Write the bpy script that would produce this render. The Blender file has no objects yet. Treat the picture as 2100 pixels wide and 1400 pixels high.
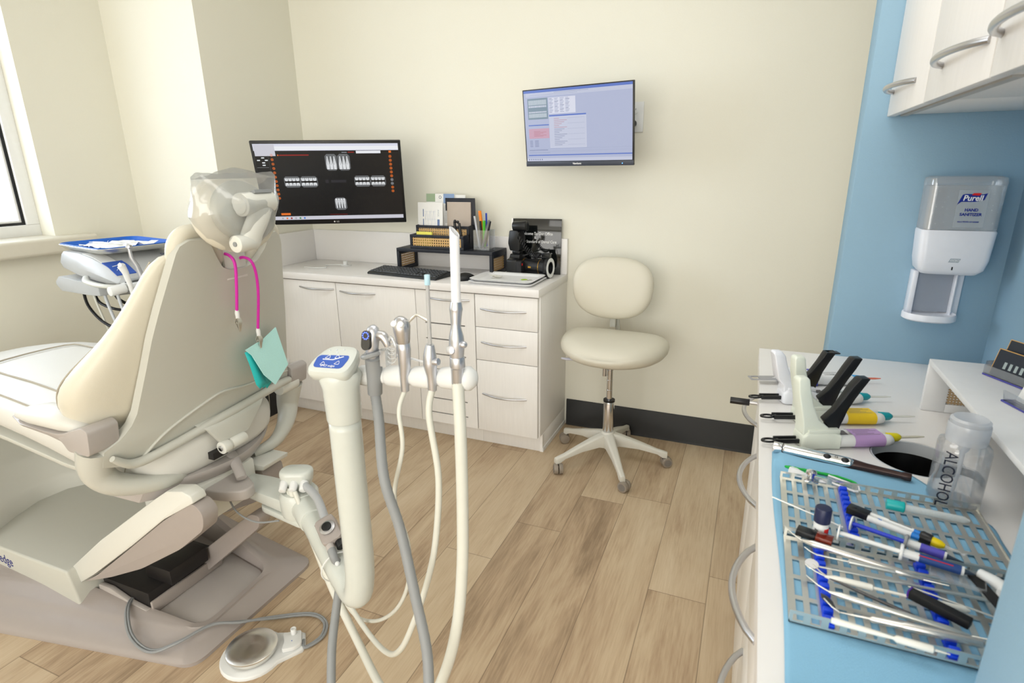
import bpy, bmesh, math, random
from mathutils import Matrix, Vector
random.seed(7)
S = bpy.context.scene
COL = S.collection
PI = math.pi
def R(d): return math.radians(d)

# ---------------------------------------------------------------- camera
cd = bpy.data.cameras.new('camera'); cam = bpy.data.objects.new('camera', cd); COL.objects.link(cam)
cam.matrix_world = Matrix(((0.923579, -0.102135, 0.369554, 0.0),
                           (0.383268, 0.272045, -0.882665, 0.0),
                           (-0.010384, 0.956849, 0.290400, 1.4),
                           (0, 0, 0, 1)))
cd.sensor_width = 36.0; cd.lens = 20.135; cd.clip_start = 0.02
cd.dof.use_dof = True; cd.dof.focus_distance = 2.3; cd.dof.aperture_fstop = 7.0
S.camera = cam

# ---------------------------------------------------------------- world, lights, exposure
w = bpy.data.worlds.new('world'); S.world = w; w.use_nodes = True
bg = w.node_tree.nodes['Background']; bg.inputs[0].default_value = (0.86, 0.93, 1.0, 1); bg.inputs[1].default_value = 5.0
S.view_settings.view_transform = 'Standard'; S.view_settings.look = 'None'
S.view_settings.gamma = 1.0; S.view_settings.exposure = 0.07
try: S.view_settings.use_curve_mapping = False
except Exception: pass
def area(name, loc, sx, sy, power, col=(1, 1, 1), rot=(0, 0, 0)):
    l = bpy.data.lights.new(name, 'AREA'); l.shape = 'RECTANGLE'; l.size = sx; l.size_y = sy
    l.energy = power; l.color = col
    o = bpy.data.objects.new(name, l); COL.objects.link(o); o.location = loc; o.rotation_euler = rot
    return o
WARM = (1.0, 0.99, 0.965)
area('ceiling_panel_light', (-1.30, 1.30, 2.66), 1.2, 0.6, 4, WARM)
area('ceiling_panel_light', (-0.25, 1.30, 2.66), 0.6, 1.2, 7, WARM)
area('ceiling_panel_light', (-0.4, -1.4, 2.66), 1.2, 1.2, 12, WARM)
area('rear_fill_light', (-0.4, -3.38, 1.45), 4.2, 2.2, 120, (1.0, 0.995, 0.98), (R(90), 0, 0))  # added fill light behind the camera, evens out the upright surfaces; no window there
area('window_daylight', (-3.55, 1.0, 1.75), 1.3, 1.2, 20, (0.92, 0.96, 1.0), (0, R(-90), 0))

# ---------------------------------------------------------------- materials
def srgb(c):
    f = lambda v: v / 12.92 if v <= 0.04045 else ((v + 0.055) / 1.055) ** 2.4
    return (f(c[0]), f(c[1]), f(c[2]), 1)
MATS = {}
def mk(name, col, rough=0.5, metal=0.0, var=0.03, scale=40.0, bump=0.0, spec=0.5, coat=0.0, trans=0.0, ior=1.45, emit=None, es=0.0, alpha=1.0, stretch=None, sheen=0.0):
    """procedural material: sRGB colour with a little noise variation, optional bump"""
    if name in MATS: return MATS[name]
    m = bpy.data.materials.new(name); m.use_nodes = True; nt = m.node_tree; N = nt.nodes; Lk = nt.links
    b = N['Principled BSDF']
    tc = N.new('ShaderNodeTexCoord'); no = N.new('ShaderNodeTexNoise'); no.inputs['Scale'].default_value = scale
    no.inputs['Detail'].default_value = 3
    if stretch:
        mp = N.new('ShaderNodeMapping'); mp.inputs['Scale'].default_value = stretch
        Lk.new(tc.outputs['Object'], mp.inputs[0]); Lk.new(mp.outputs[0], no.inputs['Vector'])
    else: Lk.new(tc.outputs['Object'], no.inputs['Vector'])
    c = srgb(col); mx = N.new('ShaderNodeMix'); mx.data_type = 'RGBA'
    mx.inputs[6].default_value = tuple(max(0, v * (1 - var)) for v in c[:3]) + (1,)
    mx.inputs[7].default_value = tuple(min(1, v * (1 + var)) for v in c[:3]) + (1,)
    Lk.new(no.outputs['Fac'], mx.inputs[0]); Lk.new(mx.outputs[2], b.inputs['Base Color'])
    b.inputs['Roughness'].default_value = rough; b.inputs['Metallic'].default_value = metal
    b.inputs['IOR'].default_value = ior; b.inputs['Specular IOR Level'].default_value = spec
    b.inputs['Transmission Weight'].default_value = trans; b.inputs['Coat Weight'].default_value = coat
    b.inputs['Alpha'].default_value = alpha
    b.inputs['Sheen Weight'].default_value = sheen
    if emit: b.inputs['Emission Color'].default_value = srgb(emit); b.inputs['Emission Strength'].default_value = es
    if bump:
        bp = N.new('ShaderNodeBump'); bp.inputs['Strength'].default_value = bump; bp.inputs['Distance'].default_value = 0.002
        Lk.new(no.outputs['Fac'], bp.inputs['Height']); Lk.new(bp.outputs[0], b.inputs['Normal'])
    MATS[name] = m
    return m

def thin_clear(name, tint=(0.95, 0.97, 1.0), rough=0.05, gloss=0.12, haze=0.0):
    """thin clear plastic: mostly transparent with glossy reflection and a little milky diffuse"""
    m = bpy.data.materials.new(name); m.use_nodes = True; nt = m.node_tree; N = nt.nodes; Lk = nt.links
    N.remove(N['Principled BSDF'])
    out = N['Material Output']; tr = N.new('ShaderNodeBsdfTransparent'); tr.inputs[0].default_value = tint + (1,)
    gl = N.new('ShaderNodeBsdfGlossy'); gl.inputs['Roughness'].default_value = rough
    df = N.new('ShaderNodeBsdfDiffuse'); df.inputs[0].default_value = (0.9, 0.92, 0.95, 1)
    lw = N.new('ShaderNodeLayerWeight'); lw.inputs[0].default_value = 0.35
    a = N.new('ShaderNodeMath'); a.operation = 'MULTIPLY_ADD'; a.inputs[1].default_value = 0.45; a.inputs[2].default_value = gloss
    Lk.new(lw.outputs['Fresnel'], a.inputs[0])
    m1 = N.new('ShaderNodeMixShader'); Lk.new(a.outputs[0], m1.inputs[0]); Lk.new(tr.outputs[0], m1.inputs[1]); Lk.new(gl.outputs[0], m1.inputs[2])
    m2 = N.new('ShaderNodeMixShader'); m2.inputs[0].default_value = haze; Lk.new(m1.outputs[0], m2.inputs[1]); Lk.new(df.outputs[0], m2.inputs[2])
    no = N.new('ShaderNodeTexNoise'); no.inputs['Scale'].default_value = 12; bp = N.new('ShaderNodeBump'); bp.inputs['Strength'].default_value = 0.15
    Lk.new(no.outputs['Fac'], bp.inputs['Height']); Lk.new(bp.outputs[0], gl.inputs['Normal'])
    Lk.new(m2.outputs[0], out.inputs[0])
    return m

def m_planks():
    m = bpy.data.materials.new('wood_plank_vinyl'); m.use_nodes = True; nt = m.node_tree; N = nt.nodes; Lk = nt.links
    b = N['Principled BSDF']
    def M(op, a=None, bb=None, c=None):
        n = N.new('ShaderNodeMath'); n.operation = op
        for i, v in enumerate((a, bb, c)):
            if v is None: continue
            if isinstance(v, (int, float)): n.inputs[i].default_value = v
            else: Lk.new(v, n.inputs[i])
        return n.outputs[0]
    g = N.new('ShaderNodeNewGeometry'); sx = N.new('ShaderNodeSeparateXYZ'); Lk.new(g.outputs['Position'], sx.inputs[0])
    X, Y = sx.outputs[0], sx.outputs[1]
    u = M('DIVIDE', M('ADD', X, 0.020 + 19.0), 0.190); row = M('FLOOR', u); fu = M('FRACT', u)
    wn = N.new('ShaderNodeTexWhiteNoise'); wn.noise_dimensions = '1D'; Lk.new(row, wn.inputs['W'])
    v = M('ADD', M('DIVIDE', Y, 1.22), M('MULTIPLY', wn.outputs['Value'], 7.3)); col = M('FLOOR', v); fv = M('FRACT', v)
    cmb = N.new('ShaderNodeCombineXYZ'); Lk.new(row, cmb.inputs[0]); Lk.new(col, cmb.inputs[1])
    wn2 = N.new('ShaderNodeTexWhiteNoise'); wn2.noise_dimensions = '3D'; Lk.new(cmb.outputs[0], wn2.inputs['Vector'])
    # grain coordinates, shifted per plank
    c2 = N.new('ShaderNodeCombineXYZ'); Lk.new(M('ADD', M('MULTIPLY', X, 9.0), M('MULTIPLY', wn2.outputs['Value'], 60)), c2.inputs[0])
    Lk.new(M('MULTIPLY', Y, 1.7), c2.inputs[1]); Lk.new(M('MULTIPLY', wn2.outputs['Value'], 31.0), c2.inputs[2])
    n1 = N.new('ShaderNodeTexNoise'); n1.inputs['Scale'].default_value = 1.0; n1.inputs['Detail'].default_value = 5; n1.inputs['Roughness'].default_value = 0.6; n1.inputs['Distortion'].default_value = 0.6
    Lk.new(c2.outputs[0], n1.inputs['Vector'])
    c3 = N.new('ShaderNodeCombineXYZ'); Lk.new(M('MULTIPLY', X, 160.0), c3.inputs[0]); Lk.new(M('MULTIPLY', Y, 9.0), c3.inputs[1]); Lk.new(wn2.outputs['Value'], c3.inputs[2])
    n2 = N.new('ShaderNodeTexNoise'); n2.inputs['Scale'].default_value = 1.0; n2.inputs['Detail'].default_value = 4; Lk.new(c3.outputs[0], n2.inputs['Vector'])
    f = M('ADD', M('ADD', M('MULTIPLY', n1.outputs['Fac'], 0.75), M('MULTIPLY', n2.outputs['Fac'], 0.32)), M('MULTIPLY_ADD', wn2.outputs['Value'], 0.16, -0.12))
    cr = N.new('ShaderNodeValToRGB'); Lk.new(f, cr.inputs[0]); e = cr.color_ramp.elements
    e[0].position = 0.25; e[0].color = srgb((0.575, 0.49, 0.395)); e[1].position = 0.75; e[1].color = srgb((0.83, 0.755, 0.645))
    k = e.new(0.42); k.color = srgb((0.715, 0.62, 0.51)); k = e.new(0.55); k.color = srgb((0.78, 0.695, 0.58))
    # seams
    s1 = M('LESS_THAN', M('MINIMUM', fu, M('SUBTRACT', 1.0, fu)), 0.007); s2 = M('LESS_THAN', M('MINIMUM', fv, M('SUBTRACT', 1.0, fv)), 0.0011)
    sm = M('MULTIPLY', M('MAXIMUM', s1, s2), 0.5)
    mx = N.new('ShaderNodeMix'); mx.data_type = 'RGBA'; Lk.new(sm, mx.inputs[0]); Lk.new(cr.outputs[0], mx.inputs[6]); mx.inputs[7].default_value = srgb((0.28, 0.22, 0.17))
    Lk.new(mx.outputs[2], b.inputs['Base Color']); b.inputs['Roughness'].default_value = 0.5; b.inputs['Specular IOR Level'].default_value = 0.25
    bp = N.new('ShaderNodeBump'); bp.inputs['Strength'].default_value = 0.15; bp.inputs['Distance'].default_value = 0.001
    Lk.new(n2.outputs['Fac'], bp.inputs['Height']); Lk.new(bp.outputs[0], b.inputs['Normal'])
    return m

def m_cane(name='woven_cane', col=(0.86, 0.70, 0.46), pitch=0.011, hole=0.30, axes=(0, 2)):
    m = bpy.data.materials.new(name); m.use_nodes = True; nt = m.node_tree; N = nt.nodes; Lk = nt.links
    b = N['Principled BSDF']; out = N['Material Output']
    def M(op, a=None, bb=None):
        n = N.new('ShaderNodeMath'); n.operation = op
        for i, v in enumerate((a, bb)):
            if v is None: continue
            if isinstance(v, (int, float)): n.inputs[i].default_value = v
            else: Lk.new(v, n.inputs[i])
        return n.outputs[0]
    g = N.new('ShaderNodeNewGeometry'); sx = N.new('ShaderNodeSeparateXYZ'); Lk.new(g.outputs['Position'], sx.inputs[0])
    U = M('SUBTRACT', M('FRACT', M('DIVIDE', sx.outputs[axes[0]], pitch)), 0.5); V = M('SUBTRACT', M('FRACT', M('DIVIDE', sx.outputs[axes[1]], pitch)), 0.5)
    d = M('SQRT', M('ADD', M('MULTIPLY', U, U), M('MULTIPLY', V, V)))
    hl = M('LESS_THAN', d, hole)
    no = N.new('ShaderNodeTexNoise'); no.inputs['Scale'].default_value = 150
    mx = N.new('ShaderNodeMix'); mx.data_type = 'RGBA'; Lk.new(no.outputs['Fac'], mx.inputs[0])
    mx.inputs[6].default_value = srgb(tuple(v * 0.8 for v in col)); mx.inputs[7].default_value = srgb(tuple(min(1, v * 1.08) for v in col))
    Lk.new(mx.outputs[2], b.inputs['Base Color']); b.inputs['Roughness'].default_value = 0.6
    tr = N.new('ShaderNodeBsdfTransparent'); ms = N.new('ShaderNodeMixShader')
    Lk.new(hl, ms.inputs[0]); Lk.new(b.outputs[0], ms.inputs[1]); Lk.new(tr.outputs[0], ms.inputs[2]); Lk.new(ms.outputs[0], out.inputs[0])
    return m

WALL = mk('cream_wall_paint', (0.925, 0.915, 0.86), 0.75, bump=0.15, scale=260, var=0.01, spec=0.2)
BLUE = mk('blue_wall_paint', (0.575, 0.70, 0.78), 0.7, bump=0.15, scale=260, var=0.01, spec=0.2)
CEIL = mk('ceiling_white', (0.93, 0.93, 0.91), 0.9, bump=0.3, scale=120)
WTRIM = mk('white_paint', (0.92, 0.92, 0.91), 0.45)
BLACKB = mk('black_rubber_base', (0.10, 0.10, 0.10), 0.5)
LAM = mk('pale_woodgrain_laminate', (0.945, 0.935, 0.92), 0.45, var=0.05, scale=6, stretch=(22, 22, 1.3))
LAMD = mk('grey_toe_kick', (0.74, 0.73, 0.71), 0.5, var=0.03)
WTOP = mk('white_solid_surface', (0.94, 0.93, 0.92), 0.3, var=0.01)
DARKIN = mk('dark_gap', (0.06, 0.055, 0.05), 0.8)
CHROME = mk('chrome', (0.86, 0.86, 0.87), 0.12, 1.0, var=0.01)
BRUSH = mk('brushed_nickel', (0.78, 0.78, 0.79), 0.30, 0.95, var=0.05, scale=10, stretch=(1, 1, 80))
STEEL = mk('stainless_steel', (0.86, 0.855, 0.83), 0.30, 0.85, var=0.05, scale=60)
SATIN = mk('satin_aluminium', (0.80, 0.81, 0.84), 0.3, 0.9, var=0.03)
VINYL = mk('cream_vinyl', (0.85, 0.845, 0.82), 0.42, bump=0.12, scale=420, var=0.015)
VINYLY = mk('ivory_vinyl', (0.85, 0.83, 0.765), 0.42, bump=0.12, scale=420, var=0.015)
SHELL = mk('warm_grey_plastic', (0.775, 0.775, 0.74), 0.33, var=0.01)
SHELL2 = mk('pale_grey_plastic', (0.86, 0.86, 0.83), 0.3, var=0.01)
TAUPE = mk('taupe_plastic', (0.645, 0.61, 0.59), 0.33, var=0.02)
TAUPE2 = mk('light_taupe_plastic', (0.70, 0.675, 0.66), 0.33, var=0.02)
WPLA = mk('white_plastic', (0.89, 0.895, 0.89), 0.3, var=0.01)
GPLA = mk('grey_rubber', (0.56, 0.57, 0.575), 0.45, var=0.03)
LGREY = mk('light_grey_plastic', (0.80, 0.82, 0.84), 0.35, var=0.01)
BPLA = mk('black_plastic', (0.075, 0.08, 0.09), 0.35, var=0.05)
MBLK = mk('matte_black_wood', (0.10, 0.115, 0.155), 0.5, var=0.08, scale=30, stretch=(1, 8, 8))
BLUEL = mk('blue_label', (0.18, 0.34, 0.70), 0.4)
NAVY = mk('navy_print', (0.12, 0.16, 0.50), 0.4)
WINK = mk('white_print', (0.95, 0.95, 0.95), 0.5)
BINK = mk('black_print', (0.08, 0.08, 0.10), 0.5)
PAPER = mk('white_paper', (0.95, 0.95, 0.94), 0.8)
BLUEP = mk('blue_plastic', (0.03, 0.38, 0.78), 0.35)
CLEAR = thin_clear('clear_acrylic')
FILM = thin_clear('clear_film', (0.975, 0.98, 0.98), 0.18, 0.08, 0.10)

# ---------------------------------------------------------------- mesh helpers
def vlist(a): return [Vector(p) for p in a]
def spline(pts, k=6):
    P = vlist(pts)
    if len(P) < 3 or k < 2: return P
    out = []
    for i in range(len(P) - 1):
        p0 = P[max(i - 1, 0)]; p1 = P[i]; p2 = P[i + 1]; p3 = P[min(i + 2, len(P) - 1)]
        for j in range(k):
            t = j / k
            out.append(0.5 * ((2 * p1) + (p2 - p0) * t + (2 * p0 - 5 * p1 + 4 * p2 - p3) * t * t + (3 * p1 - p0 - 3 * p2 + p3) * t ** 3))
    out.append(P[-1]); return out
def rrect(x0, x1, y0, y1, r, n=5):
    """rounded rectangle outline as 2D points, counter-clockwise"""
    if not hasattr(r, '__len__'): r = [r] * 4
    out = []
    for (cx, cy, a0), rr in zip(((x1, y1, 0), (x0, y1, 90), (x0, y0, 180), (x1, y0, 270)), r):
        sx = -1 if cx == x1 else 1; sy = -1 if cy == y1 else 1
        for i in range(n + 1):
            a = R(a0 + 90 * i / n); out.append((cx + sx * rr + rr * math.cos(a), cy + sy * rr + rr * math.sin(a)))
    return out
def rpoly(pts, r=0.02, n=4):
    """round the corners of a 2D polygon"""
    P = [Vector((p[0], p[1])) for p in pts]; out = []; L = len(P)
    for i in range(L):
        a, b, c = P[i - 1], P[i], P[(i + 1) % L]
        d1 = (a - b); d2 = (c - b); q = min(r, d1.length * 0.45, d2.length * 0.45)
        s = b + d1.normalized() * q; e = b + d2.normalized() * q
        for j in range(n + 1):
            t = j / n; out.append(tuple((1 - t) ** 2 * s + 2 * t * (1 - t) * b + t * t * e))
    return out
def frame(o, x, z):
    """matrix with origin o, local x axis x, local z axis close to z"""
    x = Vector(x).normalized(); z = Vector(z); y = z.cross(x).normalized(); z = x.cross(y).normalized()
    m = Matrix.Identity(4)
    for i in range(3): m[i][0] = x[i]; m[i][1] = y[i]; m[i][2] = z[i]; m[i][3] = o[i]
    return m
def T(x, y, z, rz=0, rx=0, ry=0):
    return Matrix.Translation((x, y, z)) @ Matrix.Rotation(R(rz), 4, 'Z') @ Matrix.Rotation(R(rx), 4, 'X') @ Matrix.Rotation(R(ry), 4, 'Y')

def rootmat(o):
    while o.parent: o = o.parent
    return o.matrix_basis
class MB:
    def __init__(s, M=None): s.bm = bmesh.new(); s.M = M; s.mi = 0
    def _f(s, vs):
        try:
            f = s.bm.faces.new(vs); f.material_index = s.mi; return f
        except ValueError: return None
    def box(s, x0, x1, y0, y1, z0, z1, M=None):
        v = [s.bm.verts.new((x, y, z)) for x in (x0, x1) for y in (y0, y1) for z in (z0, z1)]
        if M: 
            for q in v: q.co = M @ q.co
        for a in ((0, 1, 3, 2), (4, 6, 7, 5), (0, 4, 5, 1), (2, 3, 7, 6), (0, 2, 6, 4), (1, 5, 7, 3)): s._f([v[i] for i in a])
        return s
    def rings(s, rings, cap=(True, True), closed=True, loop=False):
        rv = [[s.bm.verts.new(p) for p in r] for r in rings]; n = len(rv[0])
        m = len(rv)
        for i in range(m if loop else m - 1):
            a = rv[i]; b = rv[(i + 1) % m]
            for j in range(n if closed else n - 1):
                k = (j + 1) % n; s._f([a[j], a[k], b[k], b[j]])
        if cap[0] and not loop: s._f(list(reversed(rv[0])))
        if cap[1] and not loop: s._f(rv[-1])
        return s
    def prism(s, pts, ax, a, b, cap=(True, True)):
        """extrude a 2D outline along axis ax ('x': pts are y,z; 'y': x,z; 'z': x,y)"""
        g = {'x': lambda p, t: (t, p[0], p[1]), 'y': lambda p, t: (p[0], t, p[1]), 'z': lambda p, t: (p[0], p[1], t)}[ax]
        return s.rings([[g(p, a) for p in pts], [g(p, b) for p in pts]], cap)
    def cyl(s, p0, p1, r0, r1=None, n=20, cap=(True, True)):
        r1 = r0 if r1 is None else r1
        return s.tube([p0, p1], [r0, r1], n, cap=cap)
    def tube(s, pts, r, n=10, sm=0, cap=(True, True), flat=1.0, up=None):
        if sm:
            if hasattr(r, '__len__'):
                rr = []
                for i in range(len(r) - 1):
                    for j in range(sm): rr.append(r[i] + (r[i + 1] - r[i]) * j / sm)
                r = rr + [r[-1]]
            pts = spline(pts, sm)
        P = vlist(pts); L = len(P)
        if not hasattr(r, '__len__'): r = [r] * L
        t0 = (P[1] - P[0]).normalized(); u = Vector(up) if up else (Vector((0, 0, 1)) if abs(t0.z) < 0.9 else Vector((1, 0, 0)))
        u = (u - t0 * u.dot(t0)).normalized(); rs = []; tp = t0
        for i in range(L):
            t = (P[min(i + 1, L - 1)] - P[max(i - 1, 0)])
            if t.length < 1e-9: t = tp
            t = t.normalized(); ax = tp.cross(t)
            if ax.length > 1e-6: u = Matrix.Rotation(tp.angle(t), 3, ax) @ u
            u = (u - t * u.dot(t)).normalized(); v = t.cross(u); tp = t
            rs.append([P[i] + u * (r[i] * flat * math.cos(2 * PI * j / n)) + v * (r[i] * math.sin(2 * PI * j / n)) for j in range(n)])
        return s.rings(rs, cap)
    def lathe(s, prof, c=(0, 0, 0), n=24, M=None, cap=(True, True), sx=1, sy=1):
        M = M or Matrix.Translation(c)
        return s.rings([[M @ Vector((max(r, 1e-5) * sx * math.cos(2 * PI * j / n), max(r, 1e-5) * sy * math.sin(2 * PI * j / n), z)) for j in range(n)] for r, z in prof], cap)
    def ball(s, c, rx, ry=None, rz=None, n=16, M=None):
        ry = ry or rx; rz = rz or rx; c = Vector(c)
        r = [[(M or Matrix.Identity(4)) @ (c + Vector((rx * math.sin(PI * i / n * 0.999 + 0.0005) * math.cos(2 * PI * j / n), ry * math.sin(PI * i / n * 0.999 + 0.0005) * math.sin(2 * PI * j / n), -rz * math.cos(PI * i / n)))) for j in range(n)] for i in range(n + 1)]
        return s.rings(r)
    def quad(s, pts): s._f([s.bm.verts.new(p) for p in pts]); return s
    def torus(s, c, R0, r, n=32, m=10, M=None, sx=1, sy=1):
        M = M or Matrix.Translation(c)
        return s.rings([[M @ Vector(((R0 + r * math.cos(2 * PI * j / m)) * sx * math.cos(2 * PI * i / n), (R0 + r * math.cos(2 * PI * j / m)) * sy * math.sin(2 * PI * i / n), r * math.sin(2 * PI * j / m))) for j in range(m)] for i in range(n)], loop=True)
    def done(s, name, mat, parent=None, bev=0.0, seg=2, local=False, sharp=40, sub=0, flat=False, label=None, solid=0.0):
        bm = s.bm
        bmesh.ops.recalc_face_normals(bm, faces=bm.faces)
        if s.M is not None: bm.transform(s.M)
        if bev > 0:
            ed = [e for e in bm.edges if len(e.link_faces) == 2 and e.calc_face_angle(0) > R(28)]
            if ed:
                try: bmesh.ops.bevel(bm, geom=ed, offset=bev, segments=seg, profile=0.5, affect='EDGES', clamp_overlap=True)
                except Exception: pass
        me = bpy.data.meshes.new(name); o = bpy.data.objects.new(name, me)
        if parent is not None:
            if not local: bm.transform(rootmat(parent).inverted())
            o.parent = parent
        else:
            xs = [v.co for v in bm.verts]
            c = Vector(((min(v.x for v in xs) + max(v.x for v in xs)) / 2, (min(v.y for v in xs) + max(v.y for v in xs)) / 2, min(v.z for v in xs)))
            bm.transform(Matrix.Translation(-c)); o.location = c
        bm.to_mesh(me); bm.free()
        for m in (mat if isinstance(mat, (list, tuple)) else [mat]): me.materials.append(m)
        if not flat:
            me.polygons.foreach_set('use_smooth', [True] * len(me.polygons))
            try: me.set_sharp_from_angle(angle=R(sharp))
            except Exception: pass
        if sub:
            mo = o.modifiers.new('smooth', 'SUBSURF'); mo.levels = sub; mo.render_levels = sub
        if solid:
            mo = o.modifiers.new('thickness', 'SOLIDIFY'); mo.thickness = solid; mo.offset = 0
        if label: o['label'] = label
        COL.objects.link(o)
        return o
def thing(name, label, cat, loc=(0, 0, 0), rz=0, group=None, M=None):
    o = bpy.data.objects.new(name, None); COL.objects.link(o); o.empty_display_size = 0.05
    if M is not None: o.matrix_basis = M
    else: o.location = loc; o.rotation_euler = (0, 0, R(rz))
    o['label'] = label; o['category'] = cat
    if group: o['group'] = group
    return o
def tag(o, label, cat, group=None, kind=None):
    o['label'] = label; o['category'] = cat
    if group: o['group'] = group
    if kind: o['kind'] = kind
    return o
def struct(o, label=None):
    o['kind'] = 'structure'
    if label: o['label'] = label
    return o
def dup(root, M=None, label=None, group=None):
    def cp(o, par):
        c = o.copy(); COL.objects.link(c)
        if par is not None: c.parent = par
        for ch in list(kids.get(o.name, [])): cp(ch, c)
        return c
    kids = {}
    for o in bpy.data.objects:
        if o.parent is not None: kids.setdefault(o.parent.name, []).append(o)
    r = cp(root, None)
    if M is not None: r.matrix_basis = M
    if label: r['label'] = label
    if group: r['group'] = group
    return r
def text(body, size, M, mat, parent, ext=0.0002, align='CENTER', name='lettering', sx=1.0, local=False, bold=0.0, shear=0.0, space=1.0):
    """flat lettering mesh; M maps text x,y to the surface"""
    cu = bpy.data.curves.new(name, 'FONT'); cu.body = body; cu.size = size; cu.align_x = align; cu.align_y = 'CENTER'
    cu.extrude = ext; cu.offset = bold; cu.shear = shear; cu.space_line = space; cu.resolution_u = 3
    o = bpy.data.objects.new(name, cu); COL.objects.link(o)
    dg = bpy.context.evaluated_depsgraph_get(); me = bpy.data.meshes.new_from_object(o.evaluated_get(dg))
    bpy.data.objects.remove(o); bpy.data.curves.remove(cu)
    me.transform(Matrix.Diagonal((sx, 1, 1, 1))); me.transform(M)
    if not local: me.transform(rootmat(parent).inverted())
    me.materials.clear(); me.materials.append(mat); me.name = name
    n = bpy.data.objects.new(name, me); n.parent = parent; COL.objects.link(n)
    return n
# ================================================================ ROOM
YB, XL, XR_, Y1 = 2.882, -2.55, -3.20, 2.235
H = 2.7
def sbox(name, mat, *a, bev=0.0): 
    o = MB().box(*a).done(name, mat, bev=bev); return struct(o)
sbox('floor', m_planks(), -3.5, 2.2, -3.5, 3.1, -0.1, 0)
sbox('ceiling', CEIL, -3.6, 2.2, -3.5, 3.1, H, H + 0.1)
sbox('wall_back', WALL, XL - 0.1, 2.2, YB, YB + 0.15, 0, H)
sbox('wall_left_far', WALL, XR_ - 0.15, XL, Y1, YB + 0.15, 0, H)
# left wall with window opening  y -0.2..1.78, z 1.09..2.35
wl = MB()
WX0, WX1 = XR_ - 0.17, XR_
WY0, WY1, WZ0, WZ1 = -0.1, 1.785, 1.085, 2.42
wl.box(WX0, WX1, WY1, Y1, 0, H).box(WX0, WX1, -3.5, WY0, 0, H).box(WX0, WX1, WY0, WY1, 0, WZ0).box(WX0, WX1, WY0, WY1, WZ1, H)
struct(wl.done('wall_left', WALL, flat=True))
sbox('wall_near', WALL, -3.4, 2.2, -3.5, -3.4, 0, H)
sbox('wall_right', WALL, 2.1, 2.2, -3.4, 3.1, 0, H)
# window: sill, frame, sash, glass
sill = MB(); sill.prism(rpoly([(XR_ - 0.13, 1.102), (-3.125, 1.098), (-3.115, 1.09), (-3.115, 1.03), (-3.125, 1.018), (XR_ - 0.13, 1.018)], 0.012), 'y', WY0 - 0.1, 1.93)
struct(sill.done('trim_1', mk('cream_sill', (0.86, 0.84, 0.78), 0.4), bev=0.0))
win = bpy.data.objects.new('window_1', None); COL.objects.link(win); win.location = (XR_ - 0.13, 1.0, 1.1); win['kind'] = 'structure'
def ringbox(mb, x0, x1, y0, y1, z0, z1, t):
    mb.box(x0, x1, y0, y1, z0, z0 + t).box(x0, x1, y0, y1, z1 - t, z1).box(x0, x1, y0, y0 + t, z0 + t, z1 - t).box(x0, x1, y1 - t, y1, z0 + t, z1 - t)
a = MB(); ringbox(a, XR_ - 0.15, XR_ - 0.10, WY0, WY1, 1.10, WZ1, 0.055); a.done('window_frame', WTRIM, win, bev=0.003)
a = MB(); ringbox(a, XR_ - 0.145, XR_ - 0.115, WY0 + 0.055, WY1 - 0.055, 1.155, WZ1 - 0.055, 0.012); a.done('gasket', BPLA, win, bev=0.001)
a = MB(); ringbox(a, XR_ - 0.15, XR_ - 0.12, WY0 + 0.067, WY1 - 0.067, 1.167, WZ1 - 0.067, 0.010); a.done('sash', WTRIM, win, bev=0.001)
a = MB(); a.box(XR_ - 0.138, XR_ - 0.134, WY0 + 0.07, WY1 - 0.07, 1.17, WZ1 - 0.07); a.done('glass', CLEAR, win)
# baseboards (black cove base)
def base(name, prof_axis, a, b, off, sgn):
    pr = [(off, 0.0), (off + sgn * 0.016, 0.0), (off + sgn * 0.010, 0.012), (off + sgn * 0.008, 0.145), (off + sgn * 0.004, 0.152), (off, 0.152)]
    m = MB(); m.prism(pr, prof_axis, a, b); struct(m.done(name, BLACKB, bev=0.0))
base('baseboard_back', 'x', -0.875, 2.1, YB, -1)
base('baseboard_left', 'y', -3.4, Y1, XR_, 1)
base('baseboard_left_offset', 'x', XR_, XL, Y1, -1)
base('baseboard_left_far', 'y', Y1, YB, XL, 1)
# blue alcove walls on the right
XA = 0.243; YA = 1.88; XRT = 0.62; YN = 0.575
struct(MB().box(XA, 0.75, YA, YA + 0.10, 0, H).done('wall_right_stub_far', BLUE, bev=0.003))
struct(MB().box(XRT, XRT + 0.12, YN - 0.10, YA, 0, H).done('wall_right_alcove', BLUE))
struct(MB().box(XA, 0.75, YN - 0.11, YN, 0, H).done('wall_right_stub_near', BLUE, bev=0.003))
# ================================================================ CASEWORK
def pull(mb, p0, p1, out, r=0.005, n=10, flat=1.0, k=1.0):
    """arched bar pull from p0 to p1 bowing along vector out"""
    p0 = Vector(p0); p1 = Vector(p1); out = Vector(out)
    pts = [p0 + (p1 - p0) * (i / n) + out * (math.sin(PI * i / n) ** k) for i in range(n + 1)]
    mb.tube(pts, r, 10, flat=flat)
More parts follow.
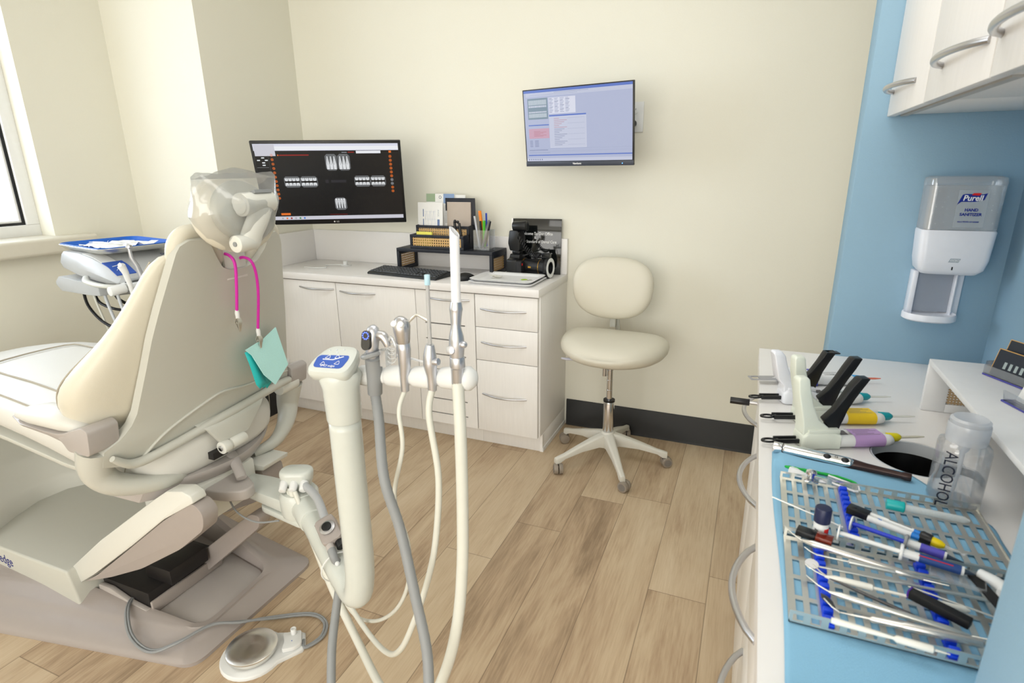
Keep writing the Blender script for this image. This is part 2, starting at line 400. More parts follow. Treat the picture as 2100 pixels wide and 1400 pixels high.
# ---- base cabinets below the desk
DF = 2.447   # door front plane
def desk_cab(x0, x1, label):
    t = thing('base_cabinet', label, 'cabinet', ((x0 + x1) / 2, 2.66, 0), group='desk base cabinets')
    m = MB(); m.box(x0, x1, 2.468, YB - 0.002, 0.10, 0.822); m.box(x0, x1, 2.507, YB - 0.002, 0.0, 0.10)
    return t, m
def hpull(par, x0, x1, z):
    m = MB(); pull(m, (x0, DF + 0.002, z), (x1, DF + 0.002, z), (0, -0.032, -0.001), 0.0048); m.done('handle', BRUSH, par)
g = 0.0018
c1, m = desk_cab(-2.50, -2.056, 'single door base cabinet at the left end of the desk, half behind the dental chair')
m.done('cabinet_body', LAM, c1, bev=0.001)
d = MB().box(-2.50 + g, -2.056 - g, DF, DF + 0.02, 0.098, 0.815).done('door', LAM, c1, bev=0.0015); hpull(d, -2.304, -2.068, 0.779)
c2, m = desk_cab(-2.0555, -1.5565, 'pale woodgrain base cabinet under the keyboard with one wide plain door')
m.done('cabinet_body', LAM, c2, bev=0.001)
d = MB().box(-2.0555 + g, -1.5565 - g, DF, DF + 0.02, 0.098, 0.815).done('door', LAM, c2, bev=0.0015); hpull(d, -2.030, -1.80, 0.772)
c3, m = desk_cab(-1.556, -1.2205, 'pale woodgrain base cabinet whose door has a column of horizontal vent slots')
m.done('cabinet_body', LAM, c3, bev=0.001)
d = MB(); zs = [0.647 - 0.0822 * i for i in range(7)]; x0, x1 = -1.556 + g, -1.2205 - g; sx0, sx1 = -1.505, -1.277
d.box(x0, sx0, DF, DF + 0.02, 0.098, 0.815).box(sx1, x1, DF, DF + 0.02, 0.098, 0.815)
zz = [0.815] + zs + [0.098]
for i in range(8):
    d.box(sx0, sx1, DF, DF + 0.02, zz[i + 1] + (0.0035 if i < 7 else 0), zz[i] - (0.0035 if i else 0))
d = d.done('door', LAM, c3)
MB().box(sx0 - 0.01, sx1 + 0.01, DF + 0.0201, DF + 0.0208, 0.12, 0.68).done('slot_backing', DARKIN, c3)
hpull(d, -1.49, -1.248, 0.779)
c4, m = desk_cab(-1.220, -0.886, 'pale woodgrain three drawer base cabinet at the right end of the desk beside the stool')
m.done('cabinet_body', LAM, c4, bev=0.001)
for z0, z1, hz in ((0.653, 0.815, 0.744), (0.482, 0.650, 0.574), (0.098, 0.479, 0.300)):
    d = MB().box(-1.220 + g, -0.893, DF, DF + 0.02, z0, z1).done('drawer', LAM, c4, bev=0.0015); hpull(d, -1.190, -0.950, hz)
MB().box(-0.8862, -0.8815, 2.505, YB - 0.002, 0.0, 0.022).done('floor_trim', WTRIM, c4)
MB().box(-0.90, -0.8852, 2.503, 2.53, 0.0, 0.098).done('toe_end_block', LAM, c4)
MB().box(XL + 0.001, -2.502, 2.468, YB - 0.002, 0.0, 0.822).done('filler_panel', LAM, c1)
# ---- desk countertop with upstand
m = MB(); m.box(XL + 0.001, -0.882, 2.432, YB - 0.001, 0.8225, 0.860)
ct = thing('desk_countertop', 'white desk countertop with low backsplash running along the back wall', 'countertop', (-1.7, 2.66, 0.8225))
m.done('countertop', WTOP, ct, bev=0.002)
m = MB(); m.box(XL + 0.021, -0.882, YB - 0.021, YB - 0.001, 0.860, 1.045).box(XL + 0.001, XL + 0.021, 2.445, YB - 0.001, 0.860, 1.045); m.done('backsplash', WTOP, ct, bev=0.0015)

# ---- right counter: base cabinets (front faces look to -x)
CX = 0.055
def side_cab(y0, y1, label, drawers, door=None):
    t = thing('base_cabinet', label, 'cabinet', (0.34, (y0 + y1) / 2, 0), group='base cabinets under the instrument counter')
    fx = 0.068
    MB().box(fx + 0.02, XRT - 0.002, y0, y0 + 0.018, 0.10, 0.8118).box(fx + 0.02, XRT - 0.002, y1 - 0.018, y1, 0.10, 0.8118).box(fx + 0.02, XRT - 0.002, y0, y1, 0.10, 0.12).box(XRT - 0.02, XRT - 0.002, y0, y1, 0.12, 0.8118).box(0.13, XRT - 0.002, y0, y1, 0, 0.10).done('cabinet_body', LAM, t, bev=0.001)
    for z0, z1, hz, ln in drawers:
        d = MB().box(fx, fx + 0.0195, y0 + g, y1 - g, z0, z1).done('drawer' if z1 - z0 < .5 else 'door', LAM, t, bev=0.0015)
        c = {1.552: 1.735, 1.130: 1.31, 0.750: 0.918}.get(y0, (y0 + y1) / 2); h = MB(); pull(h, (fx, c - ln / 2, hz), (fx, c + ln / 2, hz), (-0.040, 0, 0), 0.0062, 12, k=0.75); h.done('handle', BRUSH, d)
side_cab(1.552, 1.862, 'pale woodgrain cabinet at the far end of the instrument counter', [(0.10, 0.805, 0.70, 0.235)])
side_cab(1.130, 1.550, 'pale woodgrain cabinet in the middle of the instrument counter below the dispensing guns', [(0.10, 0.805, 0.70, 0.245)])
side_cab(0.750, 1.128, 'pale woodgrain two drawer cabinet below the instrument cassette', [(0.56, 0.805, 0.70, 0.250), (0.10, 0.557, 0.45, 0.250)])
side_cab(0.578, 0.748, 'narrow pale woodgrain cabinet nearest the camera', [(0.10, 0.805, 0.30, 0.12)])
# black plug on the far cabinet
t = thing('usb_stick', 'small black cylindrical stick projecting from the front of the far counter cabinet', 'usb stick', (0.066, 1.66, 0.73))
m = MB(); m.cyl((-0.012, 1.655, 0.752), (0.040, 1.655, 0.752), 0.0095); m.done('body', BPLA, t, bev=0.001)
m = MB(); m.cyl((0.040, 1.655, 0.752), (0.0675, 1.655, 0.752), 0.005); m.done('plug', BRUSH, t)
# ---- right countertop with round waste hole
HC = (0.338, 1.225); HR = 0.078
m = MB(); n = 48
o = rrect(CX, XRT - 0.001, 0.577, YA - 0.001, 0.004, 2)
# grid ring around the hole: outer square -> circle
def hole_plate(mb, x0, x1, y0, y1, z0, z1, c, r, n=48):
    circ = [(c[0] + r * math.cos(2 * PI * i / n), c[1] + r * math.sin(2 * PI * i / n)) for i in range(n)]
    q = 0.12; sq = []
    for i in range(n):
        a = 2 * PI * i / n; s_ = q / max(abs(math.cos(a)), abs(math.sin(a))); sq.append((c[0] + s_ * math.cos(a), c[1] + s_ * math.sin(a)))
    rs = [[(p[0], p[1], z) for p in P] for P, z in ((sq, z0), (sq, z1), (circ, z1), (circ, z0))]
    mb.rings(rs, loop=True)
    for (a, b, cc, d) in ((x0, .241, .44, y0), (x0, x1, y0, c[1] - q), (x0, x1, c[1] + q, y1), (x0, c[0] - q, c[1] - q, c[1] + q), (c[0] + q, x1, c[1] - q, c[1] + q)):
        mb.box(a, b, cc, d, z0, z1)
hole_plate(m, CX, XRT - 0.001, 0.577, YA - 0.001, 0.812, 0.850, HC, HR)
rc = m.done('instrument_countertop', WTOP); tag(rc, 'white side countertop in the blue alcove with a round waste opening', 'countertop')
# bin liner in the hole
t = thing('waste_chute', 'black bin liner sunk in the round opening of the side countertop', 'waste bin', (HC[0], HC[1], 0.70))
m = MB(); m.lathe([(HR - 0.001, 0.8495), (HR - 0.004, 0.8495), (HR - 0.004, 0.812), (HR - 0.001, 0.812)], (HC[0], HC[1], 0), 40, cap=(False, False)); m.done('rim', LGREY, t)
m = MB(); prof = [(HR - 0.0045, 0.825), (HR - 0.010, 0.79), (HR - 0.02, 0.74), (HR - 0.05, 0.72), (0.001, 0.715)]
rs = []
for k, (r, z) in enumerate(prof): rs.append([(HC[0] + (r + 0.003 * (k and 1) * math.sin(9 * a)) * math.cos(a), HC[1] + (r + 0.003 * (k and 1) * math.sin(7 * a)) * math.sin(a), z + 0.004 * k * math.sin(5 * a)) for a in [2 * PI * i / 60 for i in range(60)]])
m.rings(rs, cap=(False, True)); m.done('liner', mk('black_bin_film', (0.06, 0.06, 0.065), 0.3, bump=0.5, scale=30), t)

# ---- upper cabinets
UZ = 1.522; UX = 0.295
def upper(y0, y1, label, hs):
    t = thing('wall_cabinet', label, 'cabinet', (0.45, (y0 + y1) / 2, UZ), group='wall cabinets over the instrument counter')
    b = MB(); b.box(UX + 0.022, XRT - 0.002, y0, y1, UZ + 0.02, 2.45)
    b.box(UX + 0.022, XRT - 0.002, y0, y1, UZ + 0.0, UZ + 0.02); b.done('cabinet_body', LAM, t, bev=0.001)
    d = MB().box(UX, UX + 0.02, y0 + g, y1 - g, UZ - 0.004, 2.45).done('door', LAM, t, bev=0.0015)
    h = MB(); pull(h, (UX, hs[0], UZ + 0.052), (UX, hs[1], UZ + 0.052), (-0.034, 0, 0), 0.0062, 12, k=0.6); h.done('handle', BRUSH, d)
    return t
u1 = upper(1.497, YA - 0.002, 'pale woodgrain wall cabinet door farthest from the camera, against the blue wall', (1.84, 1.60))
u2 = upper(1.112, 1.495, 'pale woodgrain wall cabinet with its full handle in view, second from the blue wall', (1.395, 1.14))
u3 = upper(0.72, 1.110, 'pale woodgrain wall cabinet cut off by the top right corner of the photo', (1.095, 0.84))
MB().box(UX + 0.03, UX + 0.045, 1.12, YA - 0.003, UZ - 0.004, UZ - 0.0).done('light_rail', LAMD, u2)
m = MB(); m.cyl((0.47, 1.22, UZ - 0.001), (0.47, 1.22, UZ + 0.0002), 0.010, n=16); m.done('cable_hole', mk('brown_hole', (0.25, 0.17, 0.10), 0.7), u2)

# ================================================================ MONITORS
def disp_mats(prefix, cols, es=0.9):
    return [mk(prefix + str(i), (0.02, 0.02, 0.02), 0.25, emit=c, es=es, var=0) for i, c in enumerate(cols)]
def q2(mb, x0, x1, z0, z1, y, mi):
    mb.mi = mi; mb.quad([(x0, y, z0), (x1, y, z0), (x1, y, z1), (x0, y, z1)])
def poly2(mb, pts, y, mi):
    mb.mi = mi; f = mb.quad([(p[0], y, p[1]) for p in pts])
# -- large monitor
W, Hh = 0.722, 0.425
M1 = T(-2.012, 2.445, 1.3305, 29.4, 15.0)
mo = thing('monitor', 'large black widescreen monitor with dental x-rays on a black screen, in the back corner', 'monitor', M=M1)
m = MB(); m.box(-W / 2, W / 2, 0.0, 0.018, -Hh / 2, Hh / 2); m.box(-W / 2 + 0.12, W / 2 - 0.12, 0.018, 0.04, -0.15, 0.12)
m.done('housing', BPLA, mo, bev=0.003, local=True)
c = disp_mats('display_dark_', [(0.075, 0.077, 0.085), (0.86, 0.87, 0.93), (0.93, 0.94, 0.96), (0.90, 0.45, 0.15), (0.62, 0.64, 0.66), (0.80, 0.82, 0.83), (0.30, 0.32, 0.33), (0.16, 0.16, 0.18), (0.80, 0.80, 0.84), (0.95, 0.97, 0.98), (0.2, 0.55, 0.3), (0.15, 0.45, 0.8), (0.6, 0.12, 0.1), (0.40, 0.41, 0.42), (0.88, 0.89, 0.90)])
m = MB(); sx, sz = 0.348, 0.195; ztop = 0.199; zbot = -0.186
y = -0.0004
q2(m, -sx, sx, zbot, ztop, y, 0); y -= 0.0003
q2(m, -sx, sx, ztop - 0.033, ztop, y, 1); q2(m, -sx, sx, zbot, zbot + 0.019, y, 8)
y -= 0.0003
q2(m, -sx + 0.10, sx, ztop - 0.030, ztop - 0.012, y, 2); q2(m, -sx + 0.003, -sx + 0.10, ztop - 0.058, ztop - 0.003, y, 8)
q2(m, 0.14, 0.26, ztop - 0.048, ztop - 0.035, y, 2)
# side tool columns
for i in range(13):
    zc = 0.145 - i * 0.0215
    for xc in (-0.268, ):
        if i < 11:
            m.mi = 3; ring = [(xc + 0.0 + 0.0065 * math.cos(2 * PI * j / 12), zc - 0.0 + 0.0065 * math.sin(2 * PI * j / 12)) for j in range(12)]
            ri = [(xc + 0.0045 * math.cos(2 * PI * j / 12), zc + 0.0045 * math.sin(2 * PI * j / 12)) for j in range(12)]
            m.rings([[(p[0], y, p[1]) for p in ring], [(p[0], y, p[1]) for p in ri]], cap=(False, False))
            q2(m, xc - 0.002, xc + 0.002, zc - 0.002, zc + 0.002, y, 3)
    xc = 0.305; zc = 0.135 - i * 0.0195
    if i < 10:
        m.mi = 3 if i not in (6, 7) else 4
        m.rings([[(xc + r_ * math.cos(2 * PI * j / 12), y, zc + r_ * math.sin(2 * PI * j / 12)) for j in range(12)] for r_ in (0.007, 0.005)], cap=(False, False))
        q2(m, xc - 0.0025, xc + 0.0025, zc - 0.0025, zc + 0.0025, y, m.mi)
q2(m, -0.285, -0.284, -0.15, 0.145, y, 6)
q2(m, -0.346, -0.29, 0.085, 0.086, y, 4)
for xx, z0 in ((-0.34, 0.118), (-0.318, 0.130), (-0.318, 0.106), (-0.303, 0.118), (-0.318, 0.094)): q2(m, xx, xx + 0.014, z0, z0 + 0.005, y, 9)
q2(m, -0.232, -0.09, 0.142, 0.147, y, 12); q2(m, -0.24, -0.235, 0.141, 0.148, y, 3)
q2(m, -0.275, -0.228, -0.160, -0.149, y, 3); q2(m, 0.30, 0.312, ztop - 0.046, ztop - 0.036, y, 3); q2(m, 0.10, 0.13, ztop - 0.044, ztop - 0.040, y, 12); q2(m, 0.07, 0.095, ztop - 0.044, ztop - 0.041, y, 4)
q2(m, -0.03, 0.06, -0.161, -0.1595, y, 12)
for i, mi in enumerate((4, 3, 12, 4, 10, 11)): q2(m, -0.275 + i * 0.022, -0.267 + i * 0.022, zbot + 0.005, zbot + 0.013, y - 0.0002, mi)
# faint watermark word in the middle of the software window
q2(m, -0.028, -0.012, 0.004, 0.022, y, 7); q2(m, 0.0, 0.075, 0.006, 0.020, y, 7)
# x-ray films
def film(cx, cz, w_, h_, kind):
    k = min(w_, h_) * 0.18
    o = [(cx - w_ / 2 + k, cz - h_ / 2), (cx + w_ / 2 - k, cz - h_ / 2), (cx + w_ / 2, cz - h_ / 2 + k), (cx + w_ / 2, cz + h_ / 2 - k), (cx + w_ / 2 - k, cz + h_ / 2), (cx - w_ / 2 + k, cz + h_ / 2), (cx - w_ / 2, cz + h_ / 2 - k), (cx - w_ / 2, cz - h_ / 2 + k)]
    poly2(m, o, y - 0.0002, 13)
    yy = y - 0.0004
    if kind == 'bite':
        q2(m, cx - w_ / 2 + 0.003, cx + w_ / 2 - 0.003, cz - 0.0055, cz + 0.0055, yy, 0)
        nt = 4
        for i in range(nt):
            a = cx - w_ / 2 + 0.004 + i * (w_ - 0.008) / nt; b = a + (w_ - 0.008) / nt - 0.0012
            for s_ in (1, -1):
                poly2(m, [(a, cz + s_ * 0.019), (a + 0.001, cz + s_ * 0.007), (a + 0.004, cz + s_ * 0.0045), (b - 0.004, cz + s_ * 0.0045), (b - 0.001, cz + s_ * 0.007), (b, cz + s_ * 0.019)], yy - 0.0001, 14)
                q2(m, (a + b) / 2 - 0.0008, (a + b) / 2 + 0.0008, min(cz + s_ * 0.012, cz + s_ * 0.021), max(cz + s_ * 0.012, cz + s_ * 0.021), yy - 0.0002, 6)
            if i: q2(m, a - 0.0022, a - 0.0004, cz + 0.009, cz + 0.020, yy - 0.0002, 0)
            if i: q2(m, a - 0.0022, a - 0.0004, cz - 0.020, cz - 0.009, yy - 0.0002, 0)
    else:
        nt = 3 if kind == 'up' else 4; s_ = 1 if kind == 'up' else -1
        for i in range(nt):
            a = cx - w_ / 2 + 0.004 + i * (w_ - 0.008) / nt; b = a + (w_ - 0.008) / nt - 0.0015; mid = (a + b) / 2
            poly2(m, [(a + 0.001, cz - s_ * h_ * 0.42), (b - 0.001, cz - s_ * h_ * 0.42), (b, cz - s_ * h_ * 0.12), (mid + 0.002, cz + s_ * h_ * 0.36), (mid - 0.002, cz + s_ * h_ * 0.36), (a, cz - s_ * h_ * 0.12)], yy - 0.0001, 14)
            q2(m, mid - 0.0006, mid + 0.0006, cz - h_ * 0.15, cz + h_ * 0.3, yy - 0.0002, 6)
            if i: poly2(m, [(a - 0.0012, cz - s_ * h_ * 0.12), (a + 0.001, cz - s_ * h_ * 0.12), (a, cz + s_ * h_ * 0.3), (a - 0.001, cz + s_ * h_ * 0.3)], yy - 0.0002, 0)
film(0.014, 0.108, 0.058, 0.082, 'up'); film(0.076, 0.108, 0.060, 0.082, 'up')
film(-0.190, 0.012, 0.080, 0.056, 'bite'); film(-0.108, 0.012, 0.084, 0.056, 'bite')
film(0.156, 0.012, 0.080, 0.056, 'bite'); film(0.235, 0.012, 0.076, 0.056, 'bite')
film(0.033, -0.104, 0.060, 0.066, 'down')
m.done('display', c, mo, local=True, flat=True)
text('LG', 0.011, M1 @ T(0.005, -0.0006, -0.2, 0, 90), WINK, mo, name='brand_lettering')
m = MB(); m.ball((-0.012, -0.0003, -0.2), 0.004, 0.0006, 0.004, 10); m.done('brand_mark', WINK, mo, local=True)
m = MB(); m.cyl((-2.0, 2.50, 1.345), (-2.05, 2.70, 1.345), 0.022); m.cyl((-2.05, 2.70, 1.345), (-2.08, YB - 0.03, 1.345), 0.022); m.box(-2.14, -2.02, YB - 0.03, YB - 0.001, 1.26, 1.44); m.done('wall_arm', BPLA, mo, bev=0.002)
# -- small wall monitor
W, Hh = 0.548, 0.338
M2 = T(-0.781, 2.636, 1.5726, -11.2, 6.6)
mo = thing('monitor', 'smaller wall mounted monitor showing a pale blue practice software window', 'monitor', M=M2)
m = MB(); m.box(-W / 2, W / 2, 0.0, 0.012, -Hh / 2, Hh / 2); m.box(-W / 2 + 0.06, W / 2 - 0.06, 0.012, 0.04, -0.13, 0.10); m.done('housing', BPLA, mo, bev=0.002, local=True)
m = MB(); m.box(-W / 2, W / 2, -0.0015, 0, -Hh / 2, -Hh / 2 + 0.021); m.done('chin', mk('slate_bezel', (0.22, 0.24, 0.29), 0.4), mo, bev=0.0005, local=True)
c = disp_mats('display_light_', [(0.70, 0.73, 0.84), (0.36, 0.47, 0.78), (0.78, 0.80, 0.88), (0.50, 0.58, 0.64), (0.76, 0.80, 0.84), (0.80, 0.64, 0.72), (0.42, 0.46, 0.62), (0.86, 0.87, 0.93), (0.72, 0.45, 0.50), (0.60, 0.64, 0.76)], 0.88)
m = MB(); sx = 0.268; zt, zb = 0.164, -0.146; y = -0.0003
SW, SH = 2 * sx, zt - zb
def q3(u0, u1, v0, v1, lay, mi): q2(m, -sx + u0 * SW, -sx + u1 * SW, zt - v1 * SH, zt - v0 * SH, -0.0003 - 0.0002 * lay, mi)
q3(0, 1, 0, 1, 0, 0); q3(0, 1, 0, 0.035, 1, 1); q3(0.02, 1, 0.035, 0.085, 1, 2)
q3(0.035, 0.235, 0.11, 0.40, 1, 3)
for i in range(14):
    u = 0.045 + i * 0.0128
    q3(u, u + 0.010, 0.135, 0.20, 2, 4); q3(u + 0.001, u + 0.009, 0.21, 0.235, 2, 7); q3(u + 0.001, u + 0.009, 0.29, 0.31, 2, 7); q3(u, u + 0.010, 0.32, 0.375, 2, 4)
q3(0.245, 0.50, 0.115, 0.335, 1, 7)
for i in range(4):
    for j in range(13): q3(0.25 + i * 0.052, 0.25 + i * 0.052 + 0.028 + 0.012 * ((i * 7 + j * 5) % 3) / 2, 0.125 + j * 0.0155, 0.131 + j * 0.0155, 2, 9 if (j + i) % 4 else 6)
q3(0.245, 0.595, 0.352, 0.372, 2, 1); q3(0.245, 0.595, 0.372, 0.81, 1, 7); q3(0.247, 0.593, 0.376, 0.806, 2, 2)
for j in range(16):
    q3(0.29, 0.34 + 0.05 * ((j * 7) % 4) / 2, 0.40 + j * 0.0245, 0.405 + j * 0.0245, 3, 8 if j < 6 else 6)
    if j % 3 == 0: q3(0.42, 0.58, 0.40 + j * 0.0245, 0.4025 + j * 0.0245, 3, 9)
q3(0.035, 0.24, 0.475, 0.49, 2, 1); q3(0.035, 0.24, 0.53, 0.67, 1, 5)
for j in range(6): q3(0.085, 0.15 + 0.06 * ((j * 5) % 3) / 2, 0.565 + j * 0.014, 0.569 + j * 0.014, 2, 8)
for j in range(5): q3(0.04, 0.07, 0.70 + j * 0.02, 0.706 + j * 0.02, 2, 6); q3(0.09, 0.13, 0.70 + j * 0.02, 0.706 + j * 0.02, 2, 6)
q3(0.03, 0.22, 0.835, 0.841, 2, 6); q3(0.03, 0.24, 0.872, 0.878, 2, 9)
for v in (0.82, 0.855, 0.05, 0.07): q3(0.02, 1, v, v + 0.002, 3, 9)
q3(0.02, 1, 0.905, 0.920, 2, 1); q3(0, 1, 0.955, 1.0, 1, 2)
for i in range(7): q3(0.02 + i * 0.022, 0.028 + i * 0.022, 0.965, 0.985, 2, 6)
for j in range(2): q3(0.05 if j else 0.30, 0.62 - 0.1 * j, 0.045 + 0.022 * j, 0.050 + 0.022 * j, 2, 9)
m.done('display', c, mo, local=True, flat=True)
text('ViewSonic', 0.0105, M2 @ T(0.0, -0.0021, -0.1585, 0, 90), WINK, mo, name='brand_lettering', bold=0.0003)
m = MB(); m.ball((0.222, -0.0018, -0.160), 0.0022, 0.0006, 0.0022, 8); m.done('power_light', mk('blue_led', (0.3, 0.6, 1), emit=(0.4, 0.7, 1), es=2), mo, local=True)
m = MB(); m.box(-0.84, -0.74, YB - 0.025, YB - 0.001, 1.48, 1.66); m.cyl((-0.79, 2.68, 1.57), (-0.79, YB - 0.02, 1.57), 0.025); m.done('wall_arm', BPLA, mo, bev=0.002)
# outlet
t = thing('wall_outlet', 'white double wall outlet with a black plug, just right of the small monitor', 'outlet', (-0.575, YB, 1.62))
ox0, ox1 = -0.615, -0.527
MB().box(ox0, ox1, YB - 0.006, YB, 1.553, 1.687).done('cover_plate', WPLA, t, bev=0.002)
for zc in (1.648, 1.592):
    m = MB(); m.prism([( -0.571 + 0.017 * math.cos(a), zc + 0.0165 * max(-0.86, min(0.86, math.sin(a)))) for a in [2 * PI * i / 24 for i in range(24)]], 'y', YB - 0.0085, YB - 0.005); f = m.done('socket', WPLA, t, bev=0.0005)
    m = MB(); m.box(-0.5785, -0.5765, YB - 0.0088, YB - 0.0080, zc + 0.002, zc + 0.010).box(-0.5655, -0.5635, YB - 0.0088, YB - 0.0080, zc + 0.002, zc + 0.010); m.cyl((-0.571, YB - 0.0088, zc - 0.006), (-0.571, YB - 0.0080, zc - 0.006), 0.0025, n=10); m.done('slots', BINK, f)
t2 = thing('power_plug', 'black power plug pushed into the lower socket of the outlet', 'plug', (-0.571, YB - 0.02, 1.592))
m = MB(); m.cyl((-0.571, YB - 0.009, 1.592), (-0.571, YB - 0.035, 1.590), 0.0155, 0.012, n=20); m.done('plug_body', BPLA, t2, bev=0.002)
m = MB(); m.tube([(-0.571, YB - 0.034, 1.590), (-0.60, YB - 0.045, 1.585), (-0.67, YB - 0.04, 1.57), (-0.74, YB - 0.04, 1.56)], 0.0035, 8, 5); m.done('cable', BPLA, t2)
# ================================================================ DESK OBJECTS
ZD = 0.8605
CANE = m_cane('woven_cane', pitch=0.0135, hole=0.27, axes=(0, 2)); CANEY = m_cane('woven_cane_side', pitch=0.0125, hole=0.30, axes=(1, 2))
# black riser shelf
t = thing('desk_shelf', 'black wooden desk riser with woven cane side panels, over the keyboard', 'desk riser', (-1.50, 2.72, ZD))
rx0, rx1, ry0, ry1, rz = -1.795, -1.220, 2.662, 2.852, 0.987
MB().box(rx0, rx1, ry0, ry1, rz - 0.018, rz).done('shelf_top', MBLK, t, bev=0.0015)
for x in (rx0, rx1 - 0.016):
    m = MB(); m.box(x, x + 0.016, ry0, ry0 + 0.02, ZD, rz - 0.018).box(x, x + 0.016, ry1 - 0.02, ry1, ZD, rz - 0.018).box(x, x + 0.016, ry0 + 0.02, ry1 - 0.02, ZD, ZD + 0.02).box(x, x + 0.016, ry0 + 0.02, ry1 - 0.02, rz - 0.035, rz - 0.018)
    f = m.done('side_frame', MBLK, t, bev=0.001)
    MB().box(x + 0.006, x + 0.008, ry0 + 0.02, ry1 - 0.02, ZD + 0.02, rz - 0.035).done('cane_panel', CANEY, f)
# organizer on top: stepped box
t = thing('desk_organizer', 'black stepped desk organizer with woven cane front standing on the riser', 'desk organizer', (-1.53, 2.73, rz))
oz = rz + 0.0003; ox0, ox1 = -1.708, -1.385
def cane_front(par, x0, x1, y, z0, z1, fr=0.014):
    m = MB(); m.box(x0, x1, y, y + 0.009, z0, z0 + fr).box(x0, x1, y, y + 0.009, z1 - fr, z1).box(x0, x0 + fr, y, y + 0.009, z0 + fr, z1 - fr).box(x1 - fr, x1, y, y + 0.009, z0 + fr, z1 - fr)
    f = m.done('front_frame', MBLK, par, bev=0.0008); MB().box(x0 + fr, x1 - fr, y + 0.004, y + 0.0055, z0 + fr, z1 - fr).done('cane_panel', CANE, f)
cane_front(t, ox0, ox1, 2.668, oz, oz + 0.075, 0.015)
cane_front(t, ox0, ox1, 2.735, oz + 0.03, oz + 0.118, 0.014)
m = MB(); m.box(ox0 + 0.009, ox1 - 0.009, 2.677, 2.828, oz, oz + 0.008)
for x in (ox0, ox1 - 0.009):
    m.prism([(2.677, oz), (2.83, oz), (2.83, oz + 0.125), (2.744, oz + 0.118), (2.735, oz + 0.075), (2.677, oz + 0.075)], 'x', x, x + 0.009)
m.box(ox0 + 0.009, ox1 - 0.009, 2.7355, 2.7435, oz + 0.008, oz + 0.03); m.box(ox0 + 0.009, ox1 - 0.009, 2.820, 2.828, oz + 0.008, oz + 0.11)
m.done('organizer_body', MBLK, t, bev=0.0008)
# picture-like tall black back frame with grey pad in front
t = thing('file_holder_back', 'tall black frame panel rising behind the organizer at its right side', 'panel', (-1.44, 2.80, oz + 0.01))
m = MB(); m.box(-1.553, -1.376, 2.797, 2.803, oz + .009, oz + 0.260).done('panel', MBLK, t, bev=0.001)
def sheet(name, label, cat, x0, x1, y, z0, z1, mat, th=0.004, lean=6, parts=None, group=None):
    M = Matrix.Translation(((x0 + x1) / 2, y, z0)) @ Matrix.Rotation(R(-lean), 4, 'X')
    t = thing(name, label, cat, M=M, group=group); w2 = (x1 - x0) / 2; h = z1 - z0
    MB().box(-w2, w2, 0, th, 0, h).done('sheet', mat, t, bev=0.0003, local=True)
    if parts: parts(t, M, w2, h)
    return t
sheet('notepad', 'grey-beige notepad standing in front of the tall black panel', 'notepad', -1.540, -1.398, 2.780, oz + 0.0095, oz + 0.240, mk('greige_card', (0.75, 0.70, 0.65), 0.8), 0.008, 3)
def brp(t, M, w2, h):
    m = MB(); 
    for x in (-0.045, ): m.box(x, x + 0.005, -0.0004, 0, h * 0.62, h * 0.82).box(x, x + 0.005, -0.0004, 0, h * 0.36, h * 0.56)
    m.box(0.044, 0.058, -0.0004, 0, h * 0.30, h * 0.55); m.done('blue_print', mk('dull_blue_print', (0.42, 0.50, 0.66), 0.6), t, local=True)
    m = MB()
    for z in (0.55, 0.75): m.box(-0.035, 0.035, -0.0003, 0, h * z, h * z + 0.0008)
    for x in (-0.03, -0.012, 0.008, 0.03): m.box(x, x + 0.0007, -0.0003, 0, h * 0.40, h * (0.7 + 0.1 * (x > 0)))
    for k in range(3): m.tube([(-0.03 + k * 0.022, -0.0004, h * 0.5), (-0.022 + k * 0.022, -0.0004, h * 0.78), (-0.016 + k * 0.02, -0.0004, h * 0.5)], 0.0005, 4, 4)
    m.done('line_drawing', mk('pale_blue_line', (0.72, 0.76, 0.84), 0.6), t, local=True)
    text('AVOS', 0.014, M @ T(0.05, -0.0004, h * 0.72, 0, 90) @ Matrix.Rotation(R(-90), 4, 'Z'), mk('pale_grey_print', (0.66, 0.69, 0.72), 0.6), t, name='printed_name')
sheet('brochure', 'white dental brochure with blue bars at the left of the organizer', 'brochure', -1.706, -1.553, 2.752, oz + 0.04, oz + 0.238, PAPER, 0.006, 4, brp)
def pmp(t, M, w2, h):
    MB().box(-w2, -w2 + 0.055, -0.0005, 0, h - 0.042, h).done('green_block', mk('sage_print', (0.62, 0.70, 0.58), 0.7), t, local=True)
    MB().box(0.02, w2, -0.0005, 0, h - 0.05, h).done('blue_block', mk('soft_blue_print', (0.55, 0.65, 0.80), 0.7), t, local=True)
    m = MB(); [m.box(0.03, w2, -0.0005, 0, h - 0.065 - 0.008 * i, h - 0.0625 - 0.008 * i) for i in range(12)]; m.done('text_lines', mk('grey_text', (0.45, 0.45, 0.47), 0.7), t, local=True)
    m = MB(); m.torus((0, 0, 0), 0.007, 0.0012, 20, 6, Matrix.Translation((0.0, -0.0006, h - 0.018)) @ Matrix.Rotation(R(90), 4, 'X')); m.done('round_emblem', mk('grey_text', (0.45, 0.45, 0.47)), t, local=True)
sheet('pamphlet', 'pamphlet with green and blue header behind the white brochure', 'pamphlet', -1.672, -1.500, 2.785, oz + 0.02, oz + 0.282, PAPER, 0.003, 4, pmp)
sheet('paper_sheet', 'plain white sheet edge showing above the tall black panel', 'paper', -1.56, -1.44, 2.805, oz + 0.03, oz + 0.276, PAPER, 0.002, 2)
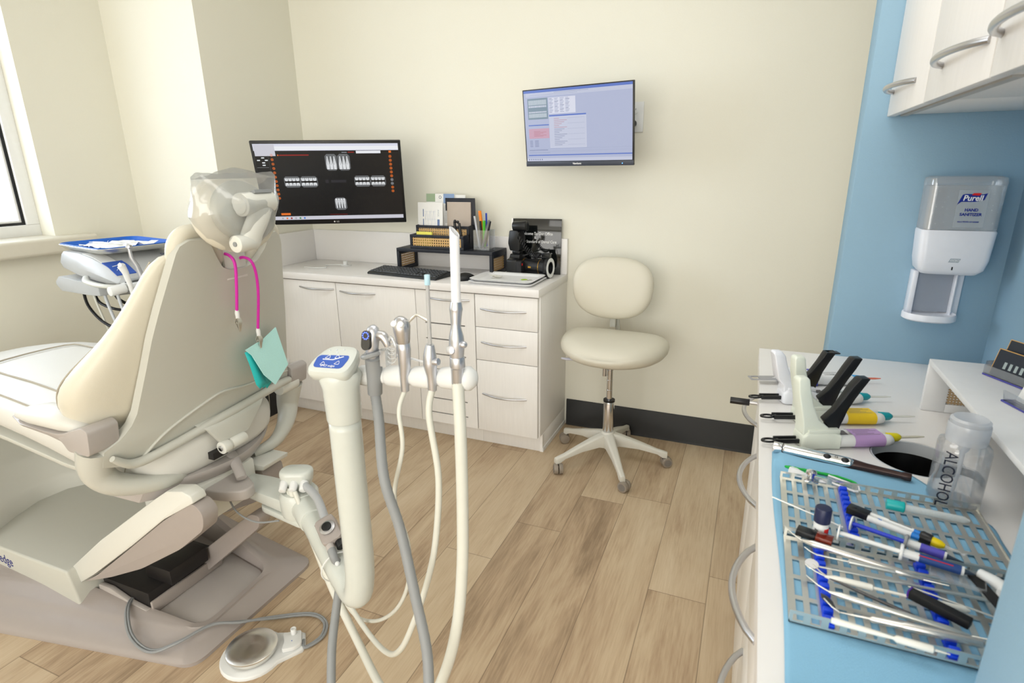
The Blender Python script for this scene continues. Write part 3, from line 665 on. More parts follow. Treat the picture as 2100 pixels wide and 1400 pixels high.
sheet('sticky_notes', 'yellow sticky note pad lying in the front tray of the organizer', 'sticky notes', -1.68, -1.585, 2.69, oz + 0.009, oz + 0.088, mk('yellow_paper', (0.93, 0.90, 0.42), 0.8), 0.010, 2)
m = MB(); m.lathe([(0.006, 0), (0.011, 0.006), (0.011, 0.05), (0.002, 0.085)], (-1.452, 2.695, oz + 0.02), 12); o = m.done('blue_cone_tip', mk('pale_blue_plastic', (0.50, 0.62, 0.85), 0.4)); tag(o, 'small pale blue pointed cap standing in the organizer front tray', 'cap')
# black clamp (test strip pliers) standing in the organizer
t = thing('pliers', 'black plastic pliers standing upright in the organizer front tray', 'pliers', (-1.425, 2.695, oz + 0.009))
m = MB(); m.tube([(-1.437, 2.695, oz + 0.012), (-1.441, 2.692, oz + 0.09), (-1.444, 2.69, oz + 0.145)], [0.006, 0.008, 0.007], 8); m.done('jaw', BPLA, t)
m = MB(); m.tube([(-1.408, 2.695, oz + 0.012), (-1.412, 2.692, oz + 0.09), (-1.417, 2.69, oz + 0.14)], [0.006, 0.008, 0.007], 8); m.done('jaw', BPLA, t)
m = MB(); m.ball((-1.440, 2.688, oz + 0.148), 0.009, 0.006, 0.009, 10).ball((-1.424, 2.688, oz + 0.145), 0.009, 0.006, 0.008, 10).cyl((-1.442, 2.69, oz + 0.146), (-1.420, 2.69, oz + 0.143), 0.005); m.done('hinge', BPLA, t, bev=0.001)
# acrylic pen cup
t = thing('pen_cup', 'square clear acrylic pen holder at the right end of the riser', 'pen holder', (-1.300, 2.735, rz))
cx0, cx1, cy0, cy1, cz = -1.342, -1.252, 2.70, 2.775, rz + 0.0004
m = MB(); th = 0.0025
m.box(cx0, cx1, cy0, cy1, cz, cz + th).box(cx0, cx1, cy0, cy0 + th, cz + th, cz + 0.105).box(cx0, cx1, cy1 - th, cy1, cz + th, cz + 0.105).box(cx0, cx0 + th, cy0 + th, cy1 - th, cz + th, cz + 0.105).box(cx1 - th, cx1, cy0 + th, cy1 - th, cz + th, cz + 0.105)
m.done('cup_wall', CLEAR, t)
pens = [('silver ballpoint pen leaning left in the acrylic holder', 'silver', (0.80, 0.81, 0.84), (-1.315, 2.72, 0.006), (-1.338, 2.712, 0.175), 0.0055),
        ('thick orange highlighter in the acrylic holder', 'orange', (1.0, 0.56, 0.08), (-1.300, 2.745, 0.01), (-1.322, 2.742, 0.200), 0.0085),
        ('green highlighter pen in the acrylic holder', 'green', (0.30, 0.75, 0.15), (-1.295, 2.730, 0.006), (-1.292, 2.728, 0.152), 0.0075),
        ('blue pen standing behind the green highlighter', 'blue', (0.12, 0.27, 0.72), (-1.290, 2.755, 0.006), (-1.291, 2.755, 0.188), 0.005),
        ('black pen leaning right in the acrylic holder', 'black', (0.10, 0.10, 0.11), (-1.298, 2.745, 0.006), (-1.262, 2.74, 0.148), 0.0058),
        ('second black pen, upright in the middle of the acrylic holder', 'black', (0.13, 0.13, 0.14), (-1.305, 2.725, 0.006), (-1.312, 2.725, 0.150), 0.0062),
        ('grey capped marker leaning far right in the acrylic holder', 'grey', (0.48, 0.48, 0.49), (-1.300, 2.715, 0.006), (-1.266, 2.735, 0.155), 0.0062)]
for lab, nm, colr, a, b, r in pens:
    a = Vector(a) + Vector((0, 0, cz)); b = Vector(b) + Vector((0, 0, cz)); d = (b - a).normalized()
    t = thing('pen', lab, 'pen', a, group='pens in the acrylic holder')
    MB().cyl(a + d * 0.012, b, r, n=12).done('barrel', mk(nm + '_pen_plastic', colr, 0.35), t, bev=0.0008)
    MB().cyl(a, a + d * 0.012, 0.001, r, n=10).done('tip', SATIN, t)
    MB().tube([b - d * 0.045 + Vector((0, -r - 0.0012, 0)), b - d * 0.004 + Vector((0, -r - 0.0012, 0))], 0.0011, 6).done('clip', mk(nm + '_pen_plastic', colr) if nm not in ('silver',) else CHROME, t)
# keyboard
KA = (-1.905, 2.545); 
kx = Vector((-1.375 + 1.905, 2.482 - 2.545, 0)).normalized()
MK = frame((-1.900, 2.527, ZD), kx, (0, 0, 1)); ky = Vector((-kx.y, kx.x, 0))
t = thing('keyboard', 'black full size computer keyboard lying in front of the riser', 'keyboard', M=MK)
KL, KW = 0.455, 0.135
m = MB(); m.prism([(0.0, 0.0), (KW, 0.0), (KW, 0.026), (0.012, 0.014), (0.0, 0.008)], 'x', 0, KL); m.done('case', mk('charcoal_plastic', (0.17, 0.18, 0.19), 0.45), t, bev=0.002, local=True)
keym = mk('key_plastic', (0.25, 0.26, 0.27), 0.5)
m = MB()
def key(u0, u1, v0, v1):
    z = 0.0142 + (v0 - 0.012) / (KW - 0.012) * 0.0118
    m.rings([[(u0, v0, z), (u1, v0, z), (u1, v1, z + 0.001), (u0, v1, z + 0.001)], [(u0 + .002, v0 + .002, z + 0.0055), (u1 - .002, v0 + .002, z + 0.0055), (u1 - .002, v1 - .002, z + 0.0062), (u0 + .002, v1 - .002, z + 0.0062)]])
for r_ in range(6):
    v = 0.015 + r_ * 0.0192; 
    for c_ in range(21):
        u = 0.010 + c_ * 0.0208
        if r_ == 0 and 4 <= c_ <= 8:
            if c_ == 4: key(u, u + 0.0208 * 5 - 0.002, v, v + 0.0168)
            continue
        if r_ in (2, 1) and c_ in (14, 15, 16) and not (r_ == 1 and c_ == 15): continue
        key(u, u + 0.0188, v, v + 0.0168)
m.done('keys', keym, t, local=True)
# mouse
t = thing('mouse', 'black computer mouse beside the right end of the keyboard', 'mouse', (-1.32, 2.545, ZD), -14)
m = MB(); pr = []
for i in range(9):
    u = i / 8; x = -0.055 + 0.11 * u; wd = 0.030 * math.sin(PI * (0.12 + 0.78 * u)) ** 0.5 + 0.002; hh = 0.034 * math.sin(PI * (0.10 + 0.80 * u)) ** 0.8 + 0.003
    pr.append([(x, wd * math.cos(a) * 1.0, max(0, hh * math.sin(a))) for a in [PI * j / 12 for j in range(13)]])
m.rings(pr, closed=True); m.bm.transform(Matrix.Rotation(R(60), 4, 'Z')); m.done('shell', BPLA, t, local=True, sharp=60)
m = MB(); m.cyl((-0.004, 0, 0), (0.004, 0, 0), 0.008, n=14); m.bm.transform(Matrix.Translation((-0.012, -0.028, 0.028)) @ Matrix.Rotation(R(-30), 4, 'Z')); m.done('scroll_wheel', GPLA, t, local=True)
# sign leaning on the backsplash
MS = T(-1.045, 2.828, ZD, 4, -4)
t = thing('welcome_sign', 'glossy black square welcome sign with white lettering at the right end of the desk', 'sign', M=MS)
MB().box(-0.135, 0.135, 0, 0.005, 0.0, 0.285).done('sign_panel', mk('gloss_black_sign', (0.075, 0.085, 0.085), 0.08, coat=0.5), t, local=True, bev=0.0008)
MB().box(-0.136, -0.128, -0.001, 0.006, 0.0, 0.286).done('metal_edge', BRUSH, t, local=True)
TS = lambda x, z: MS @ T(x, -0.0006, z, 0, 90)
text('Welcome To Our Office', 0.0215, TS(0.002, 0.208), WINK, t, sx=0.80, bold=0.0002)
text('&', 0.019, TS(-0.006, 0.188), WINK, t, sx=0.85)
text('A Higher Standard of Dental Care', 0.0205, TS(-0.004, 0.167), WINK, t, sx=0.80, bold=0.0002)
text('Branin', 0.024, TS(0.004, 0.095), WINK, t, sx=0.9); text('Center for Dental', 0.0085, TS(0.004, 0.081), WINK, t, sx=0.9)
# camera with ring flash
t = thing('slr_camera', 'black digital camera with macro lens and ring flash, on the desk by the sign', 'camera', (-1.06, 2.70, ZD))
fx = Vector((math.cos(R(-9)), math.sin(R(-9)), 0)); MCm = frame((-1.115, 2.755, ZD + .008), fx, (0, 0, 1)) @ Matrix.Diagonal((1.12, .86, 1.0, 1))   # local x = lens direction
m = MB(); m.prism(rpoly([(-0.070, 0.0), (0.070, 0.0), (0.070, 0.078), (0.035, 0.086), (0.026, 0.106), (-0.026, 0.106), (-0.035, 0.086), (-0.070, 0.080)], 0.010), 'x', -0.030, 0.022); m.M = MCm; m.done('camera_body', BPLA, t, bev=0.003)
m = MB(MCm); m.prism(rrect(-0.072, -0.030, 0.0, 0.078, 0.012), 'x', 0.015, 0.050); m.done('grip', mk('grip_rubber', (0.09, 0.09, 0.10), 0.6, bump=0.3, scale=300), t, bev=0.006)
m = MB(MCm); z = 0.045; m.tube([(0.022, 0, z), (0.034, 0, z), (0.036, 0, z), (0.125, 0, z), (0.127, 0, z), (0.150, 0, z)], [0.034, 0.034, 0.038, 0.038, 0.042, 0.042], 32, up=(0, 0, 1)); m.done('lens', BPLA, t, sharp=30)
m = MB(MCm); m.torus((0, 0, 0), 0.0385, 0.0009, 40, 6, Matrix.Translation((0.120, 0, z)) @ Matrix.Rotation(R(90), 4, 'Y')).torus((0, 0, 0), 0.0385, 0.0008, 40, 6, Matrix.Translation((0.038, 0, z)) @ Matrix.Rotation(R(90), 4, 'Y')); m.done('gold_ring', mk('gold', (0.85, 0.65, 0.25), 0.3, 0.9), t)
m = MB(MCm); Mr = Matrix.Translation((0.150, 0, z)) @ Matrix.Rotation(R(90), 4, 'Y')
rg = lambda r, zz: [Mr @ Vector((r * math.cos(2 * PI * j / 40), r * math.sin(2 * PI * j / 40), zz)) for j in range(40)]
m.rings([rg(0.047, 0), rg(0.052, 0.004), rg(0.052, 0.018), rg(0.050, 0.020), rg(0.028, 0.020), rg(0.026, 0.0)], loop=True); fl = m.done('ring_flash', BPLA, t)
m = MB(MCm); m.rings([rg(0.0495, 0.0205), rg(0.0495, 0.022), rg(0.032, 0.022), rg(0.032, 0.0205)], loop=True); m.done('flash_tube', WPLA, fl)
m = MB(MCm); m.rings([rg(0.0255, 0.004), rg(0.0001, 0.006)]); m.done('glass', mk('lens_glass', (0.10, 0.06, 0.07), 0.05, coat=1), t)
m = MB(MCm); m.box(-0.022, 0.018, -0.022, 0.022, 0.106, 0.122); m.prism(rpoly([(-0.028, 0.122), (0.022, 0.122), (0.027, 0.19), (0.015, 0.225), (-0.030, 0.225), (-0.038, 0.16)], 0.008), 'y', -0.034, 0.034); m.done('flash_controller', BPLA, t, bev=0.004)
m = MB(MCm); m.cyl((-0.020, 0, 0.243), (0.050, 0.0, 0.248), 0.026, n=24); m.done('controller_head', BPLA, t, bev=0.003)
m = MB(MCm); hp = []
for i in range(190):
    s_ = i / 189; cx = 0.02 + 0.115 * s_; cz = 0.215 - 0.155 * s_ ** 0.7 + 0.055 * s_ ** 4; 
    a = s_ * 2 * PI * 15; hp.append((cx + 0.008 * math.sin(a) * 0.5, -0.040 + 0.011 * math.cos(a), cz + 0.011 * math.sin(a)))
m.tube(hp, 0.0026, 6); m.done('coiled_cord', BPLA, t)
m = MB(MCm); m.box(0.130, 0.168, -0.016, 0.016, 0.094, 0.118); m.tube([(0.135, 0, 0.112), (0.09, -0.012, 0.117), (0.04, -0.03, 0.10)], 0.004, 8, 5); m.done('flash_bracket', BPLA, t, bev=0.003)
m = MB(MCm); m.box(0.030, 0.052, -0.064, -0.058, 0.055, 0.066); m.done('red_accent', mk('red_accent', (0.75, 0.1, 0.08), 0.4), t)
m = MB(MCm); m.box(0.070, 0.085, -0.0386, -0.0375, 0.042, 0.050); m.done('gold_badge', MATS['gold'], t)
# white plate on another
def plate(name, label, x0, x1, y0, y1, z, mat=mk('bright_tray_white', (0.97, 0.97, 0.97), 0.35)):
    t = thing(name, label, 'tray', ((x0 + x1) / 2, (y0 + y1) / 2, z), group=None); w_, d_ = (x1 - x0) / 2, (y1 - y0) / 2
    m = MB(); m.rings([[(p[0], p[1], zz) for p in rrect(-w_ + q, w_ - q, -d_ + q, d_ - q, 0.03, 6)] for q, zz in ((0.018, 0.0), (0.004, 0.012), (0.0, 0.0135), (0.002, 0.0145), (0.020, 0.0115), (0.028, 0.004), (0.03, 0.0035))]); m.done('dish', mat, t, local=True, sharp=60)
    return t
plate('serving_tray', 'lower white plastic tray at the front right corner of the desk', -1.265, -0.925, 2.452, 2.688, ZD)
p2 = plate('serving_tray', 'upper white tray holding clips, nested on another tray on the desk', -1.260, -0.930, 2.456, 2.686, ZD + 0.0125)
zt_ = ZD + 0.0125 + 0.0042
def clip(name, label, cat, x, y, rz, mat, L=0.03, z=zt_, wire=0.0011):
    M = T(x, y, z, rz); t_ = MB(M); w_ = L * 0.16
    t_.tube([(-L / 2, -w_, wire), (L / 2, -w_, wire), (L / 2 + w_, 0, wire), (L / 2, w_, wire), (-L / 2 + 0.004, w_, wire), (-L / 2 - 0.003, 0.2 * w_, wire * 1.5), (-L / 2 + 0.005, -w_ * 0.5, wire * 2.5), (L / 3, -w_ * 0.5, wire * 2.5)], wire, 6, 4)
    o = t_.done(name, mat); tag(o, label, cat)
for i, (x, y, rz_) in enumerate(((-1.155, 2.555, 25), (-1.148, 2.562, -10), (-1.160, 2.565, 50), (-1.140, 2.552, 10), (-1.165, 2.553, 5))):
    clip('matrix_band', ['metal clip at the front of the small pile on the left of the upper tray', 'metal clip lying level across the pile on the left of the upper tray', 'metal clip at the back left of the pile on the upper tray', 'metal clip at the right edge of the pile on the upper tray', 'metal clip at the left edge of the pile on the upper tray'][i], 'clip', x, y, rz_, STEEL, 0.034, zt_ + i * 0.003, 0.0016)
clip('plastic_clip', 'tiny green clip at the right side of the upper white tray', 'clip', -1.005, 2.560, 35, mk('lime_plastic', (0.65, 0.78, 0.2), 0.4), 0.024, zt_, 0.0016)
clip('paper_clip', 'small silver clip beside the green clip on the upper white tray', 'clip', -0.978, 2.555, 55, STEEL, 0.026)
# puck and cable near the desk corner
t = thing('cable_puck', 'small white cable puck with thin white lead near the desk corner', 'cable', (-2.22, 2.70, ZD))
m = MB(); m.lathe([(0.013, 0), (0.014, 0.002), (0.013, 0.026), (0.010, 0.028)], (-2.19, 2.715, ZD), 20); m.done('puck', WPLA, t)
m = MB(); m.lathe([(0.030, 0), (0.030, 0.003), (0.02, 0.004)], (-2.185, 2.715, ZD), 24); m.done('foot', WPLA, t)
m = MB(); m.tube([(-2.20, 2.71, ZD + 0.004), (-2.25, 2.70, ZD + 0.004), (-2.29, 2.66, ZD + 0.004), (-2.24, 2.60, ZD + 0.004), (-2.30, 2.57, ZD + 0.004), (-2.37, 2.575, ZD + 0.004)], 0.003, 8, 6); m.done('lead', WPLA, t)

# ================================================================ STOOL
SX, SY = -0.558, 2.535
t = thing('stool', 'cream padded operator stool on five casters against the back wall', 'stool', (SX, SY, 0))
MST = T(SX, SY, 0, 0)
def pad(rx, ry, h, n=40, kidney=0.0, e=2.4):
    rs = []
    for k in range(13):
        a = -PI / 2 + PI * k / 12; s_ = 1 - 0.30 * (1 - math.cos(a) ** 0.55 if math.cos(a) > 0 else 1) if abs(a) < PI / 2 - 1e-6 else 0.02
        s_ = max(0.02, math.cos(a)) ** 0.42
        z = h / 2 * math.sin(a); ring = []
        for j in range(n):
            th_ = 2 * PI * j / n; c_, q = math.cos(th_), math.sin(th_)
            x = rx * s_ * abs(c_) ** (2 / e) * (1 if c_ >= 0 else -1); y_ = ry * s_ * abs(q) ** (2 / e) * (1 if q >= 0 else -1)
            y_ += kidney * (x / rx) ** 2
            ring.append((x, y_, z))
        rs.append(ring)
    return rs
# seat: kidney pad, slightly concave towards the front, edges dropping
m = MB(MST @ T(0.0, -0.010, 0.597, -3)); rs = pad(0.255, 0.180, 0.125, kidney=0.055, e=2.3)
rs = [[(x, y, z + 0.012 * (y / 0.16) - 0.10 * x * x + (0.018 * (1 - (x / 0.23) ** 2) * -1 if z > 0 else 0)) for x, y, z in r] for r in rs]
m.rings(rs); m.done('seat', VINYLY, t, sharp=180)
m = MB(MST @ T(0, -0.005, 0.535)); m.rings([[(x * 0.82, y * 0.80, z * 0.2) for x, y, z in r] for r in pad(0.232, 0.165, 0.105, kidney=0.05)]); m.done('seat_pan', SHELL, t, sharp=180)
# backrest facing -y
MBK = MST @ T(-0.042, 0.165, 0.838, 0, 90 - 6)
m = MB(MBK); rs = pad(0.196, 0.150, 0.075, e=2.5)
rs = [[(x * (1 + 0.06 * (y / 0.15)), y, z + 0.35 * x * x * -1 * -1) for x, y, z in r] for r in rs]
rs = [[(x, y, z) for x, y, z in r] for r in rs]
m.rings(rs); m.done('backrest', VINYLY, t, sharp=180)
m = MB(MST); m.tube([(0, 0.05, 0.540), (0, 0.18, 0.545), (-.02, 0.225, 0.62), (-.035, 0.215, 0.80)], 0.012, 10, 5, flat=1.6); m.done('back_bracket', SHELL, t)
m = MB(MST); m.box(-0.052, -0.024, 0.175, 0.20, 0.64, 0.73); m.done('back_stem', SHELL, t, bev=0.003)
m = MB(MST); m.cyl((0, 0, 0.150), (0, 0, 0.32), 0.026, n=28); m.done('column_sleeve', CHROME, t, bev=0.002)
m = MB(MST); m.cyl((0, 0, 0.32), (0, 0, 0.33), 0.0275, n=28); m.done('collar', BPLA, t)
m = MB(MST); m.cyl((0, 0, 0.33), (0, 0, 0.53), 0.014, n=20); [m.torus((0, 0, zz), 0.0143, 0.001, 20, 6) for zz in (0.38, 0.43, 0.48)]; m.done('piston', CHROME, t)
m = MB(MST); m.cyl((-0.025, -0.01, 0.45), (-0.025, -0.01, 0.54), 0.010, n=14); m.done('tilt_spring', CHROME, t)
m = MB(MST); m.tube([(0, -0.01, 0.535), (-0.12, -0.04, 0.532)], 0.006, 8); m.done('lever_rod', CHROME, t)
m = MB(MST); m.tube([(-0.115, -0.04, 0.532), (-0.13, -0.042, 0.531), (-0.20, -0.055, 0.527), (-0.225, -0.06, 0.531)], [0.007, 0.010, 0.010, 0.006], 10, flat=0.6); m.done('lever', mk('lilac_grey_plastic', (0.80, 0.80, 0.86), 0.3), t)
# star base
def wheel_ang(i): return R(-134.5 + 72 * i)
LG2 = mk('warm_white_nylon', (0.84, 0.83, 0.79), 0.35)
m = MB(MST); m.lathe([(0.034, 0.085), (0.040, 0.10), (0.038, 0.150), (0.030, 0.165)], n=24); hub = m.done('hub', LG2, t)
for i in range(5):
    a = wheel_ang(i); d = Vector((math.cos(a), math.sin(a), 0)); s_ = Vector((-d.y, d.x, 0)); L_ = 0.275
    m = MB(MST); rs = []
    for u, wd, zt, zb_ in ((0.02, 0.030, 0.160, 0.085), (0.06, 0.024, 0.150, 0.095), (0.15, 0.019, 0.122, 0.088), (0.24, 0.015, 0.090, 0.068), (0.266, 0.0145, 0.084, 0.052), (0.288, 0.012, 0.078, 0.050)):
        c_ = d * u; rs.append([c_ + s_ * wd + Vector((0, 0, zb_)), c_ + s_ * wd * 0.9 + Vector((0, 0, zt - 0.006)), c_ + s_ * wd * 0.5 + Vector((0, 0, zt)), c_ - s_ * wd * 0.5 + Vector((0, 0, zt)), c_ - s_ * wd * 0.9 + Vector((0, 0, zt - 0.006)), c_ - s_ * wd + Vector((0, 0, zb_))])
    m.rings(rs); lg = m.done('leg', LG2, t, bev=0.0015)
    wa = [205, 250, 300, 20, 120][i]; wd_ = Vector((math.cos(R(wa)), math.sin(R(wa)), 0)); p = d * 0.272
    c_ = p + Vector((-wd_.y, wd_.x, 0)) * 0.014 + Vector((0, 0, 0.0265))
    m = MB(MST); m.cyl(p + Vector((0, 0, 0.035)), p + Vector((0, 0, 0.055)), 0.007, n=10)
    cas = m.done('caster', mk('dark_pin', (0.35, 0.34, 0.33), 0.4), t)
    WH = mk('taupe_caster', (0.57, 0.53, 0.48), 0.4)
    for sgn in (-1, 1):
        m = MB(MST); m.cyl(c_ + wd_ * 0.003 * sgn, c_ + wd_ * 0.022 * sgn, 0.0262, 0.024, n=28); m.done('wheel', WH, cas, bev=0.0015)
    m = MB(MST); m.cyl(c_ + wd_ * 0.0222, c_ + wd_ * 0.0232, 0.017, n=24); m.done('wheel_cap', mk('grey_caster_cap', (0.48, 0.46, 0.44), 0.5), cas)
# ================================================================ DENTAL CHAIR  (long axis along x, head end towards +x)
AY = 1.12
dc = thing('dental_chair', 'large cream and grey dental treatment chair seen from behind', 'dental chair', (-1.75, AY, 0))
def rpoly3(pts, r, n=5):
    P = vlist(pts); out = []; L = len(P); rr = r if hasattr(r, '__len__') else [r] * L
    for i in range(L):
        a, b, c = P[i - 1], P[i], P[(i + 1) % L]; d1 = a - b; d2 = c - b; q = min(rr[i], d1.length * .45, d2.length * .45)
        s = b + d1.normalized() * q; e = b + d2.normalized() * q
        for j in range(n + 1):
            t = j / n; out.append((1 - t) ** 2 * s + 2 * t * (1 - t) * b + t * t * e)
    return out
def interp(tab, x):
    if x <= tab[0][0]: return tab[0][1]
    for (a, va), (b, vb) in zip(tab, tab[1:]):
        if x <= b: return va + (vb - va) * (x - a) / (b - a)
    return tab[-1][1]
# base plate
m = MB()
o = [(-1.385, .862), (-1.385, 1.375), (-2.90, 1.60), (-2.90, .58)]
def rg4(dx, dn, zs, q=o, r=0.05):
    (a, b), (c, d), (e, f), (g_, h) = q
    return rpoly3([(a - dx, b + dn, zs[0]), (c - dx, d - dn, zs[1]), (e, f - dn, zs[2]), (g_, h + dn, zs[3])], r)
pl = [(-1.462, .968, 0), (-1.462, 1.232, 0), (-1.93, 1.318, 0), (-1.93, .925, 0)]
def plr(e, zs): return rpoly3([(-1.462 + e, .968 - e, zs[0]), (-1.462 + e, 1.232 + e, zs[1]), (-1.93 - e, 1.318 + e, zs[2]), (-1.93 - e, .925 - e, zs[3])], 0.045 + e)
m.rings([rg4(0, 0, (0, 0, 0, 0)), rg4(0, 0, (.012,) * 4), rg4(.012, .012, (.020, .020, .03, .03)), rg4(.03, .05, (.030, .034, .13, .07)), rg4(.055, .085, (.038, .050, .16, .085)), plr(.022, (.044, .062, .19, .088)), plr(.004, (.044, .060, .17, .088)), plr(.002, (.036, .036, .036, .036))], cap=(True, True))
m.done('base_plate', TAUPE, dc, bev=0.0, sharp=50)
m = MB(); pr = plr(-.004, (.0362,) * 4); pr2 = plr(-.004, (.0395,) * 4); m.rings([pr, pr2]); m.done('access_panel', TAUPE2, dc, bev=0.0015)
# tower cover with step
m = MB(); m.prism([(-1.885, .05), (-1.917, .178), (-2.45, .170), (-3.0, .16), (-3.0, .05)], 'y', .868, 1.40)
m.done('base_cover', SHELL, dc, bev=0.008, seg=3)
arc = lambda dx: [(-2.36 - dx, .86), (-2.44 - dx, 1.0), (-2.48 - dx, 1.10), (-2.47 - dx, 1.20), (-2.40 - dx, 1.30), (-2.34 - dx, 1.42), (-3.0, 1.45), (-3.0, .86)]
m = MB(); m.rings([[(x, y, z) for x, y in arc(dx)] for dx, z in ((0, .16), (0.0, .225), (.015, .24), (0.12, .30), (.16, .312))]); m.done('cover_hump', SHELL2, dc, sharp=50)
text('DCI edge', 0.052, Matrix.Translation((-2.30, .8675, .128)) @ Matrix.Rotation(R(2), 4, 'Y') @ Matrix.Rotation(R(90), 4, 'X'), NAVY, dc, name='brand_lettering', sx=0.78)
# lift mechanism
m = MB(); m.box(-1.88, -1.66, .945, 1.20, .041, .115); m.box(-1.74, -1.62, 1.0, 1.14, .115, .17); m.done('lift_mechanism', mk('dark_mechanism', (0.12, 0.11, 0.11), 0.5), dc, bev=0.004)
m = MB(); m.prism(rpoly([(-1.88, .0405), (-1.66, .0405), (-1.655, .065), (-1.74, .075), (-1.82, .10), (-1.88, .10)], .01), 'y', .928, .944); m.done('mechanism_bracket', TAUPE2, dc, bev=0.003)
m = MB(); m.prism(rpoly([(-1.70, .05), (-1.66, .045), (-1.37, .30), (-1.36, .345), (-1.40, .345), (-1.70, .10)], .02), 'y', 1.15, 1.20); m.done('lower_link', TAUPE, dc, bev=0.005)
m = MB(); m.box(-1.66, -1.648, .944, 1.21, .041, .085); m.done('bracket_plate', TAUPE, dc, bev=0.004)
# lift arm: light cover over grey rounded cover
m = MB(); m.prism([(-1.945, .165), (-1.909, .119), (-1.821, .178), (-1.593, .348), (-1.427, .477), (-1.293, .560), (-1.30, .580), (-1.328, .588), (-1.391, .574), (-1.45, .535), (-1.589, .436), (-1.747, .323)], 'y', .895, .940)
m.done('lift_arm_cover', SHELL2, dc, bev=0.004)
m = MB(); m.prism(rpoly([(-1.895, .125), (-1.741, .190), (-1.581, .268), (-1.387, .390), (-1.278, .480), (-1.268, .530), (-1.300, .558), (-1.427, .475), (-1.593, .346), (-1.81, .178)], .02, 4), 'y', .899, .947)
m.done('lift_arm_shroud', TAUPE, dc, bev=0.012, seg=3)
m = MB(); m.prism(rpoly([(-1.80, .16), (-1.44, .34), (-1.385, .40), (-1.39, .475), (-1.5, .45), (-1.80, .28)], .03), 'y', 1.215, 1.30); m.done('lift_arm_far_link', TAUPE, dc, bev=0.012)
m = MB(); m.prism([(-1.80, .282), (-1.5, .452), (-1.375, .477), (-1.37, .492), (-1.50, .49), (-1.80, .32)], 'y', 1.205, 1.31); m.done('far_link_cover', SHELL2, dc, bev=0.001)
# upper carriage below the seat
m = MB(); m.box(-1.62, -1.40, .97, 1.20, .40, .525); m.done('carriage', SHELL2, dc, bev=0.01)
rows = []
for i in range(17):
    u = -1 + i / 8; y = AY + u * .225; xb = -1.385 - .10 * u * u
    rows.append([(xb - .20, y, .565), (xb, y, .565), (xb + .002, y, .553), (xb - .03, y, .510), (xb - .20, y, .505)])
m = MB(); m.rings(rows); m.done('seat_skirt', TAUPE2, dc, sharp=50)
m = MB(); m.prism(rpoly([(-1.52, 1.00), (-1.34, 1.02), (-1.285, 1.05), (-1.285, 1.09), (-1.36, 1.13), (-1.52, 1.12)], .03), 'z', .478, .512); m.done('swing_lever', TAUPE2, dc, bev=0.006, seg=3)
m = MB(); m.tube([(-1.46, 1.15, .565), (-1.40, 1.125, .560), (-1.33, 1.085, .525)], [.018, .017, .015], 10, flat=0.6); m.done('release_lever', TAUPE2, dc, sharp=60)
# seat cushion
SE = [(-1.405, .05, .625, .030), (-1.415, .13, .620, .052), (-1.44, .215, .618, .066), (-1.50, .262, .622, .076), (-1.62, .274, .642, .078), (-1.80, .272, .680, .070), (-2.0, .270, .708, .068), (-2.3, .262, .728, .062), (-2.5, .25, .712, .055), (-2.8, .235, .66, .05), (-3.1, .21, .56, .045), (-3.14, .18, .545, .03)]
def sect(x, w_, zc, h, n=32, e=3.2, yc=AY):
    r = []
    for j in range(n):
        a = 2 * PI * j / n; c_, s_ = math.cos(a), math.sin(a)
        r.append((x, yc + w_ * abs(c_) ** (2 / e) * (1 if c_ >= 0 else -1), zc + h * abs(s_) ** (2 / e) * (1 if s_ >= 0 else -1)))
    return r
m = MB(); m.rings([sect(*s_) for s_ in SE]); se = m.done('seat_cushion', VINYL, dc, sharp=180, sub=1)
SEAM = mk('seam_thread', (0.66, 0.63, 0.57), 0.7)
m = MB()
def onseat(x, u, dz=.0008):
    w_ = interp([(-s_[0], s_[1]) for s_ in SE], -x); zc = interp([(-s_[0], s_[2]) for s_ in SE], -x); h = interp([(-s_[0], s_[3]) for s_ in SE], -x)
    return (x, AY + u * w_, zc + h * (1 - abs(u) ** 3.2) ** (1 / 3.2) * 0.985 + dz)
m.tube([onseat(x, -.55) for x in (-1.75, -1.9, -2.05, -2.2)] + [onseat(-2.32, -.45), onseat(-2.32, .45)] + [onseat(x, .55) for x in (-2.2, -2.0)], .0028, 6, 4)
m.tube([onseat(x, -.86) for x in (-1.75, -1.95, -2.2, -2.5, -2.8)], .0022, 6, 4)
m.done('seat_piping', SEAM, se)
m = MB(); 
for s_ in (-1, 1):
    for x in (-1.50, -1.60): m.tube([(x + .03 * k, AY + s_ * (interp([(-q[0], q[1]) for q in SE], -x - .03 * k) * (1.002 if k else .99)), z) for k, z in ((0, .60), (0.3, .635), (.8, .67))], .0015, 5, 3)
m.done('side_seams', SEAM, se)
m = MB(); m.rings([[(x, AY + w_ * u, z) for u, z in ((-1, zz), (1, zz), (1, zz - .014), (-1, zz - .014))] for x, w_, zz in ((-1.55, .24, .578), (-1.75, .26, .606), (-2.0, .262, .640), (-2.3, .255, .664), (-2.6, .245, .645), (-2.9, .23, .59))]); m.done('seat_pan', SHELL, dc, bev=0.003)
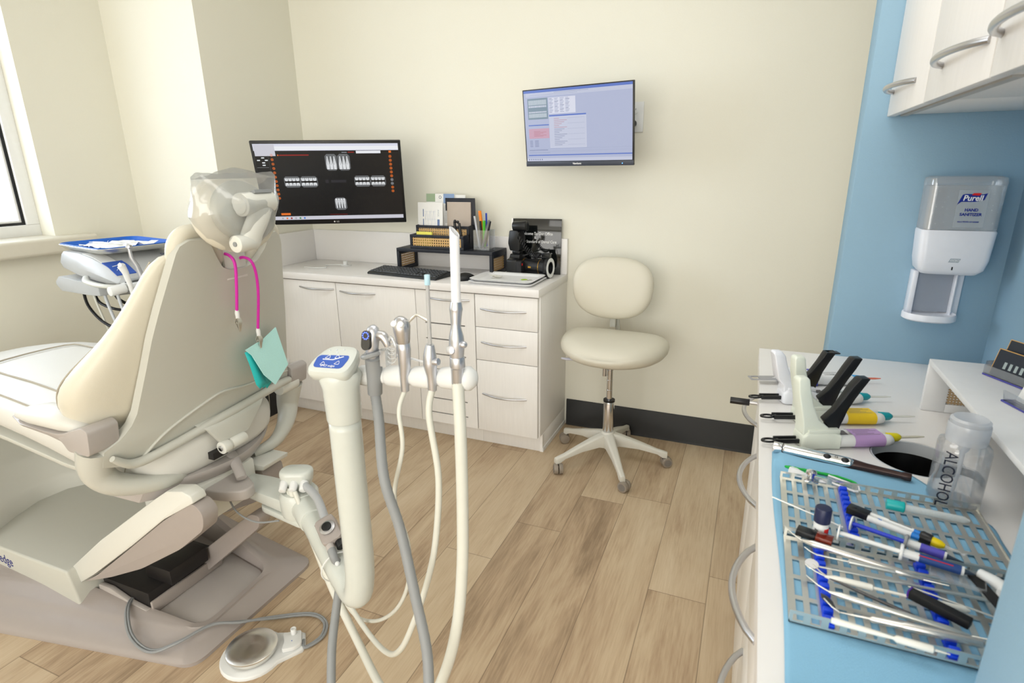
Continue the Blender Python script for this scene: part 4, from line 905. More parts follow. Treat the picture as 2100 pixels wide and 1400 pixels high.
# backrest shell (grid with table driven outline)
LT = [(.655, .80), (.69, .792), (.731, .795), (.745, .832), (.772, .862), (.805, .877), (.858, .885), (.924, .895), (1.0, .905), (1.073, .920), (1.155, .940), (1.212, .954), (1.238, .968)]
RT = [(.655, 1.425), (.677, 1.432), (.739, 1.419), (.819, 1.399), (.967, 1.361), (1.102, 1.322), (1.20, 1.295), (1.231, 1.278)]
def xs(z): return -1.45 + (z - .68) * (.2 / .555)
def shell_pt(u, v, off=0.0):
    zt = interp([(-1, 1.228), (-.9, 1.240), (-.62, 1.238), (-.48, 1.222), (-.38, 1.195), (-.22, 1.158), (-.05, 1.146), (.2, 1.147), (.42, 1.160), (.58, 1.19), (.68, 1.218), (.80, 1.232), (.92, 1.234), (1, 1.220)], u)
    zb = interp([(-1, .685), (-.8, .655), (-.55, .668), (0, .700), (.5, .714), (.9, .716), (1, .70)], u)
    z = zb + (zt - zb) * v
    yl, yr = interp(LT, z), interp(RT, z); y = (yl + yr) / 2 + u * (yr - yl) / 2
    bulge = .030 * (1 - u * u) * (1 - .5 * v) - .006
    return Vector((xs(z) + bulge + off, y, z - off * .36))
NU, NV = 48, 36
m = MB(); us = [-1 + 2 * i / NU for i in range(NU + 1)]; vs = [i / NV for i in range(NV + 1)]
def sheetgrid(off): return [[m.bm.verts.new(shell_pt(u, v, off)) for u in us] for v in vs]
A, B = sheetgrid(0), sheetgrid(-.022)
for i in range(NV):
    for j in range(NU):
        m._f([A[i][j], A[i][j + 1], A[i + 1][j + 1], A[i + 1][j]]); m._f([B[i][j], B[i + 1][j], B[i + 1][j + 1], B[i][j + 1]])
for i in range(NV): m._f([A[i][0], A[i + 1][0], B[i + 1][0], B[i][0]]); m._f([A[i][NU], B[i][NU], B[i + 1][NU], A[i + 1][NU]])
for j in range(NU): m._f([A[0][j], B[0][j], B[0][j + 1], A[0][j + 1]]); m._f([A[NV][j], A[NV][j + 1], B[NV][j + 1], B[NV][j]])
sh = m.done('backrest_shell', SHELL, dc, bev=0.0, sharp=50)
m = MB(); m.tube([shell_pt(-.96, .06, .010), shell_pt(-.80, .03, .012), shell_pt(-.5, .015, .012), shell_pt(0, .005, .012), shell_pt(.5, .0, .012), shell_pt(.85, 0, .012), shell_pt(.985, .01, .008)], [.008, .013, .013, .013, .013, .013, .012], 12, 5); m.done('lower_rim', SHELL, dc)
m = MB(); m.tube([shell_pt(-.72, .02, .002), shell_pt(-.5, .10, .002), shell_pt(-.25, .175, .002), shell_pt(-.05, .185, .002), shell_pt(.3, .13, .002), shell_pt(.6, .10, .002), shell_pt(.98, .075, .002)], .004, 8, 5); m.done('shell_crease', SHELL, dc)
# backrest bracket and hinge
m = MB(); m.rings([[(-1.425, 1.03, .705), (-1.412, 1.03, .702), (-1.409, 1.29, .718), (-1.425, 1.29, .718)], [(-1.405, 1.05, .685), (-1.388, 1.05, .685), (-1.388, 1.25, .69), (-1.405, 1.25, .69)], [(-1.392, 1.075, .635), (-1.374, 1.075, .635), (-1.374, 1.175, .635), (-1.392, 1.175, .635)]]); m.done('back_bracket', SHELL, dc, bev=0.004)
m = MB(); m.tube([(-1.375, 1.070, .622), (-1.375, 1.095, .622), (-1.375, 1.0955, .622), (-1.375, 1.103, .622), (-1.375, 1.1035, .622), (-1.375, 1.155, .622)], [.019, .019, .014, .014, .017, .017], 24); hg = m.done('hinge', SHELL2, dc, bev=0.0015)
m = MB(); m.cyl((-1.375, 1.0665, .622), (-1.375, 1.0705, .622), .009, n=16); m.done('hinge_pin', CHROME, hg, bev=0.001)
m = MB(); m.box(-1.46, -1.388, 1.05, 1.10, .590, .612); m.done('hinge_recess', mk('dark_mechanism', (0.12, 0.11, 0.11)), dc)
# backrest cushion with side wings
def bsec(z, yl, yr, d, xo=0.0, n=44, e=2.6):
    xc = xs(z) - .020 - d / 2 - xo; yc = (yl + yr) / 2; w_ = (yr - yl) / 2; r = []
    for j in range(n):
        a = 2 * PI * j / n; c_, s_ = math.cos(a), math.sin(a)
        sx_ = abs(s_) ** (2 / e) * (1 if s_ >= 0 else -1)
        y = yc + w_ * abs(c_) ** (2 / e) * (1 if c_ >= 0 else -1)
        x = xc + d / 2 * sx_
        if s_ > 0: x -= .0 
        r.append((x, y, z + (-.10 * d * s_ * 0)))
    return r
m = MB(); m.rings([bsec(.735, .93, 1.30, .06, .03), bsec(.748, .85, 1.385, .13, .01), bsec(.775, .805, 1.425, .175), bsec(.82, .772, 1.448, .205), bsec(.875, .762, 1.452, .205), bsec(.92, .775, 1.442, .185), bsec(.965, .805, 1.425, .155), bsec(1.01, .838, 1.405, .125), bsec(1.07, .870, 1.375, .10), bsec(1.13, .900, 1.345, .088), bsec(1.19, .93, 1.315, .08), bsec(1.225, .95, 1.295, .07)][:-1] + [bsec(1.215, .955, 1.29, .05)], cap=(True, True))
bc = m.done('backrest_cushion', VINYLY, dc, sharp=180, sub=1)
for yz in ([(.972, 1.19), (.972, 1.225), (.985, 1.248), (1.01, 1.256), (1.045, 1.250), (1.073, 1.222), (1.095, 1.185), (1.125, 1.158)], [(1.285, 1.19), (1.283, 1.220), (1.268, 1.243), (1.247, 1.244), (1.225, 1.222), (1.205, 1.188), (1.185, 1.168), (1.16, 1.155)]):
    m = MB(); m.tube([(xs(z) - .034, y, z) for y, z in yz], [.019, .021, .021, .020, .020, .021, .021, .016], 14, 5); m.done('cushion_lobe', VINYLY, dc, sharp=180)
m = MB(); j_ = 25
m.tube([bsec(*q)[j_] for q in ((.775, .805, 1.425, .175), (.82, .772, 1.448, .205), (.875, .762, 1.452, .205), (.92, .775, 1.442, .185), (.965, .805, 1.425, .155), (1.01, .838, 1.405, .125), (1.07, .870, 1.375, .10), (1.13, .900, 1.345, .088), (1.19, .93, 1.315, .08))], .0024, 6, 4); m.done('cushion_seam', SEAM, bc)
# armrests and support hoop
def armrest(sg, y, dz=0, dx=0):
    P = lambda x, yy, z: (x + dx, y + sg * yy, z + dz)
    m = MB(); rs = []
    for x, w_, z, h in ((-1.757, .012, .790, .006), (-1.735, .030, .793, .013), (-1.67, .042, .800, .022), (-1.60, .045, .804, .024), (-1.54, .043, .803, .024), (-1.50, .032, .798, .018), (-1.485, .012, .793, .008)):
        rs.append([P(p[0], (p[1] - y), p[2]) for p in sect(x, w_, z, h, 20, 2.6, y)])
    m.rings(rs); m.done('armrest_pad', VINYL, dc, sharp=180)
    m = MB(); m.rings([[P(x, -w_, z), P(x, w_, z), P(x, w_ * .8, z - h), P(x, -w_ * .8, z - h)] for x, w_, z, h in ((-1.775, .018, .782, .008), (-1.70, .040, .780, .012), (-1.60, .042, .778, .016), (-1.55, .042, .779, .026), (-1.52, .040, .784, .040), (-1.49, .038, .792, .050))])
    m.done('armrest_bracket', TAUPE2, dc, bev=0.003)
    m = MB(); m.prism([(q[0] + dx, q[1] + dz) for q in rpoly([(-1.56, .770), (-1.50, .792), (-1.447, .810), (-1.428, .800), (-1.440, .733), (-1.522, .733), (-1.535, .752)], .012, 3)], 'y', y - .038, y + .038); m.done('bracket_neck', TAUPE2, dc, bev=0.008, seg=3)
    m = MB(); m.tube([P(-1.480, 0, .734), P(-1.495, 0, .69), P(-1.500, .006, .65), P(-1.485, .03, .615), P(-1.46, .08, .590), P(-1.44, .15, .572), P(-1.46, .22, .560)], [.042, .041, .037, .032, .026, .020, .014], 16, 5, flat=1.0, up=(1, 0, 0)); m.done('armrest_post', SHELL, dc, sharp=60)
armrest(1, .800); armrest(-1, 1.470, -.06, .0)
m = MB(); m.cyl((-1.46, 1.39, .68), (-1.46, 1.47, .68), .026, n=24); m.done('pivot_boss', SHELL2, dc, bev=0.004)
# headrest
HX, HZ = -1.215, 1.297
MH = frame((HX, AY - .028, HZ), (0, 1, 0), (1, 0, .30))        # local x = world y, local z = towards the viewer side, local y up
if MH[2][1] < 0: MH = frame((HX, AY - .028, HZ), (0, -1, 0), (1, 0, .30))
m = MB(MH); rs = []
for k in range(13):
    a = -PI / 2 + PI * k / 12; s_ = max(.02, math.cos(a)) ** .5
    rs.append([(.118 * s_ * math.cos(t_) * (1 - .10 * math.sin(t_)), .098 * s_ * math.sin(t_), .038 * math.sin(a)) for t_ in [2 * PI * j / 36 for j in range(36)]])
m.rings(rs); m.done('headrest_cushion', VINYLY, dc, sharp=180)
m = MB(MH); m.rings([[(r_ * .092 * math.cos(t_) * (1 - .1 * math.sin(t_)), r_ * .076 * math.sin(t_) - .004, z) for t_ in [2 * PI * j / 36 for j in range(36)]] for r_, z in ((1.0, .030), (1.0, .042), (.93, .050), (.4, .056))]); m.done('headrest_plate', mk('grey_headrest_plastic', (0.70, 0.70, 0.66), 0.35), dc, sharp=50)
sg_ = 1 if MH[1][0] > 0 else -1
X_ = lambda y, up, out: MH @ Vector((sg_ * y, up, out))
m = MB(); m.tube([X_(-.046, .002, .078), X_(-.043, .002, .078), X_(-.042, .002, .078), X_(.052, .006, .078)], [.022, .022, .028, .027], 28); kn = m.done('headrest_knuckle', SHELL2, dc, bev=0.003)
m = MB(MH); m.box(min(sg_ * -.010, sg_ * .045), max(sg_ * -.010, sg_ * .045), .022, .030, .088, .104); m.done('knuckle_slot', GPLA, kn)
m = MB(); m.tube([X_(.020, .0, .082), X_(.0, -.03, .080), X_(-.022, -.060, .068), X_(-.030, -.082, .055)], [.032, .028, .027, .028], 14, 4, up=(1, 0, .3), flat=.55); m.done('headrest_arm', SHELL2, dc, sharp=60)
m = MB(); m.cyl(X_(-.072, -.084, .050), X_(-.012, -.082, .050), .021, n=24); lk = m.done('lower_knuckle', SHELL2, dc, bev=0.003)
m = MB(); m.cyl(X_(-.074, -.084, .050), X_(-.0715, -.084, .050), .006, n=12); m.done('knuckle_pin', GPLA, lk)
m = MB(); m.rings([[(-1.292, AY - .020, z), (-1.280, AY - .020, z), (-1.280, AY + .050, z), (-1.292, AY + .050, z)] for z in (1.12, 1.225)]); m.done('headrest_bar', SHELL2, dc, bev=0.002)

# plastic cover over the headrest
t = thing('headrest_cover', 'clear crinkled plastic bag pulled over the headrest', 'plastic cover', (HX, AY, 1.18))
rs = []
for i in range(25):
    v = i / 24; zz = 1.392 - .182 * v
    yl = interp([(0, .958), (.25, .962), (.5, .958), (.8, .99), (1, 1.035)], v); yr = interp([(0, 1.212), (.25, 1.205), (.5, 1.195), (.8, 1.165), (1, 1.115)], v)
    dp = interp([(0, .004), (.12, .030), (.35, .078), (.7, .076), (1, .045)], v); r = []
    for j in range(72):
        a = 2 * PI * j / 72; c_, s_ = math.cos(a), math.sin(a)
        nz = .003 * math.sin(4 * a + 6 * v) * math.sin(7 * v + 2 * a) + .0008 * math.sin(15 * a - 21 * v)
        r.append((-1.19 + (dp + nz) * abs(s_) ** 1.2 * (1 if s_ > 0 else -1) - .02 * (v - .5), (yl + yr) / 2 + ((yr - yl) / 2 + nz * .6) * abs(c_) ** .9 * (1 if c_ > 0 else -1), zz + (1 - v) * (.014 * math.cos(2 * a) * -.6 + .006 * math.sin(a * 3)) + nz))
    rs.append(r)
m = MB(); m.rings(rs, cap=(True, False)); m.done('bag', FILM, t, sharp=25)
# bib clip with folded bib
PINK = mk('magenta_cord', (0.86, 0.18, 0.70), 0.5)
t = thing('bib_clip', 'magenta bib cord hanging over the chair back with a metal clip at each end', 'bib clip', (-1.27, 1.16, 1.18))
shx = lambda z: xs(z) + .034
L1 = [(-1.30, 1.105, 1.190), (-1.268, 1.105, 1.188), (-1.252, 1.107, 1.165), (shx(1.10), 1.112, 1.10), (shx(1.02) + .004, 1.123, 1.030)]
L2 = [(-1.31, 1.152, 1.16), (-1.270, 1.153, 1.175), (-1.248, 1.163, 1.155), (shx(1.08) + .004, 1.186, 1.08), (shx(.95) + .008, 1.205, .955)]
m = MB(); m.tube(L1, .0040, 8, 6); m.done('cord', PINK, t)
m = MB(); m.tube(L2, .0040, 8, 6); m.done('cord', PINK, t)
m = MB(); m.tube([(-1.30, 1.105, 1.190), (-1.38, 1.11, 1.16), (-1.385, 1.14, 1.15), (-1.31, 1.152, 1.16)], .0040, 8, 6); m.done('cord', PINK, t)
for (x, y, z), dx in (((shx(1.02) + .004, 1.123, 1.030), 0), ((shx(.95) + .008, 1.205, .955), 0)):
    m = MB(); m.tube([(x, y, z + .004), (x, y, z - .004), (x, y, z - .020)], [.0045, .0065, .0055], 10); m.done('ferrule', WPLA, t)
    m = MB()
    for s_ in (-1, 1): m.rings([[(x + s_ * .004 + q * .0012, y - w_, zz), (x + s_ * .004 + q * .0012, y + w_, zz)] if 0 else [(x + s_ * o_ - .0012, y - w_, zz), (x + s_ * o_ + .0012, y - w_, zz), (x + s_ * o_ + .0012, y + w_, zz), (x + s_ * o_ - .0012, y + w_, zz)] for zz, w_, o_ in ((z - .018, .005, .003), (z - .030, .0065, .007), (z - .042, .005, .0035), (z - .058, .0022, .0008))])
    m.cyl((x, y - .006, z - .032), (x, y + .006, z - .032), .003, n=10)
    m.done('clip', STEEL, t)
# folded aqua bib held by the right clip
AQ = mk('aqua_paper', (0.76, 0.96, 0.95), 0.75, bump=0.3, scale=300); AQ2 = mk('aqua_plastic_back', (0.18, 0.76, 0.76), 0.4)
t = thing('dental_bib', 'folded aqua paper bib hanging from the metal clip behind the chair', 'bib', (-1.33, 1.21, .80))
bx = shx(.90) + .010
def leaf(name, pts, mat, th):
    m = MB(); m.rings([[Vector(p) for p in pts], [Vector(p) + Vector((th, 0, 0)) for p in pts]]); return m.done(name, mat, t, bev=0.0)
leaf('front_fold', [(bx + .012, 1.152, .906), (bx + .010, 1.225, .920), (bx + .004, 1.282, .940), (bx + .006, 1.310, .812), (bx + .012, 1.243, .768), (bx + .018, 1.200, .815), (bx + .014, 1.170, .885)], AQ, .003)
for k, (a, b) in enumerate(((.0, 0), (.016, .004), (.030, .010))):
    m = MB(); m.rings([[(bx + .006 - a * .15, 1.155 + a, .897), (bx + .004 - a * .15, 1.178 + a, .897)], [(bx + .006 - a * .15, 1.165 + a, .860), (bx + .004 - a * .15, 1.200 + a, .855)], [(bx + .007 - a * .15, 1.178 + a, .790), (bx + .005 - a * .15, 1.215 + a, .795)], [(bx + .006 - a * .15, 1.190 + a, .772 - b), (bx + .004 - a * .15, 1.222 + a, .780)]], closed=False, cap=(False, False))
    m.done('back_fold', AQ2, t, solid=0.0015)

# ================================================================ ASSISTANT ARM
at = thing('assistant_arm', 'white assistant instrument arm with upright post and holder bar, in front of the chair', 'instrument arm', (-1.2, 1.1, .40))
CR = mk('off_white_enamel', (0.815, 0.83, 0.805), 0.25, coat=0.2)
m = MB(); m.rings([[(x, y - w_, z), (x, y + w_, z), (x, y + w_, z + h), (x, y - w_, z + h)] for x, y, w_, z, h in ((-1.46, 1.155, .035, .445, .025), (-1.33, 1.150, .045, .440, .034), (-1.20, 1.140, .050, .435, .042), (-1.12, 1.125, .045, .430, .045))]); m.done('link_arm', CR, at, bev=0.006)
m = MB(); m.prism(rpoly([(-1.30, 1.10), (-1.10, 1.07), (-1.08, 1.14), (-1.12, 1.19), (-1.30, 1.185)], .03), 'z', .412, .432); m.done('lower_cover', CR, at, bev=0.004)
m = MB(); m.lathe([(.052, .43), (.055, .44), (.055, .495), (.048, .505)], (-1.155, 1.125, 0), 28); m.done('pivot_drum', CR, at)
bd = Vector((math.cos(R(24)), math.sin(R(24)), 0)) ; MBk = frame((-1.165, 1.135, .50), bd, (0, 0, 1))
m = MB(MBk); m.rings([[(p[0], p[1], z) for p in rrect(-w_, w_, -d_, d_, d_ * .9, 6)] for w_, d_, z in ((.034, .026, 0), (.045, .031, .03), (.048, .033, .052), (.046, .031, .060), (.040, .026, .064))]); m.done('tubing_block', CR, at, sharp=45)
m = MB(MBk); 
for x in (-.028, .001, .030): m = MB(MBk); m.cyl((x, -.024, .034), (x, -.050, .020), .0125, .0105, n=16); m.done('hose_collar', WPLA, at, bev=0.002)
# horizontal tube and post
pa, pb = Vector((-1.13, 1.115, .465)), Vector((-.80, .905, .425))
m = MB(); m.tube([pa, pa + (pb - pa) * .22], [.041, .038], 24); m.done('arm_socket', CR, at, bev=0.003)
m = MB(); m.tube([pa + (pb - pa) * .1, pa + (pb - pa) * .55, pa + (pb - pa) * .85, (-.785, .897, .437), (-.765, .890, .475), (-.757, .888, .56), (-.757, .888, .75), (-.757, .888, .895)], .0335, 28, 5); m.done('post', CR, at, sharp=180)
m = MB(); m.lathe([(.0345, .895), (.036, .90), (.038, .97), (.044, .995), (.040, 1.003)], (-.757, .888, 0), 30); nk = m.done('post_head', CR, at)
# control pad
MP = frame((-.762, .885, 1.020), (.985, .17, 0), (.0, -.42, 1)) @ Matrix.Diagonal((.80, .80, .95, 1))
m = MB(MP); m.rings([[(p[0], p[1], z) for p in rpoly([(-.060 * s_, -.052 * s_), (.052 * s_, -.052 * s_), (.058 * s_, .0), (.046 * s_, .056 * s_), (-.036 * s_, .056 * s_), (-.060 * s_, .0)], .025, 5)] for s_, z in ((.80, -.020), (.97, -.012), (1.0, 0), (1.0, .004), (.94, .011), (.7, .014))]); pad_ = m.done('control_pad', CR, at, sharp=50)
m = MB(MP); m.rings([[(p[0], p[1], z) for p in rpoly([(-.043, -.036), (.036, -.036), (.040, .0), (.037, .014), (-.041, .010), (-.047, 0)], .012, 4)] for z in (.0140, .0147)]); m.done('blue_membrane', BLUEL, pad_)
m = MB(MP)
m.tube([(-.028, -.006, .0150), (.0, -.006, .0150), (.024, .008, .0150)], .0013, 6)
for cx, cy, sg in ((-.018, .004, 1), (.008, .006, -1), (-.020, -.022, -1), (.016, -.016, 1)):
    m.tube([(cx - .006, cy - .005, .015), (cx + .006 * sg * .3, cy + .007, .015), (cx + .006, cy - .005, .015), (cx - .006, cy - .005, .015)], .0007, 5, 4)
m.done('white_symbols', WINK, pad_)
text('DCI edge', 0.010, MP @ T(-.004, -.029, .015), WINK, pad_, name='brand_lettering', shear=0.2)
m = MB(MP); [m.ball((x, y, .0142), .0028, .0028, .0008, 8) for x, y in ((-.026, .030), (-.008, .034), (.012, .036), (-.002, .024))]; m.done('touch_buttons', LGREY, pad_)
# holder bar
ba, bb = Vector((-.745, .935, .980)), Vector((-.478, .945, 1.004)); bdv = (bb - ba); BL = bdv.length; bu = bdv.normalized()
segs = [(.02, .20), (.34, .50), (.585, .735), (.805, .895), (.945, 1.0)]
def bp(t_): return ba + bdv * t_
m = MB(); m.cyl(bp(0), bp(1), .017, n=20); m.done('holder_rail', WPLA, at)
for i, (a, b) in enumerate(((.0, .15), (.25, .42), (.48, .655), (.72, .87))):
    m = MB(); d1 = (b - a) * .18; m.tube([bp(a), bp(a + d1), bp(b - d1 * .6), bp(b)], [.017, .0215, .0240, .0215], 24); m.done('instrument_holder', WPLA, at, bev=0.0015)
m = MB(); m.tube([bp(.925), bp(.935), bp(.97), bp(1.01), bp(1.03)], [.022, .0245, .0245, .016, .004], 24); m.done('end_cap', WPLA, at, sharp=60)
SP = [(-.695, .922, .988), (-.625, .924, .997), (-.561, .925, 1.003), (-.503, .925, 1.008)]
# --- instruments
def slotpt(i): return Vector(SP[i])
# intraoral camera / curing sensor holder with grey hose
p0 = slotpt(0)
t = thing('polishing_unit_handpiece', 'silver powered handpiece with blue light ring and thick grey hose, first on the holder bar', 'dental handpiece', p0)
m = MB(); m.tube([p0 + Vector((-.004, 0, -.040)), p0 + Vector((-.002, 0, 0)), p0 + Vector((.0, 0, .040)), p0 + Vector((.002, -.004, .048))], [.0150, .016, .018, .020], 20); m.done('grey_sleeve', GPLA, t, bev=0.0015)
m = MB(); m.tube([p0 + Vector((.020 * math.cos(a) + .001, -.004 + .020 * math.sin(a), .050 + .006 * math.cos(a))) for a in [R(-230 + 28 * k) for k in range(11)]], .0050, 8); m.done('cradle', GPLA, t)
m = MB(); m.tube([p0 + Vector((.001, -.002, .040)), p0 + Vector((.002, -.006, .060)), p0 + Vector((.003, -.004, .082)), p0 + Vector((.006, .001, .100)), p0 + Vector((.010, .006, .107))], [.0125, .0135, .0150, .0140, .005], 22, 3); hd = m.done('silver_body', SATIN, t, sharp=60)
MF = frame(p0 + Vector((.001, -.0215, .083)), (1, 0, 0), (0, -1, .22))
m = MB(MF); m.rings([[(p[0], p[1], z) for p in rrect(-.010, .010, -.019, .021, .0098, 6)] for z in (-.006, .0005, .0022)]); m.done('black_display', mk('gloss_black', (0.05, 0.05, 0.08), 0.1, coat=1), hd)
m = MB(MF)
for k in range(10): a = 2 * PI * k / 10; m.ball((.0068 * math.cos(a), .0105 + .0068 * math.sin(a), .0026), .0014, .0014, .0008, 8)
m.done('blue_led_ring', mk('blue_led_ring', (0.3, 0.4, 1), emit=(0.35, 0.45, 1.0), es=2.5), hd)
m = MB(); m.tube([p0 + Vector((.010, .0, .090)), p0 + Vector((.026, .0, .090)), p0 + Vector((.034, -.001, .081)), p0 + Vector((.038, -.002, .070))], [.010, .0105, .0085, .006], 16, 3); m.done('side_head', BRUSH, t, sharp=60)
m = MB(); m.box(p0.x + .022, p0.x + .036, p0.y - .010, p0.y + .010, p0.z + .028, p0.z + .062)
for k in range(4): m.torus((0, 0, 0), .011, .0013, 18, 6, Matrix.Translation((p0.x + .044 + .001 * k, p0.y, p0.z + .046 + .009 * k)) @ Matrix.Rotation(R(75), 4, 'X'))
m.tube([p0 + Vector((.038, 0, .073)), p0 + Vector((.046, 0, .090)), p0 + Vector((.055, 0, .072)), p0 + Vector((.053, 0, .046))], .003, 8, 4)
m.tube([p0 + Vector((.034, .018, .046)), p0 + Vector((.08, .020, .042)), p0 + Vector((.118, .02, .036))], .0022, 6)
m.done('clear_attachment', thin_clear('clear_silicone', (0.93, 0.95, 0.96), 0.1, 0.25, 0.25), t, sharp=50)
# grey corrugated hose
def hosepts(l): return [Vector(p) for p in l]
gh = [p0 + Vector((-.004, 0, -.038)), (-.675, .895, .905), (-.640, .850, .80), (-.600, .835, .70), (-.552, .80, .585), (-.505, .76, .47), (-.485, .70, .36), (-.52, .66, .26), (-.60, .66, .19), (-.70, .71, .18), (-.79, .785, .22)]
m = MB(); sp = spline(hosepts(gh), 14); m.tube(sp, [.0104 + .0005 * (k % 2) for k in range(len(sp))], 14); m.done('hose', GPLA, t, sharp=180)
# air-water syringe
p1 = slotpt(1)
t = thing('air_water_syringe', 'metal air water syringe with two white buttons and bent tip, second on the holder bar', 'dental syringe', p1)
m = MB(); m.tube([p1 + Vector((0, 0, -.032)), p1 + Vector((0, 0, 0)), p1 + Vector((.003, 0, .022)), p1 + Vector((.004, 0, .058)), p1 + Vector((.003, 0, .070)), p1 + Vector((.003, 0, .072))], [.0080, .0095, .0120, .0138, .0138, .0128], 24, up=(1, 0, 0)); m.done('handle', SATIN, t, sharp=50)
m = MB(); m.tube([p1 + Vector((.003, 0, .072)), p1 + Vector((.003, -.001, .085)), p1 + Vector((.003, -.002, .106)), p1 + Vector((.003, .002, .117)), p1 + Vector((.003, .006, .121))], [.0135, .0155, .0178, .015, .006], 24, 2); m.done('head', BRUSH, t, sharp=60)
for dx in (-.0075, .0075): m = MB(); m.cyl(p1 + Vector((.003 + dx, -.011, .110)), p1 + Vector((.003 + dx, -.018, .115)), .0066, n=18); m.done('button', WPLA, t, bev=0.001)
m = MB(); m.tube([p1 + Vector((.013, .004, .112)), p1 + Vector((.026, .006, .124)), p1 + Vector((.033, .006, .130)), p1 + Vector((.040, .006, .129)), p1 + Vector((.058, .008, .120))], .0028, 10); m.done('tip', STEEL, t)
m = MB(); m.tube([p1 + Vector((0, 0, -.030)), (-.627, .90, .93), (-.622, .895, .85), (-.655, .90, .72), (-.635, .91, .60), (-.66, .93, .47), (-.72, .95, .36), (-.83, 1.0, .25), (-.95, 1.06, .19), (-1.03, 1.08, .28), (-1.13, 1.09, .45), (-1.17, 1.095, .52)], .0048, 10, 8); m.done('tubing', mk('pale_tubing', (0.85, 0.85, 0.81), 0.4), t)
TUB = mk('pale_tubing', (0.85, 0.85, 0.81), 0.4)
# saliva ejector
p2 = slotpt(2)
t = thing('saliva_ejector', 'saliva ejector valve with tall thin clear straw and pale blue tip, third on the bar', 'saliva ejector', p2)
m = MB(); m.tube([p2 + Vector((0, 0, -.028)), p2 + Vector((0, 0, .0)), p2 + Vector((-.002, 0, .025)), p2 + Vector((-.002, 0, .045)), p2 + Vector((0, 0, .068))], [.0085, .0098, .0138, .0130, .0080], 22, 3); m.done('valve_body', SATIN, t, sharp=60)
m = MB(); m.cyl(p2 + Vector((-.012, 0, .030)), p2 + Vector((.020, -.004, .036)), .0075, n=16); m.done('valve_lever', SATIN, t, bev=0.002)
m = MB(); m.tube([p2 + Vector((0, 0, .068)), p2 + Vector((-.001, .004, .188))], .0038, 12); m.done('straw', mk('frosted_straw', (0.80, 0.80, 0.80), 0.25, trans=0.35, alpha=0.9), t)
m = MB(); m.cyl(p2 + Vector((-.001, .004, .185)), p2 + Vector((-.001, .0045, .205)), .0055, n=14); m.done('straw_tip', mk('pale_blue_tip', (0.72, 0.86, 0.92), 0.4), t, bev=0.001)
m = MB(); m.tube([p2 + Vector((0, 0, -.024)), (-.560, .905, .93), (-.540, .895, .80), (-.548, .885, .66), (-.565, .87, .56), (-.60, .86, .45), (-.65, .87, .345), (-.73, .92, .26), (-.84, .98, .24), (-.96, 1.03, .30), (-1.06, 1.06, .42), (-1.135, 1.09, .52)], .0068, 12, 8); m.done('tubing', TUB, t)
# high volume evacuator
p3 = slotpt(3)
t = thing('evacuator_handpiece', 'chrome suction valve with tall white vacuum tip and thick cream hose, last on the bar', 'suction handpiece', p3)
m = MB(); m.tube([p3 + Vector((0, 0, -.010)), p3 + Vector((0, 0, .022)), p3 + Vector((.001, 0, .024)), p3 + Vector((.001, 0, .045))], [.0125, .0125, .0150, .0145], 24); m.done('hose_cuff', SATIN, t, bev=0.001)
m = MB(); m.tube([p3 + Vector((0, 0, .04)), p3 + Vector((.001, 0, .065)), p3 + Vector((.001, 0, .085)), p3 + Vector((.001, 0, .105)), p3 + Vector((.001, .002, .13)), p3 + Vector((.001, .003, .138)), p3 + Vector((.001, .004, .152))], [.013, .0150, .0142, .0095, .0115, .0128, .0105], 24, 3); m.done('valve_body', SATIN, t, sharp=60)
m = MB(); m.cyl(p3 + Vector((-.005, -.008, .060)), p3 + Vector((-.005, -.017, .062)), .009, n=20); m.ball(p3 + Vector((.017, -.004, .072)), .0085, .008, .007, 12); m.done('valve_knob', SATIN, t, bev=0.002)
m = MB(); rs = []; tp = p3 + Vector((.001, .004, .146))
for k, (dz, cut) in enumerate(((0, 0), (.06, 0), (.11, 0), (.136, .010))): rs.append([tp + Vector((.0090 * math.cos(a), .0090 * math.sin(a) + dz * .03, dz - cut * math.cos(a) * 0.9)) for a in [2 * PI * j / 20 for j in range(20)]])
rs2 = [[tp + (p - tp) for p in r] for r in rs]
for k, (dz, cut) in reversed(list(enumerate(((.02, 0), (.136, .010))))): rs2.append([tp + Vector((.0078 * math.cos(a), .0078 * math.sin(a) + dz * .03, dz - cut * math.cos(a) * 0.9)) for a in [2 * PI * j / 20 for j in range(20)]])
m.rings(rs2, cap=(True, True)); m.done('vacuum_tip', mk('bright_white_plastic', (0.96, 0.96, 0.97), 0.35), t, sharp=50)
m = MB(); m.tube([p3 + Vector((0, 0, -.006)), (-.488, .90, .90), (-.482, .885, .75), (-.480, .87, .62), (-.485, .85, .50), (-.505, .83, .39), (-.55, .82, .28), (-.63, .84, .19), (-.74, .90, .165), (-.86, .97, .20), (-.97, 1.02, .29), (-1.06, 1.06, .40), (-1.16, 1.10, .52)], [.0120] * 8 + [.0108] * 5, 14, 8); m.done('hose', TUB, t, sharp=180)
